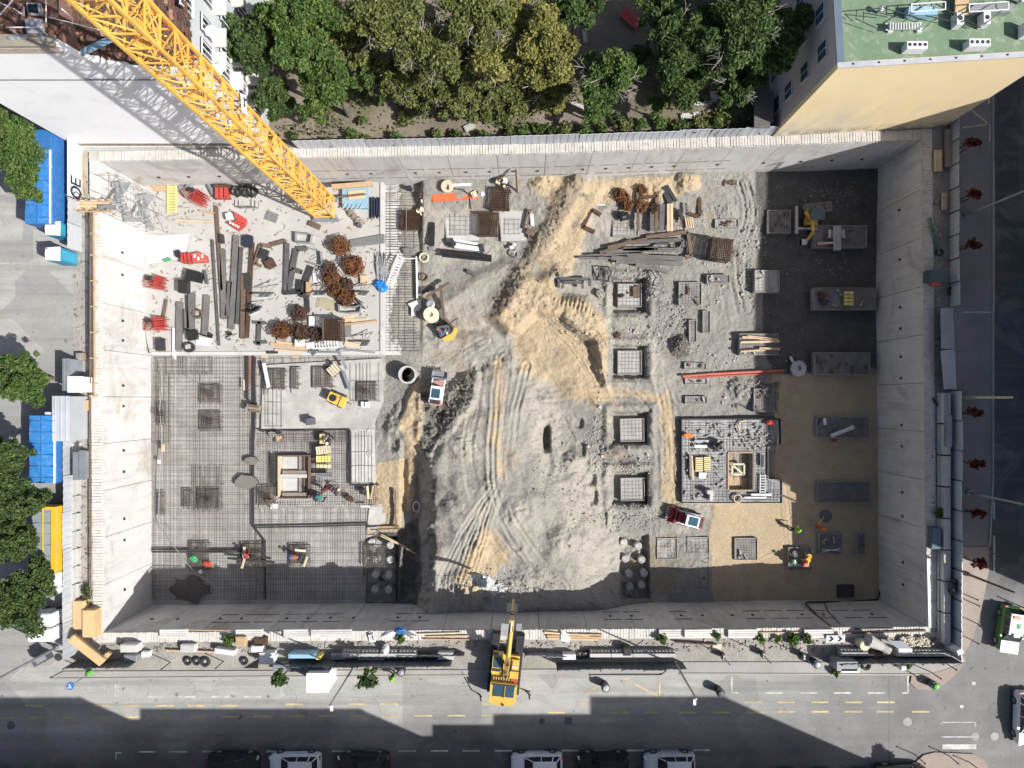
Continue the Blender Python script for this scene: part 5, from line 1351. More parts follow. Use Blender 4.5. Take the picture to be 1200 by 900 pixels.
def red_pack(label,px,py,rz,s=1.0):
 c = W(px,py,ZS);t = thing('red_prop_pack',label,'prop pack',c,'packs of red props on the raft',rz)
 rr = random.Random(int(px+py))
 for k in range(6):
  MB().add([(.1,-.5+k*.2,.1+.1*(k%3)),(1.3*s,-.45+k*.2,.35+.1*(k%2)),(.2,-.3+k*.2,.75),(.1,-.46+k*.2,.1),(1.3*s,-.41+k*.2,.35),(.2,-.26+k*.2,.75)],[(0,1,2),(5,4,3),(0,3,4,1),(1,4,5,2),(2,5,3,0)]).build('bracket',red_paint,t)
 mb = MB()
 for k in range(12):mb.tube((-.9*s,-.5+.09*k,.1+rr.uniform(0,.5)),(1.2*s+rr.uniform(-.2,.3),-.5+.09*k+rr.uniform(-.15,.15),.15+rr.uniform(0,.6)),.03,5)
 mb.build('rods',red_paint,t,kind='stuff')
 mb = MB()
 for k in range(5):mb.box((-.55+rr.uniform(-.25,.2),-.35+k*.18,.3+rr.uniform(0,.25)),(.6,.14,.1),rr.uniform(-.6,.6))
 mb.build('wedges',grey_timber,t,kind='stuff')
 MB().box((-.4,.35,.5),(.5,.35,.3),.3).build('bucket',black_pl,t)
red_pack('pack of red props with brown wedges, middle of the left edge',182,332,-.15)
red_pack('pack of red props with a black bucket, lower left edge',182,381,.05)
red_pack('spread heap of red props beside the yellow grating',228,230,-.5,1.2)
o = wthing('red_stillage','red stillage of pipes right of the red heap','stillage',W(262,224,ZS))
for k in range(3):MB().box(W(256+k*5.2,227,ZS+.4),(.3,.95,.8)).build('column',red_paint,o)
MB().box(W(261,219,ZS+.45),(1.5,.3,.7)).box(W(261,233,ZS+.1),(1.6,.1,.2)).build('frame',rust_dark,o,kind='stuff')
o = wthing('red_bracket','open red v shaped bracket with pale box on the raft','bracket',W(278,258,ZS))
MB().prism(pxy([(273,247),(288,256),(287,263),(278,258)],ZS+.5),ZS,ZS+.5).build('wing',red_paint,o);MB().prism(pxy([(265,261),(278,258),(287,264),(279,270)],ZS+.4),ZS,ZS+.4).build('wing',red_paint,o)
MB().box(W(269,254,ZS+.3),(.5,.6,.55),.2).box(W(269,254,ZS+.6),(.3,.35,.06),.2).build('box',white_paint,o)
for k in range(4):MB().box(W(270+k*3,261+k*1.6,ZS+.46),(.14,.2,.12)).build('tag',white_paint,o)
o = wthing('red_cradle','red cradle with ribbed basket at the corner of the white sheet','cradle',W(225,301,ZS))
for k in range(3):MB().box(W(215+k*4,303,ZS+.35),(.22,.9,.7),.1).build('rib',red_paint,o)
MB().prism(pxy([(224,297),(234,295),(242,300),(243,307),(226,308)],ZS+.45),ZS,ZS+.45).build('pan',M('faded_red',(.5,.13,.10),(.38,.08,.07),2),o)
for k in range(3):MB().box(W(228+k*4.5,300+(k%2)*3,ZS+.48),(.16,.3,.08)).build('block',white_paint,o)
MB().box(W(210,298,ZS+.4),(.5,.6,.8),.3).build('hood',black_pl,o)
o = wthing('yellow_grating','yellow grating panel lying by the wall left of the red heap','grating',W(201,233,ZS+.1))
MB().box(W(196.6,233.5,ZS+.12),(.12,2.7,.14)).box(W(206,233.5,ZS+.12),(.12,2.7,.14)).build('stile',yellow_sl,o,kind='stuff')
for k in range(10):MB().box(W(201.3,219+k*3.2,ZS+.12),(.68,.12,.12)).build('bar',yellow_sl,o)
o = MB().prism(pxy([(176,217),(190,216),(197,223),(181,224)],ZS+.1),ZS,ZS+.1).box(W(186,220,ZS+.13),(.7,.3,.05),.1).build('timber_board',timber);tag(o,'brown board leaning at the wall left of the yellow grating','board')
o = MB().prism(pxy([(238,209),(243,210),(252,226),(248,228)],ZS+.4),ZS+.3,ZS+.4).bar(W(240,210,ZS+.43),W(250,227,ZS+.43),.1).build('steel_plate',grey_paint);tag(o,'slanting grey plate between the red heap and stillage','plate')
o = MB()
for k in range(6):o.blob(W(275+k*4.4,223+2*(k%2),ZS+.12),(.45,.55,.5),40+k,.25,8,5)
tag(o.build('tarp_heap',black_pl),'black tarpaulin heap by the wall right of the stillage','tarpaulin')
o = MB().box(W(216,221,ZS+.12),(.9,.75,.2),.3).box(W(222,217,ZS+.3),(.5,.4,.3),-.2).box(W(214,214,ZS+.3),(.35,.6,.3),.5).build('scrap_plates',grey_paint);tag(o,'grey scrap plates between the yellow grating and the red heap','scrap')
o = wthing('guard_rail','galvanised guard rail frame standing below the black heap','railing',W(293,236,ZS))
for x in (283.5,294,303):MB().bar(W(x,244,ZS),W(x,244,ZS+1.2),.07).build('post',galv,o)
for z in (.6,1.2):MB().bar(W(283.5,244,ZS+z),W(303,244,ZS+z),.06).bar(W(283.5,244,ZS+z),W(283.5,236,ZS+z),.06).bar(W(303,244,ZS+z),W(303,236,ZS+z),.06).build('rail',galv,o)
def cloth(name,corners,z0,hump,mat,label,cat,seed=1,n=16,fold=.12):
 rr = np.random.RandomState(seed);vs = [];fs = []
 a,b2,c,d = [np.array(W(*p,z0)) for p in corners]
 for i in range(n+1):
  for j in range(n+1):
   u,v = i/n,j/n
   p = (a*(1-u)+b2*u)*(1-v)+(d*(1-u)+c*u)*v
   hh = hump*math.sin(math.pi*u)**.6*math.sin(math.pi*v)**.6
   hh+=fold*(math.sin(9*u+4*v+seed)*.5+math.sin(17*v-7*u)*.3)*min(1,4*min(u,v,1-u,1-v)+.3)
   vs.append((p[0],p[1],z0+max(.02,hh)))
 for i in range(n):
  for j in range(n):
   k = i*(n+1)+j;fs.append((k,k+1,k+n+2,k+n+1))
 m_ = MB().add(vs,fs);o = m_.build(name,mat,smooth=True);tag(o,label,cat)
 if o.data.polygons[0].normal.z<0:o.data.flip_normals()
 return o
tp = cloth('tarpaulin',[(155,275),(222,274),(214,303),(174,309)],ZS+.1,.6,white_sheet,'big white tarpaulin spread by the wall below the stair tower','tarpaulin',2)
cloth('tarpaulin',[(206,277),(222,276),(217,297),(206,300)],ZS+.15,.4,white_sheet,'folded white tarpaulin tail above the red cradle','tarpaulin',5)
MB().prism(pxy([(189,304),(197,301),(199,304),(190,306)],ZS+.8),ZS+.4,ZS+.62).build('green_print',green_paint,tp)
t = wthing('stair_tower','galvanised scaffold stair tower from the rim down to the raft','stair',W(180,245,ZS))
x0,x1 = -35.45,-33.75;y0,y1 = 15.8,18.7
ps = MB()
for x in (x0,x1):
 for y in (y0,(y0+y1)/2,y1):ps.tube((x,y,-7),(x,y,1.1),.035,6)
ps.build('posts',galv,t,kind='stuff')
for lv in range(4):
 z = -7+lv*1.95
 for sN in range(7):
  k = sN/7;yy = y0+.4+(y1-y0-.9)*(k if lv%2==0 else 1-k)
  MB().box((x0+.45+.8*(lv%2),yy,z+.2+k*1.75),(.7,.24,.04)).build('step',galv,t)
 MB().box((x0+.85,y1-.25 if lv%2==0 else y0+.2,z+1.95),(1.5,.45,.05)).build('landing',galv,t)
 br = MB()
 for y in (y0,y1):br.tube((x0,y,z),(x1,y,z+1.9),.024,5);br.tube((x0,y,z+1.9),(x1,y,z+1.9),.024,5)
 br.tube((x1,y0,z),(x1,y1,z+1.9),.024,5).tube((x1,y0,z+1.0),(x1,y1,z+1.0),.024,5).tube((x1,y0,z+1.9),(x1,y1,z+1.9),.024,5)
 br.build('brace',galv,t,kind='stuff')
sc = MB();rr = random.Random(77)
for k in range(700):
 px = rr.uniform(178,446);py = rr.uniform(222,412)
 if rr.random()<.5:sc.bar(W(px,py,ZS+.03),W(px+rr.uniform(-9,9),py+rr.uniform(-5,5),ZS+.03),.04)
 else:sc.box(W(px,py,ZS+.04),(rr.uniform(.06,.3),rr.uniform(.05,.15),.07),rr.uniform(0,3))
tag(sc.build('offcuts',M('offcut',(.2,.17,.14),(.35,.3,.24),.7),kind='stuff'),'scattered rods and timber offcuts on the white raft','offcuts')
# footings in the east half
form_grey = M('form_board',(.36,.35,.33),(.27,.26,.25),1.4,.8,dirt=(.2,.18,.15))
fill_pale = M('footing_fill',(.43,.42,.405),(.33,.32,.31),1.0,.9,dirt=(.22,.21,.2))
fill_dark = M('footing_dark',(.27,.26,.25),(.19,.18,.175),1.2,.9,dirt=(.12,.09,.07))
def footing(label,px,py,w,h,z,hgt=.55,rz=0.0,fill='pale',grid=.28,board=True,base=None,junk=0):
 c = W(px,py,z);c = Vector((c.x,c.y,z));w = U(w,z);h = U(h,z)
 t = thing('footing',label,'footing',(c.x,c.y,z-hgt-.3),'pad footings on the pit floor',rz)
 H0 = hgt+.3
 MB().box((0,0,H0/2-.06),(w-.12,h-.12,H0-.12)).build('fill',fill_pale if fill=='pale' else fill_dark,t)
 if board:
  for s in (-1,1):
   MB().box((0,s*(h/2-.03),H0/2),(w,.055,H0+RNG.uniform(0,.04))).build('form_board',form_grey,t)
   MB().box((s*(w/2-.03),0,H0/2),(.055,h-.12,H0+RNG.uniform(0,.04))).build('form_board',form_grey,t)
 mb = MB();rr = random.Random(int(px+py))
 x = -w/2+.15
 while x<w/2-.1:
  mb.bar((x,-h/2+.1,H0-.03),(x+rr.uniform(-.02,.02),h/2-.1,H0-.03),.017);x+=grid*rr.uniform(.8,1.2)
 y = -h/2+.15
 while y<h/2-.1:
  mb.bar((-w/2+.1,y,H0),(w/2-.1,y+rr.uniform(-.02,.02),H0),.017);y+=grid*rr.uniform(.8,1.2)
 mb.build('rebar',M('dusty_rebar',(.26,.25,.24),(.17,.16,.15),1.2,.9),t,kind='stuff')
 if junk:
  mb = MB()
  for k in range(junk):
   mb.box((rr.uniform(-w/2+.3,w/2-.3),rr.uniform(-h/2+.2,h/2-.2),H0+.06),(rr.uniform(.1,.7),rr.uniform(.06,.2),.1),rr.uniform(0,3.1))
  mb.build('debris',lean_concrete if junk%2 else brown_timber,t,kind='stuff')
 return t
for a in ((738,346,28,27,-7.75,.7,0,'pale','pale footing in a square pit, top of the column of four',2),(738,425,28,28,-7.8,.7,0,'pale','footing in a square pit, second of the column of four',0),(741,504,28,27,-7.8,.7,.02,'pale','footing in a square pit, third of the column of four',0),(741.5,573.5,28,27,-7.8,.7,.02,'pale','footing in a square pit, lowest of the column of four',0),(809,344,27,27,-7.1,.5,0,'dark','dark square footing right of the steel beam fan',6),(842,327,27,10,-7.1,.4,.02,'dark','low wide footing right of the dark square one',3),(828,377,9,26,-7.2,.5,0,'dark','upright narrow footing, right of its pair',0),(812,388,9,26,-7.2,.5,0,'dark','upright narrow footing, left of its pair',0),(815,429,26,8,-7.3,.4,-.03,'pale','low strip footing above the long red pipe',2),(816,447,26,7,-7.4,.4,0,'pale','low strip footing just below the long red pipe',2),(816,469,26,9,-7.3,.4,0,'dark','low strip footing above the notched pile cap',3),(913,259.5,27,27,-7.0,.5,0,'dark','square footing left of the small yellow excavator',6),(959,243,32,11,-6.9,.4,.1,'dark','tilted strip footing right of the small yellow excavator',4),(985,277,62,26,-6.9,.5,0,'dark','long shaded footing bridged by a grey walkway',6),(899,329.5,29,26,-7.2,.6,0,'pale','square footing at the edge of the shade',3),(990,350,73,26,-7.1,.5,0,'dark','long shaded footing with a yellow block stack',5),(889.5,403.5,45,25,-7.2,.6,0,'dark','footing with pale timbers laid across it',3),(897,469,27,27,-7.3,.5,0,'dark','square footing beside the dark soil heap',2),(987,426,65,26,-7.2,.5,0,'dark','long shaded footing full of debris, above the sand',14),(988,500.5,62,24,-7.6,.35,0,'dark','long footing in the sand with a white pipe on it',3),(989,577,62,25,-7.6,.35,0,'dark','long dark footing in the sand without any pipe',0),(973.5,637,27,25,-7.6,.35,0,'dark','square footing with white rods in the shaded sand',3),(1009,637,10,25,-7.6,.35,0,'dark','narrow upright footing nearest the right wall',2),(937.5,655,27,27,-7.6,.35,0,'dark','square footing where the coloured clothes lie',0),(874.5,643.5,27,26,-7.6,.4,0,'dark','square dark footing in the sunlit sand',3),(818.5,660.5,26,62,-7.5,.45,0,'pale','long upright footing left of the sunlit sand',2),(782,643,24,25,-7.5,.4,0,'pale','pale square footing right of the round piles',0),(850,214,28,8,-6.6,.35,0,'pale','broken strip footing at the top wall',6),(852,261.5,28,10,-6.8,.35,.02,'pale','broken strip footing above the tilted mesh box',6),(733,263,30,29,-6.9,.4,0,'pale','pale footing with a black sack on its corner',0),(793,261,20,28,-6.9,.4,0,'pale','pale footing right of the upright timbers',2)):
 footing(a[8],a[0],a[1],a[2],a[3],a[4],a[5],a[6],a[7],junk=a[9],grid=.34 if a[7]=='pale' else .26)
for px,py,w,h,wx,wy,lb in ((541,261,30,27,42,40,'pale footing on a white pad, left of the mesh cages'),(601,263,22,22,33,36,'pale footing on a white pad, right of the mesh cages')):
 c = W(px-3,py+1,-6.95)
 o = MB().prism(pxy([(px-wx*.5,py-wy*.5),(px+wx*.5,py-wy*.5),(px+wx*.48,py+wy*.52),(px-wx*.42,py+wy*.55)],-6.95),-7.6,-6.93).prism(pxy([(px-wx*.46,py-wy*.45),(px+wx*.46,py-wy*.45),(px+wx*.44,py+wy*.48),(px-wx*.4,py+wy*.5)],-6.95),-6.93,-6.9).build('blinding_pad',white_concrete);o['kind'] = 'structure'
 footing(lb,px,py+2,w,h,-6.75,.3,0,'pale',grid=.45,board=False)
cage('dark mesh cage standing between the two white pads',572,262,24,26,.9,-6.95,0,rust_dark,10)
cage('wide dark mesh cage beside the orange beam',586,232,21,25,.9,-6.9,0,rust_dark,11)
cage('tilted dark mesh box with a long shadow right of the steel beams',846,291,24,24,1.7,-7.0,-.14,rust_dark,11)
cage('brown mesh panel cage lying on the rebar strip',481,258,22,22,.35,-7.6,0,rust_dark,10)
tag(MB().box(W(476,258,-7.2),(.06,1.9,.05)).box(W(476,258,-7.15),(.03,1.7,.05)).build('lath',galv),'thin white lath on the brown mesh panel cage','lath')
t = wthing('notched_foundation','large notched foundation full of rebar in the sand','foundation',W(855,540,-7.6))
zc = -7.2
capm = M('cap_fill',(.38,.38,.38),(.25,.25,.255),.9,.9,dirt=(.14,.13,.12))
for q in ([(799,492),(852,492),(852,588),(800,588)],[(852.2,492),(912,492),(913,520),(897,521),(897,530),(852.2,530)],[(880.5,530.2),(897,530.2),(897,561),(914,562),(914,588),(852.2,588),(852.2,573.5),(880.5,573.5)]):
 MB().prism(pxy(q,zc),-8.4,zc).build('fill',capm,t)
def edge(pts,z,h,w,nm,mt,t):
 for a,b2 in zip(pts[:-1],pts[1:]):MB().bar(W(*a,z-h/2),W(*b2,z-h/2),w,h).build(nm,mt,t)
edge([(798,588.6),(797.5,491),(912.7,491)],zc+.12,1.0,.1,'form_board',dark_steel,t)
edge([(913.6,491.5),(914,520.8),(898,521.6),(898,561.2),(915,561.8),(915,589),(799,589)],zc+.1,1.0,.08,'form_board',form_grey,t)
edge([(852,530),(880.4,530)],zc+.12,.9,.12,'opening_board',timber,t);edge([(852,573.5),(852,530.6)],zc+.12,.9,.12,'opening_board',timber,t)
edge([(880.5,531),(880.5,573.5)],zc+.12,.9,.12,'opening_board',brown_timber,t);edge([(853,574),(880,574)],zc+.12,.9,.12,'opening_board',timber,t)
mb = MB()
for q in ((801,493,851,530),(801,530,851,587),(852,493,896,529),(882,530,896,587),(852,575,913,587),(896,493,912,519),(897,563,913,587)):
 mat_bars(mb,*q,zc+.08,sx=(.2,.36),sy=(.2,.36),th=(.016,.03))
mb.build('rebar',M('dusty_rebar'),t,kind='stuff')
mb = MB();rr = random.Random(8)
for k in range(70):mb.box(W(rr.uniform(802,850),rr.uniform(495,585),zc+.18),(rr.uniform(.1,.5),rr.uniform(.05,.16),.1),rr.uniform(0,3))
for k in range(60):mb.box(W(rr.uniform(853,910),rr.uniform(495,527),zc+.18),(rr.uniform(.1,.5),rr.uniform(.05,.16),.1),rr.uniform(0,3))
mb.build('debris',lean_concrete,t,kind='stuff')
MB().prism(pxy([(852.5,531),(880,531),(880,573),(852.5,573)],-8.1),-8.4,-8.1).build('opening_floor',M('opening_sand',(.42,.31,.16),(.36,.27,.14),1),t)
for x in (860,868):MB().bar(W(x,531,-7.9),W(x,573,-7.9),.1,.1).build('waling',brown_timber,t)
o = wthing('brace_frame','pale square brace frame with one diagonal hanging in the pile cap opening','frame',W(865,550,-7.7))
for a,b2 in (((858,544),(872,544)),((872,544),(872,556)),((872,556),(858,556)),((858,556),(858,544)),((858,544.5),(871,556))):MB().bar(W(*a,-7.3),W(*b2,-7.3),.16,.14).build('bar',ivory,o)
slat_stack('left cream block stack on the notched pile cap',818.5,544,9,17,7,0,cream,z=-7.0,vert=False);slat_stack('right cream block stack on the notched pile cap',828,543,8,16,7,0,cream,z=-7.0,vert=False)
o = MB().box(W(823,557,-7.0),(.7,.55,.25),-.1).box(W(823,557,-6.85),(.6,.45,.05),-.08).build('carton',white_paint);tag(o,'white carton below the cream block stacks','carton')
for px,py,w,h,rz,mt,lb in ((822,517,17,3,0,galv,'pale channel on the pile cap, upper of two'),(821,523,15,3.2,0,white_paint,'white channel on the pile cap, lower of two'),(809,545,2,26,0.02,grey_timber,'long grey plank at the left edge of the pile cap'),(811.5,548,1.6,28,0.05,pale_timber,'long pale plank at the left edge of the pile cap'),(892,579.5,24,2.4,0,white_paint,'white pipe along the lower edge of the pile cap'),(885,583,26,2.2,0,galv,'grey pipe along the lower edge of the pile cap'),(911,521,1,22,-.12,pale_timber,'thin pale lath hanging off the pile cap notch'),(893.5,540,3,14,0,dark_steel,'dark board right of the pile cap opening')):
 o = MB().box(W(px,py,zc+.3),(U(w,zc),U(h,zc),.14),rz).box(W(px,py,zc+.38),(U(w,zc)*.9,U(h,zc)*.7,.03),rz).build('profile',mt);tag(o,lb,'profile')
o = MB().box(W(843,521,zc+.7),(.9,.12,.9),.8).box(W(838,525,zc+.7),(.12,.8,.9),.8).box(W(842,523,zc+.5),(.5,.3,.5),.8).box(W(846,524,zc+.9),(.1,.9,.1),.8).build('form_box',dark_steel);tag(o,'open black and white form box standing on the pile cap','box')
o = MB().box(W(831,576,zc+.5),(.55,.35,1.0),.1).box(W(833,581,zc+.4),(.3,.9,.6),-.1).build('pale_box',white_concrete);tag(o,'pale upright box casting a round shadow on the pile cap','box')
def ring(label,px,py,r_,w,z,mat,cat='hose',name='hose_ring',turns=3,arc=6.28):
 pts = []
 n = int(14*turns*arc/6.28)
 for k in range(n+1):
  a = arc*turns*k/n if arc>6 else 1.2+arc*k/n
  pts.append(W(px,py,z)+Vector((U(r_,z)*math.cos(a),U(r_,z)*math.sin(a),.05*k/14)))
 return tag(MB().path(pts,w,5).build(name,mat),label,cat)
ring('cream hose ring lying at the lower edge of the pile cap',864,584,4.6,.07,zc+.2,pale_timber);ring('cream curved hose at the top of the pile cap',872,500,7,.07,zc+.25,pale_timber,turns=1,arc=3.0)
tag(MB().blob(W(805,510,zc+.3),(.4,.22,.15),5,.35).blob(W(809,511,zc+.28),(.3,.18,.12),6,.35).build('orange_cloth',orange_fab),'bright orange cloth at the upper left of the pile cap','cloth')
tag(MB().blob(W(902,495,zc+.35),(.4,.28,.22),7,.3).blob(W(905,497,zc+.33),(.25,.22,.2),8,.3).build('red_sack',red_paint),'red sack at the upper right corner of the pile cap','sack')
tag(MB().blob(W(978,516,-7.5),(.3,.16,.1),9,.3).box(W(977,516,-7.42),(.2,.1,.06),.3).build('red_cloth',M('dull_red',(.4,.06,.05))),'small red cloth under the footing with the white pipe','cloth')
tag(MB().tube(W(974,511,-7.25),W(999,501,-7.25),.2,10).tube(W(998,501.4,-7.25),W(1000,500.6,-7.25),.23,10).build('white_pipe',white_paint),'thick white pipe lying across a shaded footing','pipe')
t = wthing('walkway','grey plank walkway bridging the long shaded footing','walkway',W(981,278,-6.5))
for k in range(4):MB().box(W(977.5+k*2.3,279,-6.45),(.16,2.3,.07)).build('plank',galv,t)
o = MB()
for k in range(5):o.box(W(972+k*4,274+(k%2),-6.6),(.25,.8,.12),RNG.uniform(-.1,.1))
tag(o.build('pale_boards',galv,kind=None),'pale boards under the grey walkway','boards')
tag(MB().box(W(968,285,-6.55),(1.6,.2,.12),.05).box(W(968,285,-6.48),(1.4,.1,.03),.05).build('board',pale_timber),'pale board left of the grey walkway','board')
slat_stack('yellow block stack, left one on the long shaded footing',990.5,350,5,17,4,0,yellow_sl,z=-6.9,vert=False);slat_stack('yellow block stack, right one on the long shaded footing',996,350,5,17,4,0,yellow_sl,z=-6.9,vert=False)
for k in range(2):tag(MB().bar(W(972+k*2,354,-6.8),W(976.5+k*2,340,-6.7),.07).bar(W(972+k*2,354,-6.77),W(976.5+k*2,340,-6.67),.03).build('rod',blue_paint),['left','right'][k]+' blue rod beside the yellow block stacks','rod','blue rods')
for i in range(3):tag(MB().blob(W(962+i*6-(i==2)*8,346+i*4,-6.9),(.4,.32,.25),80+i,.3).build('scrap_heap',(rust_dark,brown_timber,dark_steel)[i]),('rusty','brown','black')[i]+' scrap heap at the left end of the long footing with yellow blocks','scrap')
for k,(x0,y0,x1,y1) in enumerate(((870,395,912,398),(868,401,914,400),(876,394,902,397),(890,408,914,409),(868,412,896,410))):tag(MB().bar(W(x0,y0,-6.95),W(x1,y1,-6.95),.2,.09).bar(W(x0,y0,-6.88),W(x1,y1,-6.88),.1,.04).build('timber',pale_timber),['uppermost','second','shorter','right','lowest'][k]+' pale timber on the footing at the edge of the shade','timber','timbers on the footing')
for k in range(3):tag(MB().bar(W(963,643+k*2,-7.3),W(985,646+k*1.2-k*3,-7.25),.05).bar(W(963,643+k*2,-7.27),W(985,646+k*1.2-k*3,-7.22),.02).build('rod',white_paint),['upper','middle','lower'][k]+' white rod on the square footing in the shaded sand','rod','white rods')
tag(MB().box(W(966.5,494,-7.3),(.28,.6,.1),.1).box(W(966.5,494,-7.22),(.2,.3,.06),.1).build('white_block',white_paint),'white block at the left end of the footing with the white pipe','block')
tag(MB().box(W(990,692,-8.05),(1.6,1.2,.5)).box(W(990,692,-7.79),(1.3,.9,.03)).build('dark_hole',dark_steel),'dark block set in place of a hole at the foot of the near wall','cover')  # dark block stands in for the dark inside of an open hole
tag(MB().path([W(x,y,z) for x,y,z in ((1031,470,-7.9),(1031,600,-7.9),(1032,690,-7.9),(1028,703,-7.7),(990,705,-7.6),(946,705.5,-6.6),(944,708,-5.6),(958,722,-3),(975,735,0))],.09,5).build('black_hose',black_pl),'black hose along the foot of the right wall and up the near wall','hose')
tag(MB().path([W(x,y,z) for x,y,z in ((1034,196,-7.4),(1033.5,230,-7.4),(1034,300,-7.4),(1032.5,350,-7.4),(1032,470,-7.8))],.08,5).build('black_cable',black_pl),'black cable along the foot of the right wall in the shade','cable')
tag(MB().path([W(x,y,z) for x,y,z in ((966,706,-6.8),(970,716,-4.2),(985,732,-.2))],.05,4).build('thin_cable',dark_steel),'thin cable hanging down the near wall','cable')
tag(MB().path([G(800,441,.35),G(830,438.5,.35),G(870,436.5,.4),G(918,434,.35)],.12,7).path([G(802,443,.2),G(860,440,.2),G(918,437,.2)],.07,5).build('red_pipe',M('pipe_red',(.55,.15,.10),(.42,.12,.09),1)),'long red pipe lying across the grey ground','pipe')
t = wthing('cable_drum','grey cable drum at the right end of the long red pipe','drum',G(933,432))
MB().lathe(G(933,432,.05),[(.75,0),(.75,.1),(.35,.12),(.35,.5),(.75,.52),(.75,.62),(.25,.63),(.2,.4),(0,.4)],18).build('drum',galv,t);MB().box(G(928,422,.3),(.25,.7,.2),.5).build('bracket',ivory,t)
# steel store north of the sand
zn = -6.9
for k,a in enumerate(((703,296,770,291,4),(707,299,800,303,5),(716,302,790,309,5),(722,306,800,309,5),(700,303,735,300,3),(690,299,760,298,1.6),(730,292,800,293,4),(705,297,740,282,4),(712,290,758,280,3),(678,302,712,303,2),(745,310,784,318,4),(765,312,782,320,3))):
 lbs = ['grey beam in the fan, uppermost of the long ones','longest grey beam in the middle of the fan','grey beam low in the fan','lowest grey beam of the fan, right end proud','short grey beam at the left of the fan','thin rod across the left of the fan','grey beam at the right behind the fan','brown beam slanting up from the left tip of the fan','brown beam slanting, second from the left tip','thin pipe sticking out left of the fan','dark beam pointing right below the fan','short dark beam crossing below the fan']
 beam(lbs[k],*a,mat=beam_steel if k not in (7,8) else brown_timber,z=zn,lift=.05*(k%3),grp='fan of steel beams north of the sand heap')
def br2(label,pts,w,mat=steel,h=.25,z=zn): return bracket(label,pts,w,mat,z,h,'angle brackets of the northern steel store')
br2('tall brown steel angle at the right end of the beam fan',[(757,278),(806,272),(810,300),(803,302)],4,brown_timber);br2('inner brown steel angle over the beam fan',[(740,284),(800,281),(800,290)],4,steel)
br2('brown c shaped bracket on the grey ground left of the footings',[(704,252),(693,246),(683,266),(697,272)],4.5,rust_dark);br2('grey c shaped bracket above the ribbed sand',[(655,337),(655,326.5),(691,327),(691,335)],3,steel);br2('second grey bracket above the ribbed sand',[(659,338),(660,331),(682,331),(683,338)],3,steel)
br2('thin brown frame at the top wall behind the rust coils',[(719,219),(719,210),(777,208),(777,216)],2,steel);br2('dark angle right of the pale footing',[(806,250),(815,253),(820,253),(819,230)],4,rust_dark)
br2('light truss of thin rods left of the pits',[(701,313),(708,330),(713,313),(718,330),(721,314),(701,313),(704,330),(720,330)],.9,steel,.1);br2('light truss of thin rods, upper right of the first pit',[(755,326),(768,318),(777,327),(770,336),(760,328)],.9,steel,.1);br2('light truss of thin rods, lower right of the first pit',[(760,340),(768,349),(776,341),(762,336),(768,348)],.9,steel,.1)
br2('thin lattice frame inside the beam fan',[(765,296),(770,286),(790,286),(790,293),(770,293)],1,steel)
for a in ((729,230,10,rust,'rust coil bundle, left one by the top wall'),(736,240,9,rust,'rust coil bundle, lower left one'),(752,222,8,rust,'rust coil bundle, upper one at the top wall'),(752,242,9,rust,'rust coil bundle between the upright timbers'),(766,244,8,rust_dark,'dark coil bundle right of the upright timbers'),(724,226,6,rust_dark,'small dark coil bundle farthest left')):
 stirrups(a[0],a[1],a[2],a[3],a[4],z=-6.75,n=30,grp='rust coil bundles by the top wall')
for k,(x0,y0,x1,y1,w,mt) in enumerate(((747,225,748,270,3,brown_timber),(770,225,769,272,4,brown_timber),(748,232,770,230,3,rust_dark),(764,248,764,270,5,steel),(776,240,775,270,6,steel),(783,239,783,271,3,pale_timber),(787,239,787,271,3,pale_timber),(776,220,786,238,6,dark_steel),(781,218,792,236,4,dark_steel),(795,245,800,258,4,dark_steel),(804,238,805,250,2,steel))):
 lbs = ['upright brown timber, left of the pair by the rust coils','upright brown timber, right of the pair by the rust coils','brown cross timber between the rust coils','grey board below the dark coil bundle','wide grey steel board left of the pale planks','pale upright plank, left of its pair','pale upright plank, right of its pair','dark leaning pipe stack piece, lower','dark leaning pipe stack piece, upper','dark board on the right pale footing','thin post right of the pale footing']
 beam(lbs[k],x0,y0,x1,y1,w,mt,-6.6,.2,.1,'timbers and boards by the rust coils')
for k in range(4):tag(MB().box(W(804+k*2.6,261,-6.7),(.14,1.0,.1),.15).box(W(804+k*2.6,261,-6.63),(.08,.8,.03),.15).build('lath',pale_timber),['leftmost','second','third','rightmost'][k]+' of four short pale laths right of the pale footing','lath','short pale laths')
tag(MB().blob(W(731,254,-6.4),(.5,.42,.45),90,.35,7,5).blob(W(728,251,-6.4),(.35,.3,.35),91,.35,7,5).build('black_sack',black_pl),'crumpled black sack on the corner of a pale footing','sack')
tag(MB().blob(W(727,347,-7.6),(.25,.15,.15),92,.3,7,5).box(W(730,346,-7.55),(.2,.12,.08)).build('black_glove',black_pl),'small black bag on the pale footing of the first pit','bag')
tag(MB().box(W(744,342,-7.62),(.4,1.0,.12)).box(W(748,342,-7.62),(.2,1.2,.16)).build('board',brown_timber),'brown boards on the pale footing of the first pit','boards')
stirrups(704,344,6.5,M('pale_rod',(.40,.37,.33),(.3,.28,.25),2),'pale tangle of wire left of the first pit',z=-7.4,n=20,grp='wire tangles',flat=.35)
stirrups(723,393,5,rust_dark,'faint rusty wire tangle between the first two pits',z=-7.5,n=12,grp='wire tangles',flat=.25)
tag(MB().box(W(704,240,-6.7),(.8,.12,.1)).box(W(704,240,-6.64),(.6,.07,.03)).build('batten',white_paint),'short white batten near the brown c shaped bracket','batten')
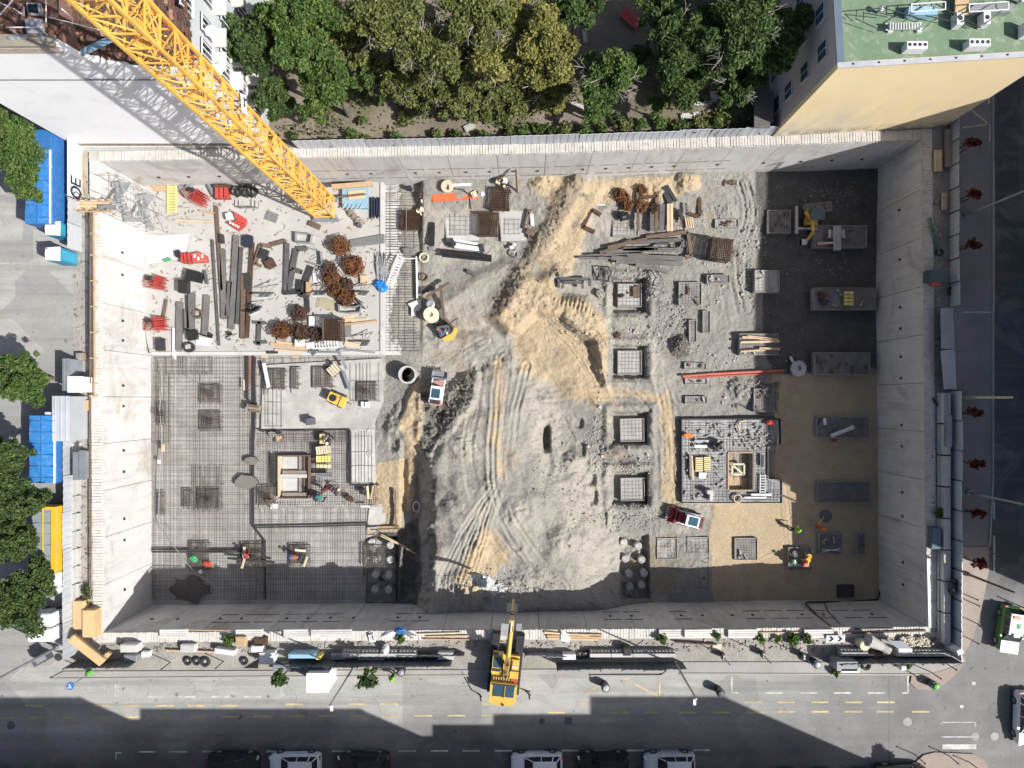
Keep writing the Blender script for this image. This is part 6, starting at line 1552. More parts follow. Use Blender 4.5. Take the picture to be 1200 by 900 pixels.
# between raft and sand
beam('orange steel beam lying by the top wall',507,233,560,229,9,orange_paint,-6.9,.3,grp=None);beam('dark rail in front of the orange beam',512,238,540,237,1.5,dark_steel,-6.9,.15,grp=None)
t = wthing('cable_reel','cream cable reel standing on its side behind the orange beam','reel',W(525,221,-6.9))
MB().lathe(W(525,221,-6.8),[(.55,0),(.55,.12),(.42,.14),(.42,.6),(.58,.62),(.58,.75),(.2,.76),(.16,.5),(0,.5)],18).build('drum',M('cream_reel',(.55,.47,.36),(.47,.4,.31),2),t)
MB().lathe(W(525,221,-6.05),[(.12,.02),(.12,.04),(0,.04)],10).build('hub',black_pl,t)
tag(MB().tube(W(532,217,-6.6),W(552,216,-6.6),.16,9).tube(W(531,217,-6.6),W(533,217,-6.6),.2,9).build('white_pipe',white_paint),'white pipe behind the cream cable reel','pipe')
tag(MB().box(W(556,228,-6.6),(.55,.5,.5),.5).box(W(557,228,-6.3),(.4,.35,.1),.5).build('machine_head',ivory),'cream and black machine head on the orange beam','machine part');tag(MB().blob(W(565.5,227,-5.9),(.2,.25,.16),95,.1,8,5).blob(W(566,228,-5.95),(.14,.14,.14),96,.1).build('helmet',white_paint),'white bundle lying on the wide mesh cage','bundle')
tag(MB().path([W(532,221,-6.5),W(542,222,-6.4),(W(550,228,-6.5)),W(552,245,-6.7)],.05,5).build('cable',black_pl),'black cable looping over the orange beam','cable')
beam('black square post lying right of the rebar strip',507,261,506,288,5.5,black_pl,-7.0,.3,grp=None)
t = wthing('black_pipe_pack','pack of black pipes lying below the white skip','pipe pack',W(548,298,-7.0))
for k in range(4):MB().tube(W(518,293.5+k*2.1,-6.8+.15*(k%2)),W(576,300+k*1.9,-6.8+.15*(k%2)),.11,8).build('pipe',black_pl,t)
MB().bar(W(512,295,-6.8),W(519,296,-6.8),.04).bar(W(570,298,-6.6),W(580,284,-6.4),.04).build('rod',steel,t,kind='stuff')
t = wthing('steel_skip','white open steel skip above the black pipes','skip',W(547,287,-6.9))
a = [(527,284),(532,279.5),(563,285),(567,292),(560,296),(535,290.5)]
MB().prism(pxy([(529,284),(561,289.5),(564,295),(533,290.5)],-6.5),-6.9,-6.4).build('side',white_paint,t);MB().prism(pxy([(531.5,279.5),(562,285),(561,287.6),(530,282.2)],-6.5),-6.85,-6.45).build('side',white_paint,t)
MB().prism(pxy([(527,282.5),(531,280),(535,286),(531,290)],-6.3),-6.9,-6.3).build('end_plate',dark_steel,t);MB().prism(pxy([(561,286),(565,285),(568,293),(563,296)],-6.3),-6.9,-6.3).build('end_plate',dark_steel,t)
ring('thin pale hose ring on the ground right of the white skip',607,298,4.5,.05,-6.85,galv);tag(MB().box(W(600,290,-6.8),(.4,.3,.2),.4).box(W(603,287,-6.8),(.3,.25,.2),-.3).build('stones',white_concrete),'two pale lumps beside the thin hose ring','lumps')
t = wthing('rough_frame','brown timber frame and stool right of the white pads','frame',W(620,262,-6.9))
for a,b2 in (((622,246),(617,268)),((619,246),(614,268)),((622,246),(618,246))):MB().bar(W(*a,-6.6),W(*b2,-6.6),.12,.2).build('bar',brown_timber,t)
MB().box(W(622,272,-6.5),(.8,.6,.12),-.4).box(W(620,277,-6.7),(.1,.3,.5)).build('stool',brown_timber,t)
tag(MB().prism(pxy([(621,248),(625,252),(626,266),(622,264)],-6.8),-7.0,-6.75).build('pale_board',white_paint),'pale board leaning on the brown timber frame','board')
tag(MB().bar(W(604.5,199,-3.2),W(606,225,-6.8),.14).bar(W(606,224,-6.7),W(607,228,-6.9),.2).build('rust_prop',rust),'rusty prop leaning on the top wall','prop')
tag(MB().box(W(505,291,-7.2),(.4,.35,.1),.5).box(W(507,289,-7.15),(.25,.25,.1),.3).build('grey_plate',grey_paint),'small grey plate right of the rebar strip','plate');tag(MB().box(W(551,319,-7.2),(.6,.35,.3),-.5).box(W(555,321,-7.15),(.3,.3,.3),-.5).build('engine_part',steel),'grey engine part lying on the beige spoil','engine part')
t = wthing('grey_pump','brown and white pump parts beside the rebar strip top','pump',W(497,240,-7.4))
for k,(px,py,w,h) in enumerate(((494,230,.35,.5),(497,236,.5,.35),(500,242,.5,.5),(495,246,.4,.4))):MB().box(W(px,py,-7.1),(w,h,.5),.4*k).build('part',(rust_dark,white_paint,rust_dark,ivory)[k],t)
for px,py,r_ in ((496,251,3.6),(491,248,3.2)):MB().lathe(W(px,py,-7.5),[(U(r_),0),(U(r_),.35),(U(r_)*.5,.36),(0,.3)],12).build('wheel',ivory,t)
tag(MB().lathe(W(481,222,-7.5),[(.22,0),(.2,.7),(.14,.75),(0,.72)],10).build('blue_drum',navy_fab),'small dark blue drum at the top of the rebar strip','drum')
ring('pale round coil beside the rebar strip, upper',497,302,5,.09,-7.5,ivory,turns=4);ring('brown coil beside the rebar strip, lower',497,325,4,.07,-7.5,brown_timber,turns=3)
tag(MB().prism(pxy([(478,356),(493,350),(494,361),(488,362),(487,370),(482,370),(482,361)],-7.45),-7.5,-7.4).box(W(489,361,-7.39),(.5,.5,.03),.3).build('white_board',white_paint),'white cut board lying over the rebar strip','board');tag(MB().blob(W(479,294,-7.5),(.7,.35,.1),97,.25,10,5).blob(W(483,294,-7.5),(.4,.3,.1),98,.25).build('spill_heap',M('spill')),'grey spill heap over the rebar strip','spill')
t = wthing('edge_rail','white edge board along the right side of the rebar strip','board',W(489,325,-7.4))
MB().bar(W(488,301,-7.4),W(489,350,-7.4),.12,.3).build('board',white_paint,t);MB().bar(W(470,303,-7.45),W(488,303,-7.45),.1,.2).build('board',white_paint,t)
t = wthing('concrete_ring','open concrete shaft ring standing near the small loader','shaft ring',G(479,439))
c = G(479.5,439.5);c.z = gz(470,437)+.0
MB().lathe(c,[(.84,0),(.84,1.35),(.70,1.35),(.70,0)],24).build('ring',white_concrete,t);MB().lathe(c+Vector((0,0,.02)),[(.69,.12),(0,.12)],20).build('floor',fill_pale,t)
tag(MB().box(W(502,339,-7.3),(.9,.5,.05),.2).box(W(496,341,-7.3),(.3,.6,.1)).build('scrap_plate',steel),'scrap plates above the small drill rig','scrap')
# machines
def track(mb_parent,x,L,w,h,name='track'):
 mb = MB();n = int(L/.16)
 mb.box((x,0,h/2),(w*.8,L*.9,h*.8))
 for k in range(n):
  y = -L/2+L*(k+.5)/n
  mb.box((x,y,h-.03),(w,.11,.06));mb.box((x,y,.03),(w,.11,.06))
 for s in (-1,1):mb.tube((x-w/2,s*(L/2-h*.3),h/2),(x+w/2,s*(L/2-h*.3),h/2),h*.46,10)
 return mb.build(name,dark_steel if name=='track' else dark_steel,mb_parent)
t = thing('excavator','large yellow excavator on the rim reaching over the haul ramp','excavator',W(593,774), None,math.radians(-6))
t.scale = (.88,.88,.88)
s = .072
for x in (-1.15,1.15):track(t,x,5.6,.75,.95)
MB().box((0,0,.62),(1.8,2.6,.6)).build('undercarriage',dark_steel,t)
hs = machine_yellow
up = MB();up.box((0,-.9,1.35),(2.5,4.0,.5));up.build('deck',hs,t)
MB().box((-.82,.55,1.75),(.95,1.7,.5)).box((-.82,-.25,1.9),(.95,.5,.4)).build('cab_body',hs,t)
cb_ = MB().box((-.82,.62,2.35),(.9,1.5,.75)).build('cab',hs,t);MB().box((-.82,.75,2.745),(.72,.95,.04)).box((-.82,1.38,2.35),(.78,.05,.65)).box((-1.28,.62,2.4),(.05,1.2,.5)).build('glass',blue_glass,cb_)
MB().box((-.82,.05,2.74),(.8,.25,.05)).build('cab_vent',dark_steel,cb_)
eh = MB().box((0,-2.1,1.95),(2.5,1.6,.75)).build('engine_hood',hs,t)
for x in (-.5,.62):MB().box((x,-2.0,2.34),(.95 if x<0 else .8,1.05,.05)).build('hood_glass',blue_glass,eh)
MB().box((.06,-2.0,2.36),(.14,1.15,.08)).build('hood_bar',dark_steel,eh);MB().box((0,-1.42,2.34),(2.3,.14,.07)).build('hood_rail',dark_steel,eh)
cw = [(-1.28,-2.92),(1.22,-2.92),(1.1,-3.22),(.5,-3.42),(-.5,-3.42),(-1.15,-3.22)]
MB().prism(cw,1.3,2.2).build('counterweight',hs,t);MB().tube((.1,-3.3,2.2),(.1,-3.3,2.35),.1,8).build('lifting_eye',dark_steel,t)
for k in range(9):MB().box((-1.0+k*.24,-1.12,1.75),(.1,.42,.3)).build('step_rib',M('dusty_yellow',(.6,.47,.2),(.5,.4,.2),2),t)
MB().box((.85,.4,1.8),(.75,.95,.4)).box((.85,-.55,1.85),(.8,.7,.45)).build('tank',hs,t);MB().box((.85,.2,2.03),(.5,.14,.05)).build('tank_plate',white_paint,t);MB().box((.95,-1.0,2.0),(.6,.2,.25)).build('red_valve',red_paint,t)
bm_ = MB()
for x in (-.14,.2):
 bm_.add(*[([(x,-.9,1.7),(x+.12,-.9,1.7),(x+.12,1.4,3.6),(x,1.4,3.6),(x,-.9,2.1),(x+.12,-.9,2.1),(x+.12,1.3,4.1),(x,1.3,4.1)]),BOXF])
 bm_.add(*[([(x,1.4,3.6),(x+.12,1.4,3.6),(x+.12,5.0,3.2),(x,5.0,3.2),(x,1.3,4.1),(x+.12,1.3,4.1),(x+.12,5.05,3.55),(x,5.05,3.55)]),BOXF])
bm_.box((.09,0.2,3.05),(.3,1.6,.08),0,.7);bm_.box((.09,3.0,3.88),(.3,3.4,.07),0,-.11)
boom = bm_.build('boom',M('boom_yellow',(.62,.47,.18),(.55,.40,.14),1.5,.5,dirt=(.4,.33,.2)),t)
MB().tube((.09,1.9,4.28),(.09,4.1,4.0),.16,10).build('cylinder',machine_yellow,boom);MB().tube((.09,4.1,4.0),(.09,5.0,3.9),.07,8).build('rod',galv,boom)
for x in (-.32,.5):MB().tube((x,-.3,1.75),(x,1.2,3.3),.09,8).build('cylinder',dark_steel,boom)
for k in range(4):MB().path([(-.05+k*.09,-.8,2.3),(-.05+k*.09,.5,3.6),(-.05+k*.09,1.5,4.25),(-.05+k*.09,4.6,3.75)],.022,4).build('hose',rust_dark,boom)
stk = MB().add([(-.05,4.85,3.6),(.25,4.85,3.6),(.25,5.3,3.6),(-.05,5.3,3.6),(-.02,5.6,-.6),(.22,5.6,-.6),(.22,5.8,-.6),(-.02,5.8,-.6)],[(0,3,2,1),(4,5,6,7),(0,4,7,3),(1,2,6,5),(3,7,6,2),(0,1,5,4)]).build('stick',M('boom_yellow'),t)
MB().box((.1,5.3,3.7),(.36,.5,.3)).box((.1,5.55,3.3),(.3,.3,.4)).build('linkage',brown_timber,stk)
bk = MB()
bk.prism([(-.45,4.3),(.65,4.3),(.65,5.2),(-.45,5.2)],-1.9,-1.2).box((.1,5.3,-1.0),(1.1,.1,.7));bk.build('bucket',dark_steel,stk)
for px,py,w,h,lb in ((591.5,737.5,9,15,'left'),(608,737.5,6,15,'right')):
 tag(MB().box(W(px,py,.16),(U(w),U(h),.14),math.radians(-6)).box(W(px,py-4,.26),(U(w*.9),U(h*.35),.06),math.radians(-6)).build('steel_mat',galv),'grey steel mat under the %s track of the excavator at the rim'%lb,'mat','steel mats at the rim')
tag(MB().box(W(579,752,.06),(.7,.6,.1),.4).blob(W(577,745,.1),(.4,.6,.2),5,.3).build('rubble_pile',concrete),'pale rubble left of the excavator tracks','rubble')
for i,(px,py) in enumerate(((563,817),(620,815))):
 tag(MB().path([W(px-(22 if i==0 else -2),py-(30 if i==0 else 4),.1),W(px-10,py-8,.08),W(px,py-3,.08),W(px+1,py+5,.06)],.035,4).path([W(px-3,py-4,.1),W(px+2,py,.1)],.05,4).build('chain_sling',dark_steel),'chain sling on the road %s of the excavator'%('left' if i==0 else 'right'),'chain','chain slings')
def mini_ex(label,px,py,z,rz,arm,canopy,sc=1.0):
 t = thing('mini_excavator',label,'excavator',W(px,py,z), None,rz)
 for x in (-.55*sc,.55*sc):track(t,x,1.7*sc,.3*sc,.45*sc)
 MB().box((0,0,.5*sc),(1.2*sc,1.4*sc,.22*sc)).box((-.2*sc,-.45*sc,.85*sc),(1.1*sc,.6*sc,.5*sc)).build('deck',machine_yellow,t)
 MB().box((.15*sc,.15*sc,.7*sc),(.5,.5,.3)).build('seat',black_pl,t)
 for x in (-.45,.55):
  for y in (-.45,.5):MB().bar((x*sc,y*sc,.6),(x*sc,y*sc,1.9),.06).build('pillar',dark_steel,t)
 MB().prism([(-.55,-.5),(.6,-.55),(.72,0),(.6,.55),(-.5,.55),(-.6,0)],1.9,2.0).build('canopy',canopy,t)
 a = MB()
 for p,q in zip(arm[:-1],arm[1:]):a.bar(p,q,.2,.26)
 ar = a.build('arm',machine_yellow,t)
 e = arm[-1]
 MB().box((e[0]-.3,e[1]-.05,e[2]),(.6,.5,.5)).box((e[0]-.55,e[1]-.05,e[2]+.1),(.1,.5,.3)).build('bucket',galv,t)
 return t
mini_ex('small yellow excavator with teal canopy working in the shade',948,257,gz(948,257),0,[(-.55,.6,1.0),(-.95,.2,1.6),(-.35,-.5,1.6),(-.3,-1.6,1.7),(-.65,-2.35,.9)],M('teal_canopy',(.06,.11,.13),(.045,.09,.11),2,.4))
tag(MB().box(W(933,258,-6.8),(.25,2.6,.3)).box(W(945,268,-6.8),(2.0,.2,.25)).build('edge_form',galv),'grey form edges under the small excavator','form')
def loader(label,px,py,rz,body,bucket,z):
 t = thing('skid_loader',label,'loader',W(px,py,z),'small loaders on the pit floor',rz)
 for x in (-.62,.62):
  for y in (-.62,.55):
   w_ = MB().tube((x-.13,y,.36),(x+.13,y,.36),.36,14).build('wheel',rubber,t);MB().tube((x+(.12 if x>0 else -.14),y,.36),(x+(.14 if x>0 else -.12),y,.36),.18,10).build('rim',galv,w_)
 MB().box((0,-.05,.62),(.98,2.3,.5)).box((0,-.95,1.05),(1.1,.5,.5)).build('body',body,t)
 c_ = MB().box((0,-.05,1.35),(1.0,1.25,.95)).build('cab',white_paint,t);MB().box((0,-.1,1.84),(.78,.85,.04)).box((0,.6,1.4),(.8,.04,.7)).build('glass',blue_glass,c_);MB().box((0,-.85,1.33),(.85,.45,.1)).build('grille',dark_steel,t)
 for x in (-.58,.58):
  MB().bar((x,-1.0,1.2),(x,1.1,.75),.12,.2).bar((x,1.1,.75),(x,1.35,.4),.12,.2).build('lift_arm',white_paint,t)
 bk = MB().box((0,1.62,.3),(1.45,.75,.06)).box((0,1.35,.55),(1.45,.08,.55)).box((-.71,1.62,.45),(.05,.7,.4)).box((.71,1.62,.45),(.05,.7,.4)).build('bucket',bucket,t)
 for k in range(6):MB().box((-.62+k*.25,2.06,.3),(.09,.22,.06)).build('tooth',galv,bk)
 MB().box((-.4,-1.22,.9),(.16,.05,.12)).build('tail_light',red_paint,t);MB().box((.4,-1.22,.9),(.16,.05,.12)).build('tail_light',red_paint,t)
 return t
loader('small white loader with toothed bucket driving up beside the haul road',513.5,460,-.13,M('pink_rust',(.45,.25,.22),(.35,.2,.18),2),galv,gz(513,460)+.05)
loader('small white and red loader at the left of the sunlit sand',806,607,1.32,M('dark_red',(.32,.03,.035),(.25,.03,.03),2,.4),M('dark_red'),gz(800,600)+.05)
t = wthing('drill_rig','small yellow drill rig with cream hose drum beside the beige spoil','drill rig',G(515,375))
zz = gz(515,375)
for x0,y0,x1,y1 in ((503,356,518,396),(516,352,528,392)):MB().bar(W(x0,y0,zz+.2),W(x1-2,y1-6,zz+.2),.3,.35).build('track',dark_steel,t)
MB().lathe(W(506,369.5,zz+.5),[(.72,0),(.74,.12),(.66,.16),(.66,.5),(.74,.55),(.7,.66),(.22,.62),(.2,.3),(0,.3)],22).build('hose_drum',ivory,t)
MB().lathe(W(505,357,zz+.6),[(.4,0),(.4,.45),(.3,.5),(0,.46)],14).build('tank',galv,t)
MB().prism(pxy([(517,397),(530,390),(534,383),(536,386),(532,396),(524,400)],zz+1.0),zz+.4,zz+1.0).build('hood',machine_yellow,t)
MB().prism(pxy([(511,383),(526,380),(528,389),(516,395)],zz+.9),zz+.3,zz+.9).build('engine',dark_panel,t)
for k in range(7):MB().box(W(513+k*2.2,386+(k%3)*2.4,zz+.98),(.22,.18,.14),k).build('engine_part',(galv,red_paint,blue_paint,black_pl,galv,ivory,steel)[k],t)
MB().bar(W(499,348,zz+.9),W(526,331,zz+.9),.2,.3).bar(W(516,335,zz+.8),W(520,372,zz+1.1),.22,.25).bar(W(520,372,zz+1.1),W(532,384,zz+1.1),.2,.25).build('mast',brown_timber,t)
MB().bar(W(537,372,zz+.6),W(530,396,zz+.6),.06).build('lever',steel,t)
t = thing('compressor','yellow compressor with dark round filter on the fresh concrete','compressor',W(397,468,-7.7), None,-.42)
MB().add([(-.85,-.5,.25),(.85,-.55,.25),(.85,.55,.25),(-.85,.5,.25),(-.8,-.45,1.0),(.75,-.5,.85),(.75,.5,.85),(-.8,.45,1.0)],BOXF).build('hood',machine_yellow,t)
MB().box((.35,0,.93),(.04,1.0,.06)).box((.2,.3,.95),(.5,.04,.05)).build('seam',dark_steel,t,kind='stuff')
MB().lathe((-.32,0,.93),[(.34,0),(.34,.12),(.22,.14),(.2,.06),(.1,.06),(.1,.16),(0,.16)],16).build('filter',dark_steel,t)
for x in (-.4,.4):
 for y in (-.58,.58):MB().tube((x,y-.07,.25),(x,y+.07,.25),.25,12).build('wheel',rubber,t)
MB().bar((.8,.1,.35),(1.35,.1,.3),.08).bar((-.85,0,.4),(-1.3,0,.35),.08).build('drawbar',steel,t)
# people
def skinmesh(name,verts,edges,rad,mat,parent,root=0,sub=1):
 me = bpy.data.meshes.new(name);me.from_pydata(verts,edges,[]);me.materials.append(mat)
 o = bpy.data.objects.new(name,me);COL.objects.link(o)
 if parent:o.parent = parent
 o.modifiers.new('skin','SKIN');
 for i,v in enumerate(me.skin_vertices[0].data):
  v.radius = (rad[i],rad[i]);v.use_root = (i==root)
 if sub:
  m_ = o.modifiers.new('sub','SUBSURF');m_.levels = sub;m_.render_levels = sub
 return o
def person(label,px,py,z,rz,pose,top,legs,helmet,group='workers on the site'):
 """one continuous skinned body; trousers, jacket, boots and helmet as its children"""
 bend = {'stand':0.0,'lean':.45,'bend':1.15,'kneel':.9}[pose]
 hip = .92 if pose!='kneel' else .48
 d = Vector((0,math.sin(bend),math.cos(bend)))
 P = Vector((0,0,hip));ch = P+d*.42;nk = P+d*.56;hd = nk+Vector((0,math.sin(bend*.6),math.cos(bend*.6)))*.17
 kn = .48 if pose!='kneel' else .06
 V = [P,P+d*.22,ch,nk,hd,hd+Vector((0,.10,.0))]
 E = [(0,1),(1,2),(2,3),(3,4),(4,5)];R = [.14,.13,.15,.06,.105,.03]
 arms = [];lg = []
 for s in (-1,1):
  sh_ = ch+Vector((s*.2,0,0))+d*.06
  el = sh_+Vector((s*.07,.10+.1*math.sin(bend),-.27));wr = el+Vector((-s*.03,.16,-.19));pa = wr+Vector((0,.05,-.07))
  i = len(V);V+=[sh_,el,wr,pa];R+=[.065,.05,.036,.04];E+=[(2,i),(i,i+1),(i+1,i+2),(i+2,i+3)];arms.append((i,s))
  for f in range(5):
   a = pa+Vector((-s*.03+s*.018*f if f<4 else -s*.06,.035-.01*abs(f-1.5),-.045 if f<4 else -.01));b2 = a+Vector((0,.005,-.035 if f!=2 else -.045))
   k = len(V);V+=[a,b2];R+=[.009,.008];E+=[(i+3,k),(k,k+1)]
  kx = Vector((s*.11,.06 if pose!='kneel' else .25,kn));an = Vector((s*.12,-.03 if pose!='kneel' else -.25,.09));fo = an+Vector((s*.02,.16,-.04))
  hp = P+Vector((s*.1,0,-.05))
  if s>0 and pose in ('stand','lean'):kx.y+=.06;an.y-=.1
  i = len(V);V+=[hp,kx,an,fo];R+=[.09,.065,.05,.045];E+=[(0,i),(i,i+1),(i+1,i+2),(i+2,i+3)];lg.append(i)
 c = W(px,py,z)
 o = skinmesh('person',V,E,R,skin, None);o.location = c;o.rotation_euler = (0,0,rz)
 tag(o,label,'person',group);ROOT[o.name] = (Vector((0,0,0)), True)
 jv = [V[0]+d*.06,V[1],V[2],V[2]+d*.1];je = [(0,1),(1,2),(2,3)];jr = [.165,.16,.175,.09]
 for i,s in arms:k = len(jv);jv+=[V[i],V[i+1],V[i+2]-(V[i+2]-V[i+1])*.15];je+=[(2,k),(k,k+1),(k+1,k+2)];jr+=[.085,.068,.052]
 skinmesh('jacket',jv,je,jr,top,o)
 tv = [V[0]+d*.05];te = [];tr_ = [.16]
 for i in lg:k = len(tv);tv+=[V[i],V[i+1],V[i+2]+Vector((0,0,.05))];te+=[(0,k),(k,k+1),(k+1,k+2)];tr_+=[.105,.082,.068]
 skinmesh('trousers',tv,te,tr_,legs,o)
 for i in lg:skinmesh('boot',[V[i+2],V[i+2]+Vector((0,.02,-.05)),V[i+3]],[(0,1),(1,2)],[.06,.062,.055],black_pl,o)
 h0 = MB().lathe(V[4]+Vector((0,0,.02)),[(.155,.0),(.13,.015),(.12,.07),(.08,.12),(0,.14)],14)
 h0.build('helmet',helmet,o,smooth=True)
 for s in (-1,1):MB().blob(V[4]+Vector((s*.04,.098,.02)),(.016,.012,.012),1,0,6,4).build('eye',black_pl,o)
 return o
hv = white_paint
for a in (('worker in a lime vest standing on the sunlit sand',926.5,619.5,-8,-1.2,'lean',lime,navy_fab,lime),('worker in orange holding a yellow pole on the shaded sand',957,616.5,-8,-.9,'stand',orange_fab,orange_fab,orange_fab),('worker in green kneeling on the footing, left of the clothes',930,660,-7.55,.6,'kneel',green_paint,navy_fab,white_paint),('worker in a pink jacket bending on the footing',943,660,-7.55,1.2,'bend',M('pink_fab',(.55,.18,.17),(.45,.15,.14),3),navy_fab,red_paint),('worker in yellow bending on the footing, upper right',944,649,-7.55,2.6,'bend',yellow_fab,yellow_fab,yellow_fab),('worker in teal bending over the rebar below the twin shaft',382,584,-7.5,1.0,'bend',teal_fab,navy_fab,teal_fab),('worker in dark red beside the teal one below the twin shaft',381,573.5,-7.5,-1.0,'bend',M('maroon',(.16,.03,.03)),rust_dark,black_pl),('worker in navy kneeling left of the teal one',372,584,-7.5,.4,'kneel',navy_fab,navy_fab,navy_fab),('worker in brown kneeling right of the teal one',395,577,-7.5,-.8,'kneel',brown_timber,navy_fab,ivory),('worker with tan trousers bending above the twin shaft',334,511,-7.5,2.0,'bend',M('tan',(.45,.3,.2)),brown_timber,black_pl),('worker in black bending by the cream stacks',391,512,-7.5,2.6,'bend',black_pl,navy_fab,white_paint),('worker with red top kneeling on the column pad by the boards',293,653,-7.4,.3,'kneel',M('wine',(.3,.03,.06)),navy_fab,red_paint),('worker in rust red kneeling on the brown starter pad',351,652,-7.4,1.4,'kneel',M('rust_fab',(.28,.08,.04)),navy_fab,blue_paint),('worker in white and black by the rusty prop',594,218,-6.8,.9,'lean',white_paint,black_pl,white_paint),('worker in tan by the wide mesh cage',584,217,-6.8,-.6,'bend',M('tan'),ivory,black_pl),('worker in black crouching below the other two by the prop',596,226,-6.8,.9,'kneel',black_pl,black_pl,ivory),('worker in a lime vest lying low at the lower fence with a rod',463,788,0,.5,'stand',lime,navy_fab,lime)):
 person(*a)
t = wthing('screed_float','yellow pole with a dark round plate held over the shaded sand','tool',W(967,605,-8))
MB().bar(W(958.5,615,-7.0),W(965.5,606,-7.7),.09).build('pole',yellow_fab,t);MB().lathe(W(967.5,604.5,-7.95),[(.55,0),(.58,.1),(.5,.2),(.1,.26),(0,.26)],16).build('plate',dark_panel,t)
tag(MB().bar(W(912,612,-7.9),W(926,620,-7.2),.04).box(W(914,612.6,-7.85),(.1,.5,.06),.3).build('worker_shadow',steel),'dark bar laid as the cast shadow of the lime vested worker','worker_shadow')  # dark bar built as the worker's cast shadow on the sand
for i,(px,py,rz,mt,lb) in enumerate(((352,645,-.1,ivory,'pale board across the pad of the rust red worker'),(358,658,1.25,ivory,'pale board beside the rust red worker'),(286,647,1.5,ivory,'pale board at the top of the column pad'),(285,660,1.3,pale_timber,'pale board at the foot of the column pad'))):
 tag(MB().box(W(px,py,-7.25),(1.0,.22,.08),rz).box(W(px,py,-7.19),(.8,.14,.03),rz).build('board',mt),lb,'board')
for px,py,mt,lb in ((226,655,green_paint,'green rag on the starter pad'),(243,661,red_paint,'red rag on the starter pad'),(316,588,brown_timber,'brown scrap in the corner pad left of the twin shaft'),(320,593,white_concrete,'pale lump in the corner pad left of the twin shaft'),(410,585,rust_dark,'brown tangle below the mat edge right of the workers'),(426,576,dark_steel,'dark scrap beside the cream boards')):
 tag(MB().blob(W(px,py,-7.4),(.4,.3,.18),int(px),.35).blob(W(px+2,py+1,-7.38),(.25,.2,.15),int(py),.35).build('scrap_heap',mt),lb,'scrap')
for px,py,r_,mt,lb in ((573,686,.75,white_concrete,'white cement spill at the foot of the haul ramp'),(562,682,.6,galv,'grey cement spill beside the white one'),(583,690,.5,white_concrete,'small white cement spill at the foot of the haul ramp')):
 mb = MB()
 for k in range(7):mb.blob(G(px+RNG.uniform(-7,7),py+RNG.uniform(-5,5),.0),(r_*RNG.uniform(.5,1),r_*RNG.uniform(.4,.8),.22),int(px+k),.3,10,6)
 tag(mb.build('cement_spill',mt),lb,'cement spill')
def strew(name,label,zones,n,mat,smin,smax,seed):
 rr = random.Random(seed);mb = MB()
 for k in range(n):
  cx,cy,rx,ry = zones[rr.randrange(len(zones))]
  px = cx+rx*rr.gauss(0,.5);py = cy+ry*rr.gauss(0,.5)
  if not (456<px<1025 and 212<py<700) or (797<px<916 and 489<py<590): continue
  s_ = rr.uniform(smin,smax)*(1+(rr.random()<.1))
  c = G(px,py,s_*.2)
  q = [Vector((rr.uniform(-1,1),rr.uniform(-1,1),rr.uniform(-.6,.9))).normalized()*s_ for _ in range(1)]
  a = rr.uniform(0,6.28)
  vs = [c+Vector((math.cos(a+i*1.57)*s_*rr.uniform(.6,1.2),math.sin(a+i*1.57)*s_*rr.uniform(.6,1.2),-s_*.4)) for i in range(4)]+[c+Vector((rr.uniform(-.4,.4)*s_,rr.uniform(-.4,.4)*s_,s_*rr.uniform(.5,.9))),c+Vector((rr.uniform(-.5,.5)*s_,rr.uniform(-.5,.5)*s_,s_*rr.uniform(.3,.8)))]
  mb.add(vs,[(0,1,4),(1,2,5,4),(2,3,5),(3,0,4,5)])
 o = mb.build(name,mat,kind='stuff'); return tag(o,label,'rubble')
strew('pale_stones','pale stones strewn over the grey ground by the pits',[(745,330,40,30),(800,375,30,30),(740,545,40,20),(700,520,18,60),(740,605,40,20),(870,440,60,30),(880,300,20,60),(560,690,60,20),(840,300,40,60),(760,390,30,60),(700,380,60,60)],2600,M('pale_stone',(.46,.45,.42),(.36,.35,.33),4,.9),.04,.15,1)
strew('dark_clods','dark clods of soil along the spoil ridges and haul ramp',[(528,480,24,45),(645,260,20,50),(610,320,20,40),(600,680,70,15),(680,600,20,60),(530,470,20,40),(800,408,14,12),(890,462,16,14),(960,230,60,20),(970,300,60,50),(465,500,10,40),(650,540,30,60)],2600,M('clod',(.30,.275,.235),(.24,.22,.19),3,.95),.03,.10,2)
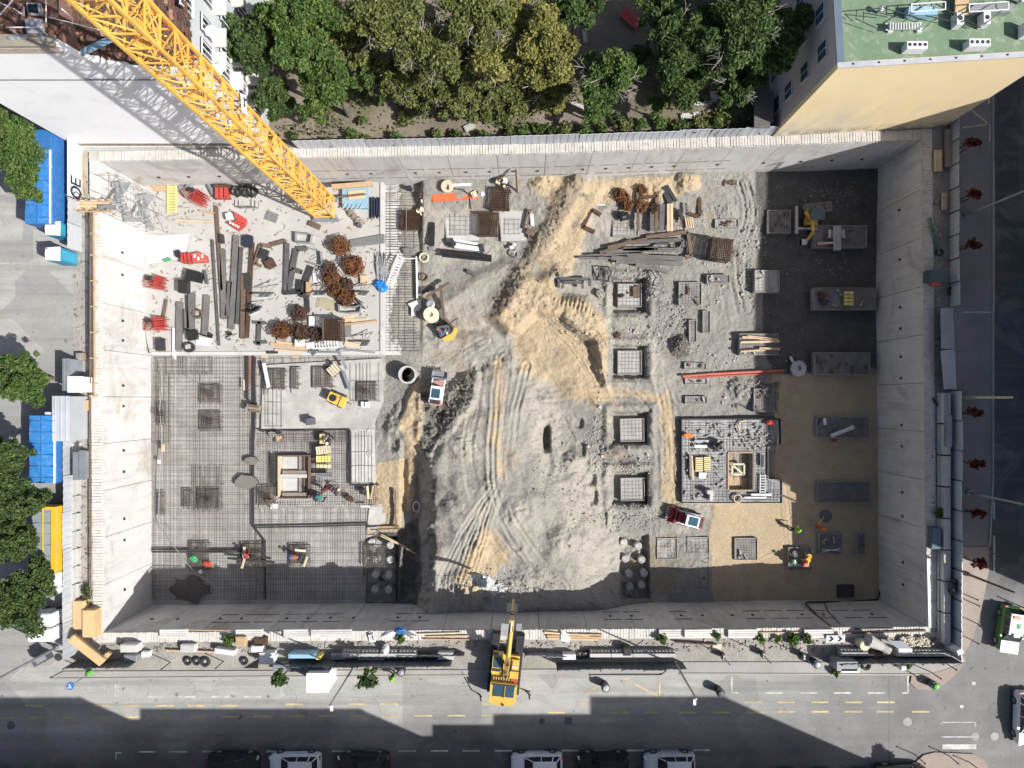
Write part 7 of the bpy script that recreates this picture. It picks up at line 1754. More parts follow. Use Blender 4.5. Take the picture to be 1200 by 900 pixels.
# vehicles
def put(mb,name,mat,label,cat,group=None): return tag(mb.build(name,mat),label,cat,group)
def loft(rows):
 vs = [];fs = [];n = len(rows[0])
 for r in rows:vs+=r
 for i in range(len(rows)-1):
  for k in range(n):fs.append((i*n+k,(i+1)*n+k,(i+1)*n+(k+1)%n,i*n+(k+1)%n))
 fs+=[tuple(range(n))[::-1] if False else tuple(range(n)),tuple(range((len(rows)-1)*n,len(rows)*n))[::-1]]
 return vs,fs
def car(label,px,py,rz,paint,roofm=None,L=4.3,w=.9,z=0,group='cars parked along the lower street',wagon=True):
 t = thing('parked_car',label,'car',W(px,py,0),group,rz)
 k = L/4.3
 st = [(-2.15,.70,.55),(-2.08,.82,.80),(-1.85,.88,.95),(-1.3,.90,.98),(.6,.90,.98),(1.0,.89,.94),(1.7,.84,.84),(2.02,.74,.70),(2.15,.55,.52)]
 b = MB().add(*loft([[(x*k,-h*w/.9,.25),(x*k,-h*w/.9,zt*.75),(x*k,-h*.9*w/.9,zt),(x*k,h*.9*w/.9,zt),(x*k,h*w/.9,zt*.75),(x*k,h*w/.9,.25)] for x,h,zt in st]))
 body = b.build('body',paint,t,smooth=False)
 for s in (-1,1):
  MB().box((2.06*k,s*.55,.66),(.16,.3,.12),s*-.3).build('headlight',M('lamp_clear',(.7,.72,.74),(.6,.62,.64),2,.15),body);MB().box((-2.1*k,s*.62,.74),(.1,.26,.16)).build('tail_light',red_paint,body)
  MB().box((.62*k,s*(w+.08),1.02),(.18,.2,.12)).build('mirror',paint,body)
 rb = -1.95 if wagon else -1.6
 g = MB().add(*loft([[(x*k,-h,zb),(x*k,-hh,zt),(x*k,hh,zt),(x*k,h,zb)] for x,h,hh,zb,zt in ((rb,.76,.70,.96,1.0),(rb+.35,.78,.63,.96,1.42),(-.3,.79,.64,.96,1.47),(.35,.78,.62,.96,1.42),(1.05,.72,.68,.94,.97))]))
 g.build('glass',glass,t)
 rm = roofm or paint
 r = MB().add(*loft([[(x*k,-h,zt-.03),(x*k,-h+.04,zt),(x*k,h-.04,zt),(x*k,h,zt-.03)] for x,h,zt in ((rb+.32,.60,1.45),(-.9,.63,1.50),(-.2,.63,1.505),(.34,.60,1.45))]))
 ro = r.build('roof',rm,t)
 for s in (-1,1):
  MB().bar((.34*k,s*.6,1.43),(1.06*k,s*.72,.98),.06).bar((-.35*k,s*.645,1.46),(-.35*k,s*.8,.98),.06).bar((-1.25*k,s*.64,1.44),(-1.35*k,s*.8,.98),.08).bar(((rb+.3)*k,s*.6,1.42),((rb+.02)*k,s*.76,1.0),.08).build('pillar',paint,ro)
 for x in (-1.3*k,1.32*k):
  for s in (-1,1):
   wh = MB().tube((x,s*(w-.2),.32),(x,s*(w+.01),.32),.32,14).build('tyre',rubber,t);MB().tube((x,s*(w+.005),.32),(x,s*(w+.02),.32),.2,10).build('rim',galv,wh)
 return t
sil = M('silver_paint',(.72,.76,.78),(.68,.72,.74),.5,.35,0,coat=.6);blk = M('black_paint',(.012,.013,.016),(.016,.016,.02),.5,.25,coat=.7);nvy = M('navy_paint',(.02,.025,.035),(.018,.022,.03),.5,.25,coat=.7);wcar = M('white_car_paint',(.84,.86,.88),(.82,.84,.86),.5,.35,coat=.5);tgrn = M('taxi_green',(.07,.20,.05),(.06,.18,.045),1,.4,coat=.4)
YC = 890.5
for px,rz,pt,lb in ((277,0,blk,'black car at the bottom edge, leftmost of the row'),(348.5,math.pi,sil,'silver white car with a dark windscreen, second of the row'),(428,math.pi,nvy,'dark navy car with a pale bumper corner, third of the row'),(629,math.pi,wcar,'white hatchback at the bottom edge below the excavator'),(706,math.pi,blk,'black car between the white hatchback and the grey one'),(783,math.pi,sil,'grey silver car at the bottom edge under a lamp head')):
 car(lb,px,YC+.5,rz,pt)
for px,lb in ((922,'black car in the shade, left one by the pink corner'),(962,'black car in the shade, second by the pink corner'),(1006,'black car in the shade, third by the pink corner'),(1052,'dark car with red tail lights by the pink corner')):car(lb,px,928 if px<1050 else 905,math.pi/2 if px<1050 else 0,blk)
tx = car('white and green taxi turning at the corner, green print on its roof',1177,734,-1.72,tgrn,white_paint,3.8,.84,group=None)
MB().box((-.5,.1,1.53),(.35,.3,.02)).box((-.3,.1,1.53),(.1,.12,.02)).build('roof_print',green_paint,tx);MB().box((-1.15,-.1,1.53),(.25,.6,.02)).build('roof_print',orange_paint,tx);MB().box((1.45,0,.93),(1.0,1.5,.06)).build('bonnet',white_paint,tx);MB().box((.3,0,1.55),(.25,.5,.12)).build('roof_sign',white_paint,tx)
car('white car at the right edge below the taxi',1197,838,-1.6,wcar, None,4.5,group=None)
def truck(label,x0,x1,y0,y1,top,tarp,side,cabx=None,rail=None):
 a = W(x0,y0,top);b2 = W(x1,y1,top);cx,cy = (a.x+b2.x)/2,(a.y+b2.y)/2;w = b2.x-a.x;L = a.y-b2.y
 t = thing('tipper_truck',label,'truck',(cx,cy,0),'trucks parked along the left street')
 MB().box((0,0,top/2+.45),(w,L,top-.9)).build('body',side,t)
 n = 10;vs = [];fs = []
 for i in range(n+1):
  for j in range(5):vs.append((-w/2-.04+(w+.08)*j/4,-L/2+L*i/n,top+(.10 if j==2 else .05 if j in (1,3) else 0)+.03*math.sin(i*1.9+j)))
 for i in range(n):
  for j in range(4):k = i*5+j;fs.append((k,k+1,k+6,k+5))
 MB().add(vs,fs).build('tarp',tarp,t,smooth=True)
 for q in range(6):MB().box((0,-L*.42+q*L*.168,top+.095),(w*.9,.05,.06)).build('strap',tarp if rail else side,t)
 MB().box((-.05,0,top+.13),(.07,L,.05)).build('ridge_seam',side if rail is None else rail,t);MB().box((w/2-.12,0,top+.06),(.12,L,.09)).build('side_rail',white_paint if rail is None else rail,t)
 MB().box((0,0,.75),(w*.7,L*1.02,.3)).build('chassis',dark_steel,t)
 for y in (-L*.38,-L*.2,L*.3):
  for s in (-1,1):MB().tube((s*(w/2-.3),y,.5),(s*(w/2-.02),y,.5),.5,14).build('wheel',rubber,t)
 if cabx is not None:
  cm,cy2 = cabx
  c = MB().box((0,cy2,1.5),(w*.96,1.7,2.0)).build('cab',cm,t);MB().box((0,cy2,2.53),(w*.8,1.2,.08)).build('cab_roof',cm,c);MB().box((0,cy2+math.copysign(.87,cy2),1.9),(w*.85,.05,.7)).build('windscreen',glass,c)
 else:
  MB().box((.3,L/2+.15,top-.3),(.5,.25,.3)).build('tail_box',white_paint,t)
 return t
tarpb = M('tarp_blue',(.03,.19,.52),(.04,.24,.58),1.1,.55,dirt=(.22,.34,.48))
truck('upper blue tarped tipper truck under the big street tree',30,61,176,262,2.75,tarpb,blue_paint,(blue_paint,3.85))
truck('lower blue tarped tipper truck beside the grey cabin roof',35,66,487,566,2.5,tarpb,blue_paint)
tt = truck('truck with a grey covered bed and bright yellow sides',38,66,594,671,2.5,M('tarp_grey',(.25,.28,.30),(.20,.23,.25),.8,.7),M('truck_yellow',(.80,.42,.02),(.75,.38,.02),1,.5),(white_paint,-3.6),M('truck_yellow'))
L_ = U(77,2.5);w_ = U(28,2.5)
MB().box((w_/2-.16,0,2.58),(.36,L_,.14)).build('bed_side',M('truck_yellow'),tt);MB().box((-.1,L_/2-.08,2.58),(w_,.18,.12)).build('bed_side',M('truck_yellow'),tt);MB().box((0,-L_/2+.08,2.58),(w_,.14,.12)).build('bed_side',M('truck_yellow'),tt)
for i,(y,lb) in enumerate(((718,'upper white van roof by the lower left tree'),(735,'lower white van roof by the lower left tree'))):
 t = thing('white_van',lb,'van',W(66,y,0),'white vans by the left fence')
 MB().box((0,0,1.2),(1.9,1.05,1.7)).build('body',white_paint,t);MB().box((-.05,0,2.08),(1.7,.9,.06)).build('roof',white_paint,t);MB().box((-.97,0,1.5),(.05,.8,.5)).build('windscreen',glass,t)
 for x in (-.6,.6):
  for s in (-1,1):MB().tube((x,s*.4,.35),(x,s*.54,.35),.35,12).build('wheel',rubber,t)
for px,py,lb in ((90,275.5,'portable toilet with a white roof beside the upper blue truck'),(90,304,'teal sided portable toilet with a white roof, lower one')):
 t = thing('portable_toilet',lb,'portable toilet',W(px-7,py,0),'portable toilets by the left fence')
 MB().box((0,0,1.1),(1.1,1.1,2.2)).build('cabin',M('teal_plastic',(.03,.26,.42),(.025,.22,.36),1.5,.5),t);MB().prism([(-.55,-.5),(.55,-.58),(.58,.58),(-.55,.5),(-.62,0)],2.2,2.36).build('roof',white_paint,t);MB().box((.56,0,1.05),(.03,.8,1.9)).build('door',M('teal_door',(.05,.32,.48),(.04,.28,.42),2,.5),t);MB().tube((-.4,.4,2.3),(-.4,.4,2.6),.06,8).build('vent_pipe',grey_paint,t)
 # left fence and cabins
lf = wthing('street_fence','pale grey sheet fence between the trucks and the pit','fence',W(88,640))
fence_run(lf,Vector((-37.55,-3.2,0)),Vector((-37.55,-21.4,0)),6,panel_grey,1.95,inward=1,post=False)
lf2 = wthing('street_fence','grey sheet fence panels beside the upper blue truck','fence',W(92,250))
fence_run(lf2,Vector((-37.2,16.6,0)),Vector((-37.2,12.4,0)),2,panel_grey,1.95,inward=1,post=False)
bn = wthing('banner_fence','white banner on the fence with bold dark letters','banner',W(90,200))
MB().box((-37.15,19.0,1.0),(.05,4.6,2.0)).build('banner',white_sheet,bn)
for yo,q in ((17.2,'O'),(18.15,'E')):
 if q=='O':MB().path([(-37.09,yo+.42*math.cos(a*.524),1.0+.62*math.sin(a*.524)) for a in range(13)],.11,4).build('letter',navy_fab,bn)
 else:MB().box((-37.1,yo-.3,1.0),(.04,.16,1.3)).box((-37.1,yo,1.57),(.04,.6,.16)).box((-37.1,yo,1.0),(.04,.5,.16)).box((-37.1,yo,.43),(.04,.6,.16)).build('letter',navy_fab,bn)
MB().path([(-37.09,16.95+.3*math.cos(a*.524),.9+.4*math.sin(a*.524)) for a in range(13)],.05,4).build('ring_logo',navy_fab,bn)
def cabin(label,x0,y0,x1,y1,top,mat,roofm,ribs=0,group='site cabins by the left fence',name='site_cabin'):
 t = wthing(name,label,'cabin',W((x0+x1)/2,(y0+y1)/2,0),group)
 MB().prism(pxy([(x0+.5,y0+.5),(x1-.5,y0+.5),(x1-.5,y1-.5),(x0+.5,y1-.5)],top),0,top-.08).build('wall',mat,t)
 MB().prism(pxy([(x0,y0),(x1,y0),(x1,y1),(x0,y1)],top),top-.08,top).build('roof',roofm,t)
 for k in range(ribs):MB().bar(W(x0+(x1-x0)*(k+.5)/ribs,y0,top+.02),W(x0+(x1-x0)*(k+.5)/ribs,y1,top+.02),.05,.05).build('roof_rib',roofm,t)
 return t
cabin('grey ribbed cabin roof overhanging the lower blue truck',61,464,81,517,2.6,panel_grey,panel_grey,3);cabin('white cabin with a pale roof above the grey ribbed one',79,441,97,460,2.0,white_paint,white_paint,0);cabin('narrow grey cabin at the kerb by the round street tree',73,420,81,458,1.9,grey_paint,grey_paint,2)
MB_ = MB
put(MB().box(W(96.5,545,.9),(.45,2.3,1.8)).box(W(96.5,545,1.82),(.5,2.4,.06)),'steel_locker',grey_paint,'tall grey steel locker on the strip right of the fence','locker')
for k in range(11):
 t = None;y = 528+k*20.5
 if 700<y<750: continue
 c = W(91,y,0);o = MB().prism([(c.x-.3,c.y-.66),(c.x+.3,c.y-.66),(c.x+.3,c.y+.66),(c.x-.3,c.y+.66)],0,.35).prism([(c.x-.16,c.y-.66),(c.x+.16,c.y-.66),(c.x+.16,c.y+.66),(c.x-.16,c.y+.66)],.351,.85)
 put(o,'concrete_barrier',concrete,'concrete barrier block inside the left fence, number in its row','barrier','concrete barriers inside the left fence')['label'] = ['block nearest the grey ribbed cabin','second block below the cabin','third block below the cabin','block beside the top of the yellow truck','block beside the middle of the yellow truck','block beside the yellow truck bed end','block beside the white truck cab','block level with the green weeds','block above the plywood boxes','block by the plywood','lowest block at the fence corner'][k]+', concrete barrier inside the left fence'
put(MB().bar(W(105.5,250,.5),W(106,700,.5),.09).bar(W(105.5,250,1.0),W(106,450,1.0),.07),'rail',brown_timber,'long brown rail along the left rim of the pit','railing')
t = wthing('timber_guard','yellow timber guard rail along the left rim','railing',W(109,340))
for z in (.55,1.05):MB().bar(W(110,248,z),W(111,466,z),.12,.06).build('rail',timber,t)
for y in (250,275,300,330,360,390,420,450,464):MB().box(W(111,y,.55),(.1,.1,1.15)).build('post',pale_timber,t)
t = wthing('timber_walkway','timber walkway from the street to the stair tower','walkway',W(112,241))
for k in range(5):MB().bar(W(92,237.5+k*2,.5),W(131,238.5+k*2,.5),.13,.06).build('plank',timber if k%2 else pale_timber,t)
for y in (236,248):
 MB().bar(W(92,y,1.4),W(131,y,1.4),.08).build('rail',timber,t)
 for x in (93,106,119,131):MB().box(W(x,y,.8),(.08,.08,1.3)).build('post',timber,t)
for pts,lb in (([(91,180),(91,236)],'long'),([(96,180),(96,234)],'second')):put(MB().bar(W(*pts[0],.1),W(*pts[1],.1),.2,.12).bar(W(*pts[0],.17),W(*pts[1],.17),.1,.03),'plank',timber,lb+' timber plank lying behind the white banner','plank','planks behind the banner')
for (x,y,w,h,z,rz,lb) in ((91.5,721,13,33,.8,0,'upright plywood sheet box at the lower left rim'),(104,731,15,32,1.0,0,'larger plywood box at the lower left rim corner')):
 t = wthing('plywood_box',lb,'box',W(x,y),'plywood boxes at the rim corner');c = W(x,y,z)
 MB().box((c.x,c.y,z/2),(U(w,z),U(h,z),z)).build('box',ply,t);MB().box((c.x,c.y,z+.02),(U(w,z)-.1,U(h,z)-.1,.03)).build('lid',ply,t)
put(MB().bar(W(84,747,1.6),W(121,776,1.6),.6,.5).bar(W(84.3,746.7,1.87),W(121,775.5,1.87),.5,.04),'plywood_beam',ply,'long plywood box beam lying across the lower left corner','beam')
put(MB().bar(W(124,772,.6),W(128,765,.6),.35,.5).bar(W(124,772,.87),W(128,765,.87),.25,.05),'plywood_offcut',ply,'short plywood offcut at the end of the box beam','offcut')
for px,py,r_,kd,lb in ((102,690,6,'dark','upper'),(104,697,5,'dark','lower'),(100,705,4,'olive','small')):tree('weed_bush','%s weed on the strip above the plywood boxes'%lb,px,py,r_,.35,kd,160,.12,900+int(px),'weeds on the left strip',cat='bush')
# lower fence, clutter on the strip
def wfence(label,pts,n,h,mat,z=0):
 t = wthing('hoarding',label,'fence',W(*pts[0]),'hoardings round the site')
 fence_run(t,W(*pts[0]),W(*pts[1]),n,mat,h,inward=1); return t
wfence('dark hoarding at the lower left corner',[(91,773),(165,772)],3,1.9,dark_panel);wfence('dark hoarding left of the excavator',[(345,772.5),(531,771)],7,1.9,dark_panel);wfence('dark hoarding right of the excavator',[(652,776),(800,776)],6,1.7,dark_panel);wfence('dark hoarding at the lower right corner',[(975,769),(1113,768)],6,1.9,dark_panel)
wfence('low grey hoarding sheet beside the excavator on its left',[(468,764),(545,765)],3,.9,dark_panel);wfence('low grey hoarding sheet beside the excavator on its right',[(615,764),(664,765)],2,.9,grey_paint)
wfence('grey hoarding along the dark street, upper part',[(1113,142),(1113,360)],8,1.3,panel_grey);wfence('grey hoarding along the dark street, lower part',[(1113,458),(1113,767)],9,1.7,panel_grey)
t = wthing('fallen_hoarding','hoarding panels leaning inwards over the dark strip','fence',W(1108,410))
for k,(y0,y1,dx) in enumerate(((361,409,0),(410,456,2))):
 MB().add([tuple(W(1117+dx,y0,.3)),tuple(W(1119+dx,y1,.3)),tuple(W(1103+dx*1.5,y1,.9)),tuple(W(1102,y0,.9))]+[tuple(W(1117+dx,y0,.36)),tuple(W(1119+dx,y1,.36)),tuple(W(1103+dx*1.5,y1,.96)),tuple(W(1102,y0,.96))],[(0,1,2,3),(7,6,5,4),(0,4,5,1),(1,5,6,2),(2,6,7,3),(3,7,4,0)]).build('panel',panel_grey,t)
put(MB().box(W(1104,410,1.0),(.5,.12,.1),.1).box(W(1104,410,1.07),(.4,.06,.04),.1),'clamp',black_pl,'black clamp on the leaning hoarding panels','clamp')
for k in range(8):
 y = 478+k*36.5;c = W(1103.5,y,0)
 if 1:put(MB().prism([(c.x-.42,c.y-1.25),(c.x+.42,c.y-1.25),(c.x+.42,c.y+1.25),(c.x-.42,c.y+1.25)],0,.3).prism([(c.x-.28,c.y-1.25),(c.x+.28,c.y-1.25),(c.x+.28,c.y+1.25),(c.x-.28,c.y+1.25)],.301,.8),'concrete_barrier',concrete,['topmost','second','third','fourth','fifth','sixth','seventh','lowest'][k]+' of the long concrete barriers inside the right hoarding','barrier','concrete barriers inside the right hoarding')
def barrier_row(x0,x1,y,n,grp,lb):
 for k in range(n):
  xa = x0+(x1-x0)*k/n;xb = x0+(x1-x0)*(k+1)/n
  t = wthing('concrete_barrier','%s concrete barrier %s'%(['first','second','third','fourth','fifth'][k],lb),'barrier',W((xa+xb)/2,y),grp)
  MB().prism(pxy([(xa+.4,y-4),(xb-.4,y-4),(xb-.4,y+4),(xa+.4,y+4)]),0,.3).prism(pxy([(xa+.4,y-2),(xb-.4,y-2),(xb-.4,y+2),(xa+.4,y+2)]),.301,.85).build('block',concrete,t)
  for q in range(int((xb-xa)/4)):MB().prism(pxy([(xa+1+q*4,y-4),(xa+4+q*4,y-4),(xa+4+q*4,y-2.3)]),.302,.6).build('rib',white_concrete,t)
barrier_row(690,790,764,4,'barriers right of the excavator','right of the excavator, counted from it');barrier_row(403,490,764,4,'barriers left of the excavator','left of the excavator, counted from the kiosk');barrier_row(980,1012,762.5,1, None,'standing alone left of the mixer');barrier_row(1045,1108,763,3,'barriers at the lower right corner','at the lower right corner, counted from the mixer')
pk = M('pack_white',(.66,.65,.62),(.56,.54,.51),1.5,.8)
for x0,x1,lb in ((188,220,'by the three tyres'),(277,308,'by the green bush'),(802,834,'right of the timbers'),(853,887,'between the two weed patches'),(942,976,'left of the chevron sign'),(333,360,'at the long grey shade'),(365,412,'above the pavement lamp'),(772,797,'right of the dark hoarding')):
 t = wthing('board_pack','pack of white boards on the rim %s'%lb,'boards',W((x0+x1)/2,742),'packs of white boards on the rim')
 for k in range(4):MB().bar(W(x0,738.5+k*2.5,.25),W(x1,738.5+k*2.5-.4,.25),.15,.3).build('board',pk,t)
rr = random.Random(12)
for k,(x0,y0,x1,y1,w,mt) in enumerate(((638,741,690,745,.16,pale_timber),(641,745,705,747,.2,timber),(642,748,700,749.5,.18,pale_timber),(660,743,706,744,.14,timber),(776,742,798,742.5,.1,timber),(887,741.5,940,741,.1,pale_timber),(500,746,550,745,.12,pale_timber),(496,749,552,749.5,.1,timber),(490,743,540,741.5,.12,ivory),(195,762,252,764,.14,pale_timber),(215,738,270,739,.08,timber),(990,742,1085,739,.12,brown_timber),(1002,737,1046,736,.12,dark_steel),(790,752,840,755,.12,rust_dark),(1092,755,1106,745,.16,grey_timber))):
 lb = ['uppermost pale timber right of the excavator bucket','thick timber in the pile right of the excavator','pale timber lowest in the pile right of the excavator','short timber in the pile right of the excavator','short timber on the rim by the white packs','thin pale timber on the rim between packs','pale batten on the rim left of the excavator','brown batten on the rim left of the excavator','cream batten on the rim left of the excavator','pale timber behind the three tyres','thin timber on the rim near the tyres','brown timber along the rim by the mixer','dark bar lying on the rim near the chevron sign','rusty bar at the end of the dark hoarding','grey post leaning at the lower right corner'][k]
 put(MB().bar(W(x0,y0,.2),W(x1,y1,.2),w,w).bar(W(x0,y0,.2+w*.6),W(x1,y1,.2+w*.6),w*.6,.03),'timber',mt,lb,'timber','timbers along the lower rim')
def tyre(label,px,py,z=0,r_=.42,mat=rubber):
 t = wthing('tyre',label,'tyre',W(px,py,z),'old tyres on the strip');c = W(px,py,z)
 MB().lathe(c,[(r_*.5,.03),(r_*.85,0),(r_,.08),(r_,.2),(r_*.85,.27),(r_*.5,.24),(r_*.5,.03)],16).build('tread',mat,t);MB().lathe(c,[(r_*.49,.05),(r_*.3,.1),(0,.1)],12).build('hub',concrete,t)
for px,py,r_,lb in ((221,774,.36,'left one of three tyres on the pavement'),(231.5,774,.36,'middle one of three tyres on the pavement'),(241.5,775,.42,'right one of three tyres on the pavement'),(287,774,.34,'tyre beside the dark triangular sheet'),(680,767,.38,'tyre leaning by the white box, left'),(687,766,.38,'tyre leaning by the white box, middle'),(694,766,.38,'tyre leaning by the white box, right'),(1100,296,.34,'tyre on the dark strip below the green hose'),(1115,341,.42,'tyre by the hoarding along the dark street'),(1014,779,.42,'dark tyre on the pavement by the grey container')):tyre(lb,px,py,0,r_)
def wbox(label,x,y,w,h,z,mat=white_paint,rz=0.0,name='box',lid=None,cat='box',grp=None):
 c = W(x,y,z);t = thing(name,label,cat,(c.x,c.y,0),grp,rz);w2,h2 = U(w,z),U(h,z)
 MB().box((0,0,z/2),(w2,h2,z)).build('body',mat,t);MB().box((0,0,z+.02),(w2*.86,h2*.8,.04)).build('lid',lid or mat,t)
k_ = cabin('white kiosk standing on the pavement between two young trees',359,789,385,812,2.6,white_paint,white_paint,0, None,'kiosk');
for a in (('perforated white block by the fallen box beam',151,760,20,9,.9,white_concrete),('grey machine on the dark hoarding by the perforated block',153,772,16,9,.7,galv),('white canister right of the perforated block',170,767,9,6,.5,white_paint),('white chest behind the three tyres',220,760,17,9,.6,white_concrete),('long white box right of the three tyres',263,764,23,6,.7,white_paint,-.12),('white crate above the single tyre',301,761,14,7,.8,white_paint),('white chest with a dark hole left of the grid panel',312,772,17,13,1.0,white_paint),('pale blue long crate on the grid panel',354,769,32,5,1.2,light_blue),('small yellow box on the grid panel',373,771,6,4,1.2,yellow_sl),('pale open tray left of the long trough',396,770,16,6,.6,galv),('long pale trough by the barriers',435,772,31,4,.6,galv),('white chest by the end of the dark hoarding',522,769,18,8,.7,white_concrete),('white box by the leaning tyres',667,770,15,6,.8,white_paint),('black sack bundle on the barriers',735,764,9,9,.9,black_pl),('pale carton on the strip below the white packs',840,758,11,8,.1,ivory,-.15),('white square box on the pavement by the green bin',1059,783,6,5,.9,white_paint),('white lamp box at the lower right hoarding corner',1125,764,7,6,1.9,white_paint,.4),('brown board box on the rim by the green bush',282,752,12,11,.7,timber),('rusty brown chest behind the white crate',305,752,14,10,.5,rust_dark),('blue site container on the dark strip',1097,631,11,25,.7,M('blue_grey',(.10,.17,.22),(.08,.14,.18),2)),('dark teal crate beside an orange cover on the dark strip',1100,323,21,14,1.0,M('teal_canopy')),('cardboard brown trough on the strip left of the rim',100,475,5,12,.5,timber),('bath shaped grey tank at the rim by the white cabin',93,418,9,9,.5,grey_timber)):
 wbox(*a)
put(MB().blob(W(1096,331,.3),(.45,.4,.4),3,.25,9,6).blob(W(1098,329,.4),(.3,.3,.35),4,.25),'orange_cover',orange_paint,'orange cover beside the dark teal crate','cover')
t = wthing('grey_container','grey container with a white front on the lower pavement','container',W(995,783))
c = W(993,781,1.8);MB().box((c.x,c.y,.9),(1.7,.75,1.8)).build('wall',grey_paint,t);c = W(997,788,1.85);MB().box((c.x,c.y+.1,1.2),(1.45,.3,1.2)).build('front',white_paint,t)
t = wthing('concrete_mixer','grey and cream concrete mixer by the lower right barriers','mixer',W(1026,754))
MB().tube(W(1017,750,.9),W(1034,758,.7),.55,12,.35).tube(W(1034,758,.7),W(1040,761,.6),.36,12,.5).build('drum',lean_concrete,t);MB().bar(W(1014,768,.5),W(1040,766,.5),.1).bar(W(1016,750,.4),W(1016,768,.4),.1).build('frame',white_paint,t,kind='stuff');MB().blob(W(1026,767,.3),(.7,.3,.3),6,.2).build('sack',brown_timber,t)
t = wthing('round_tank','round cream tank top beside the mixer','tank',W(1009,754));MB().lathe(W(1007,752,0),[(.44,0),(.44,.95),(.40,1.0),(.08,1.02),(0,1.06)],18).build('tank',ivory,t);MB().lathe(W(1007,752,1.02),[(.08,0),(.08,.06),(0,.06)],8).build('cap',dark_steel,t)
t = wthing('lean_to_roof','grey lean to roof with a white front board right of the mixer','shelter',W(1055,757));MB().add([tuple(W(*p)) for p in ((1040,751,1.2),(1056,751,1.2),(1068,760,1.5),(1052,760,1.5),(1040,751,1.26),(1056,751,1.26),(1068,760,1.56),(1052,760,1.56))],BOXF).build('roof',panel_grey,t);MB().box(W(1060,761.5,1.4),(1.1,.3,.3)).build('front_board',white_paint,t)
for p in ((1042,752),(1064,759)):MB().box(W(*p,.6),(.08,.08,1.2)).build('post',galv,t)
rb = MB();rr = random.Random(5)
for k in range(150):rb.box(W(1055+rr.uniform(0,34),747+rr.uniform(0,10),.12+rr.uniform(0,.25)),(rr.uniform(.1,.35),rr.uniform(.1,.25),rr.uniform(.1,.2)),rr.uniform(0,3),rr.uniform(0,1))
tag(rb.build('rubble',M('cream_stone',(.58,.53,.43),(.48,.44,.36),3,.9),kind='stuff'),'heap of cream stones at the lower right rim','rubble')
rb = MB()
for k in range(900):
 q = rr.random()
 if q<.5:x,y = rr.uniform(130,1080),rr.uniform(751,764)
 elif q<.75:x,y = rr.uniform(1092,1104),rr.uniform(170,740)
 else:x,y = rr.uniform(87,106),rr.uniform(180,700)
 rb.box(W(x,y,.05),(rr.uniform(.05,.4),rr.uniform(.05,.16),.07),rr.uniform(0,3),rr.uniform(-.2,.2))
tag(rb.build('litter',M('litter',(.12,.11,.10),(.42,.39,.34),.9),kind='stuff'),'timber scraps and stones littered on the strips round the pit','litter')
t = wthing('chevron_sign','white road sign with two dark chevrons lying by the rim','sign',W(979,749));c = W(979,748.5,.5)
MB().box(c,(1.55,.64,.08),0,.25).build('panel',white_paint,t)
for k in range(2):
 x = c.x-.42+k*.72
 ch = [(x-.2,.24),(x+.06,.24),(x+.3,0),(x+.06,-.24),(x-.2,-.24),(x+.04,0)]
 MB().add([(px,c.y+py*1.0,c.z+.05+py*.255) for px,py in ch],[(0,5,2,1),(5,4,3,2)]).build('chevron',navy_fab,t)
t = wthing('white_sign','white sign sheet with a dark mark on the rim strip','sign',W(436,748));MB().box(W(436,748,.3),(.5,.7,.05),.1,.3).build('sheet',white_sheet,t);MB().box(W(437,748,.36),(.1,.4,.04),.1,.3).box(W(436,745.5,.4),(.25,.09,.04),.1,.3).build('mark',navy_fab,t)
cloth('tarpaulin',[(445,747),(455,738),(470,738),(462,746)],.12,.3,white_sheet,'white tarpaulin heap on the rim left of the blue one','tarpaulin',11,8);cloth('tarpaulin',[(466,737),(473,736),(490,746),(482,748)],.12,.3,galv,'grey tarpaulin tail beside the blue one','tarpaulin',12,8)
put(MB().blob(W(470,739,.25),(.5,.3,.3),13,.3,9,6).blob(W(473,741,.25),(.3,.25,.25),14,.3),'blue_tarp',blue_paint,'crumpled blue tarpaulin on the rim','tarpaulin');put(MB().prism(pxy([(658,739),(661,739),(668,747),(667,753),(657,751)],.4),.3,.4).bar(W(657,738,.5),W(664,749,.5),.05),'white_flag',white_sheet,'white sheet pinned on the timber pile right of the excavator','sheet')
cloth('tarpaulin',[(432,740),(438,742),(440,752),(434,752)],.15,.25,white_sheet,'narrow white cloth beside the white sign sheet','cloth',15,6);put(MB().blob(W(452,761,.5),(.35,.4,.5),16,.25,8,6).blob(W(454,763,.3),(.3,.3,.3),17,.2),'white_bag',white_sheet,'white bag on the barriers left of the excavator','bag');put(MB().blob(W(499,768,.4),(.7,.28,.3),18,.25,9,5).blob(W(493,770,.3),(.3,.25,.25),19,.2),'brown_sack',rust_dark,'brown sack by the end of the dark hoarding','sack')
t = wthing('grid_deck','dark grid deck of panels on the pavement beside the kiosk','deck',W(345,781))
for k in range(6):MB().box(W(324+k*8.6,783,.5),(.55,.6,.07)).build('panel',grey_paint,t)
MB().box(W(346,776,.4),(3.6,.2,.1)).build('bearer',dark_steel,t)
put(MB().prism(pxy([(286,783),(304,772),(302,783)],.06),.0,.06).prism(pxy([(290,781),(301,775),(300,781)],.08),.06,.08),'dark_sheet',black_pl,'dark triangular sheet on the pavement by the white chest','sheet')
gb = (('green',268,750,7,'by the plywood coloured box'),('green',930,749,9,'left of the chevron sign, larger'),('dark',945,749,6,'left of the chevron sign, smaller'),('green',892,749,5,'below the white packs'),('green',776,748,6,'above the barriers'),('green',840,745,5,'on the rim between packs'),('green',912,748,4,'small one beside the larger'),('green',470,749,5,'under the grey tarpaulin'),('dark',1002,778,4,'at the grey container'),('green',1064,779,5,'by the white square box'),('green',1101,601,6,'palm like, on the dark strip'),('dark',980,787,5,'below the grey container'))
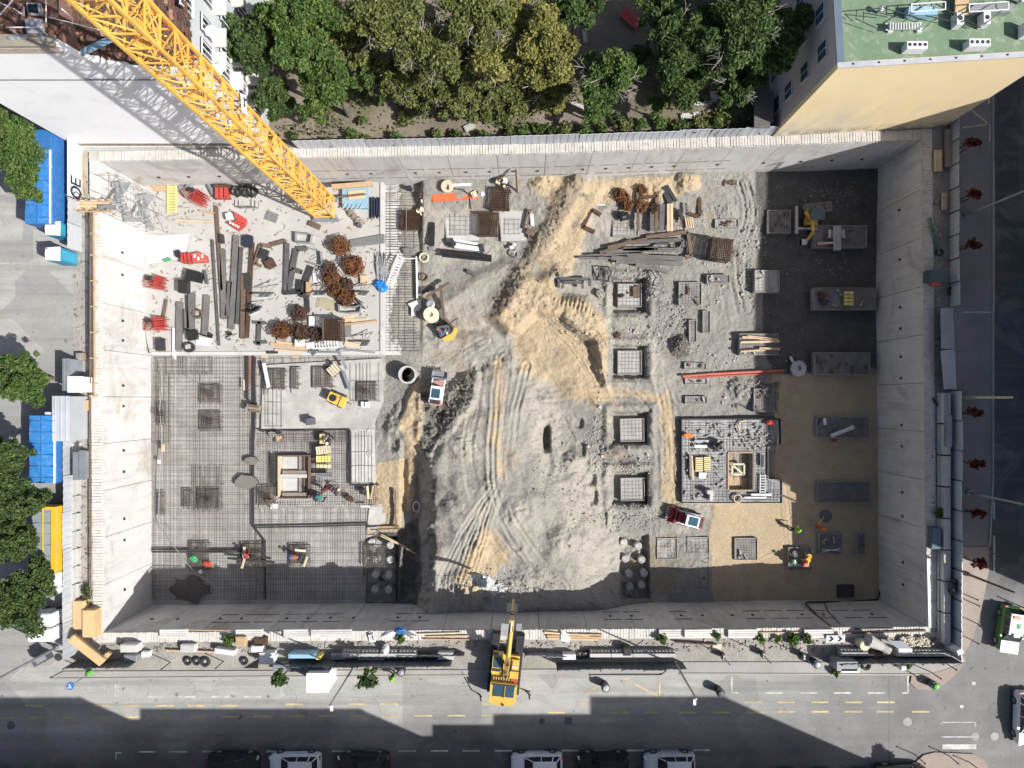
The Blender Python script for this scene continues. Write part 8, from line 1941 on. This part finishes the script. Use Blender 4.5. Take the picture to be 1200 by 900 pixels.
for i,(kd,px,py,r_,lb) in enumerate(gb):tree('weed_bush','weed bush %s'%lb,px,py,r_,.4,kd,200,.15,950+i,'weeds along the lower rim',cat='bush')
# street furniture
def lamp(label,px,py,h,mat=galv,head=True,r_=.1,grp='street lamps'):
 c = W(px,py);t = wthing('street_lamp' if head else 'pole',label,'lamp' if head else 'pole',c,grp)
 MB().tube(c,c+Vector((0,0,h)),r_,8,r_*.65).build('post',mat,t);MB().box(c+Vector((0,0,.2)),(.3,.3,.4)).build('base',mat,t)
 if head:MB().box(c+Vector((.15 if px<600 else -.15,-.2,h+.03)),(.2,.42,.12)).build('lamp_head',white_paint,t)
lamp('tall lamp post on the pavement below the barriers on the right',791,776,7.4);lamp('tall lamp post on the pavement beside the kiosk',415,781,7.6);lamp('tall lamp post at the lower left corner',68,758,8.5,r_=.13);lamp('tall lamp post along the dark street, upper',1130,253,9.5,r_=.12);lamp('tall lamp post along the dark street, lower',1133,577,9.5,r_=.12);lamp('yellowish wooden pole along the dark street',1129,466,6.0,ivory, False,.13,'wooden poles');lamp('brown wooden pole leaning over the sunlit corner',1132,672,6.0,brown_timber, False,.12,'wooden poles')
for px,py,lb in ((845,766,'left'),(891,764,'middle'),(938,766,'right')):
 c = W(px,py);t = wthing('sign_post','%s of three thin posts with black boxes on the pavement strip'%lb,'post',c,'posts with black boxes')
 MB().tube(c,c+Vector((0,0,2.7)),.045,6).build('post',grey_paint,t);MB().box(c+Vector((0,0,.5)),(.22,.5,.7)).build('box',black_pl,t);MB().box(c+Vector((0,0,.87)),(.14,.3,.04)).build('slot',galv,t)
for i,(px,py) in enumerate(((1132,697),(1134,704),(1133,725),(1133,747),(1108,777),(1090,787),(1067,788),(1072,884),(1110,884),(1136,893),(1190,708),(200,776),(262,775))):
 c = W(px,py);put(MB().tube(c,c+Vector((0,0,1.5)),.045,6).lathe(c+Vector((0,0,1.5)),[(.07,0),(.07,.08),(0,.12)],8),'bollard',dark_steel,['topmost thin bollard at the sunlit corner','second thin bollard at the sunlit corner','third thin bollard at the sunlit corner','lowest thin bollard at the sunlit corner','thin bollard on the pink corner, right','thin bollard on the pink corner, middle','thin bollard by the white square box','thin bollard on the bottom island, left','thin bollard on the bottom island, middle','thin bollard on the bottom island, right','thin bollard right above the taxi','thin bollard left of the three tyres','thin bollard right of the three tyres'][i],'bollard','thin bollards')
def bin_(label,px,py,mat,top=None):
 c = W(px,py);t = wthing('litter_bin',label,'bin',c,'litter bins');MB().lathe(c,[(.3,0),(.36,.8),(.36,.95),(.28,.95),(.26,.7),(0,.7)],14).build('bin',mat,t);MB().lathe(c+Vector((0,0,.96)),[(.3,0),(.2,.14),(0,.18)],12).build('lid',top or mat,t)
bin_('black round bin on the road bay right of the excavator',708,801,black_pl,white_concrete);bin_('black round bin in the kerb bay',841,807,black_pl,dark_panel);bin_('black round bin on the strip left of the mixer',952,774,dark_steel,galv);bin_('dark bin beside the green litter on the lower pavement',472,783,black_pl,galv);bin_('bright green topped bin on the pink corner',1089,799,dark_panel,M('bright_green',(.10,.42,.06),(.08,.36,.05),2,.5))
t = wthing('road_sign','blue round arrow sign with green post cover at the lower left corner','sign',W(106,789));c = W(108,787.5)
MB().tube(c,c+Vector((0,0,2.9)),.05,8).build('post',galv,t);MB().tube(W(101,790,.8),W(108,787,.4),.2,8).build('green_cover',M('bright_green'),t)
s_ = MB().lathe(c+Vector((0,0,2.9)),[(.32,0),(.32,.05),(0,.06)],16).build('disc',blue_paint,t);MB().box(c+Vector((.02,0,2.98)),(.08,.36,.02),.5).box(c+Vector((-.05,-.12,2.98)),(.22,.08,.02),.2).build('arrow',white_paint,s_)
t = wthing('utility_cabinet','dark open lidded cabinet in the shade at the lower left corner','cabinet',W(52,772));MB().box(W(50,772,.6),(1.0,.6,1.2),.5).build('body',dark_panel,t);MB().box(W(47,772,1.25),(.9,.55,.06),.5,.3).build('lid',galv,t)
put(MB().path([W(1090,255,.3),W(1092,268,.3),W(1097,282,.3),W(1101,293,.3)],.09,5),'hose',M('hose_green',(.05,.16,.09),(.04,.12,.07)),'green hose on the dark strip running to a tyre','hose');put(MB().path([W(1093,466,.2),W(1098,474,.2),(W(1105,482,.2)),W(1113,480,.2),W(1122,476,.5)],.07,5),'hose',black_pl,'black hose curling over the dark strip to the hoarding','hose')
for (x0,x1,y0,y1,n,lb) in ((1095,1103,176,201,6,'yellowish pallet of boards on the dark strip'),(1107,1115,152,196,4,'long boards stacked by the yellow house corner'),(1104,1108,226,246,3,'short tan boards on the dark strip')):
 t = wthing('board_stack',lb,'boards',W((x0+x1)/2,(y0+y1)/2),'board stacks on the dark strip')
 for k in range(n):MB().bar(W(x0+(x1-x0)*(k+.5)/n,y0,.3),W(x0+(x1-x0)*(k+.5)/n,y1,.3),.11 if n>4 else .14,.2).build('board',pale_timber if n!=4 else grey_timber,t)
put(MB().box(W(1109,423+60,.9),(.35,3.0,.1)).box(W(1112,505,.95),(.5,2.6,.1)),'blue_board',grey_paint,'dark blue boards laid on the barriers inside the right hoarding','boards');put(MB().blob(W(1116,688,1.0),(.3,.55,.35),33,.3,8,6).blob(W(1118,681,1.0),(.25,.3,.3),34,.3),'black_bag',black_pl,'black bags hanging on the right hoarding','bags')
put(MB().bar(W(1087,655,.22),W(1089,735,.22),.15,.3).bar(W(1087,655,.38),W(1089,735,.38),.1,.03),'white_kerb_board',white_paint,'white edge board along the lower right rim','board')
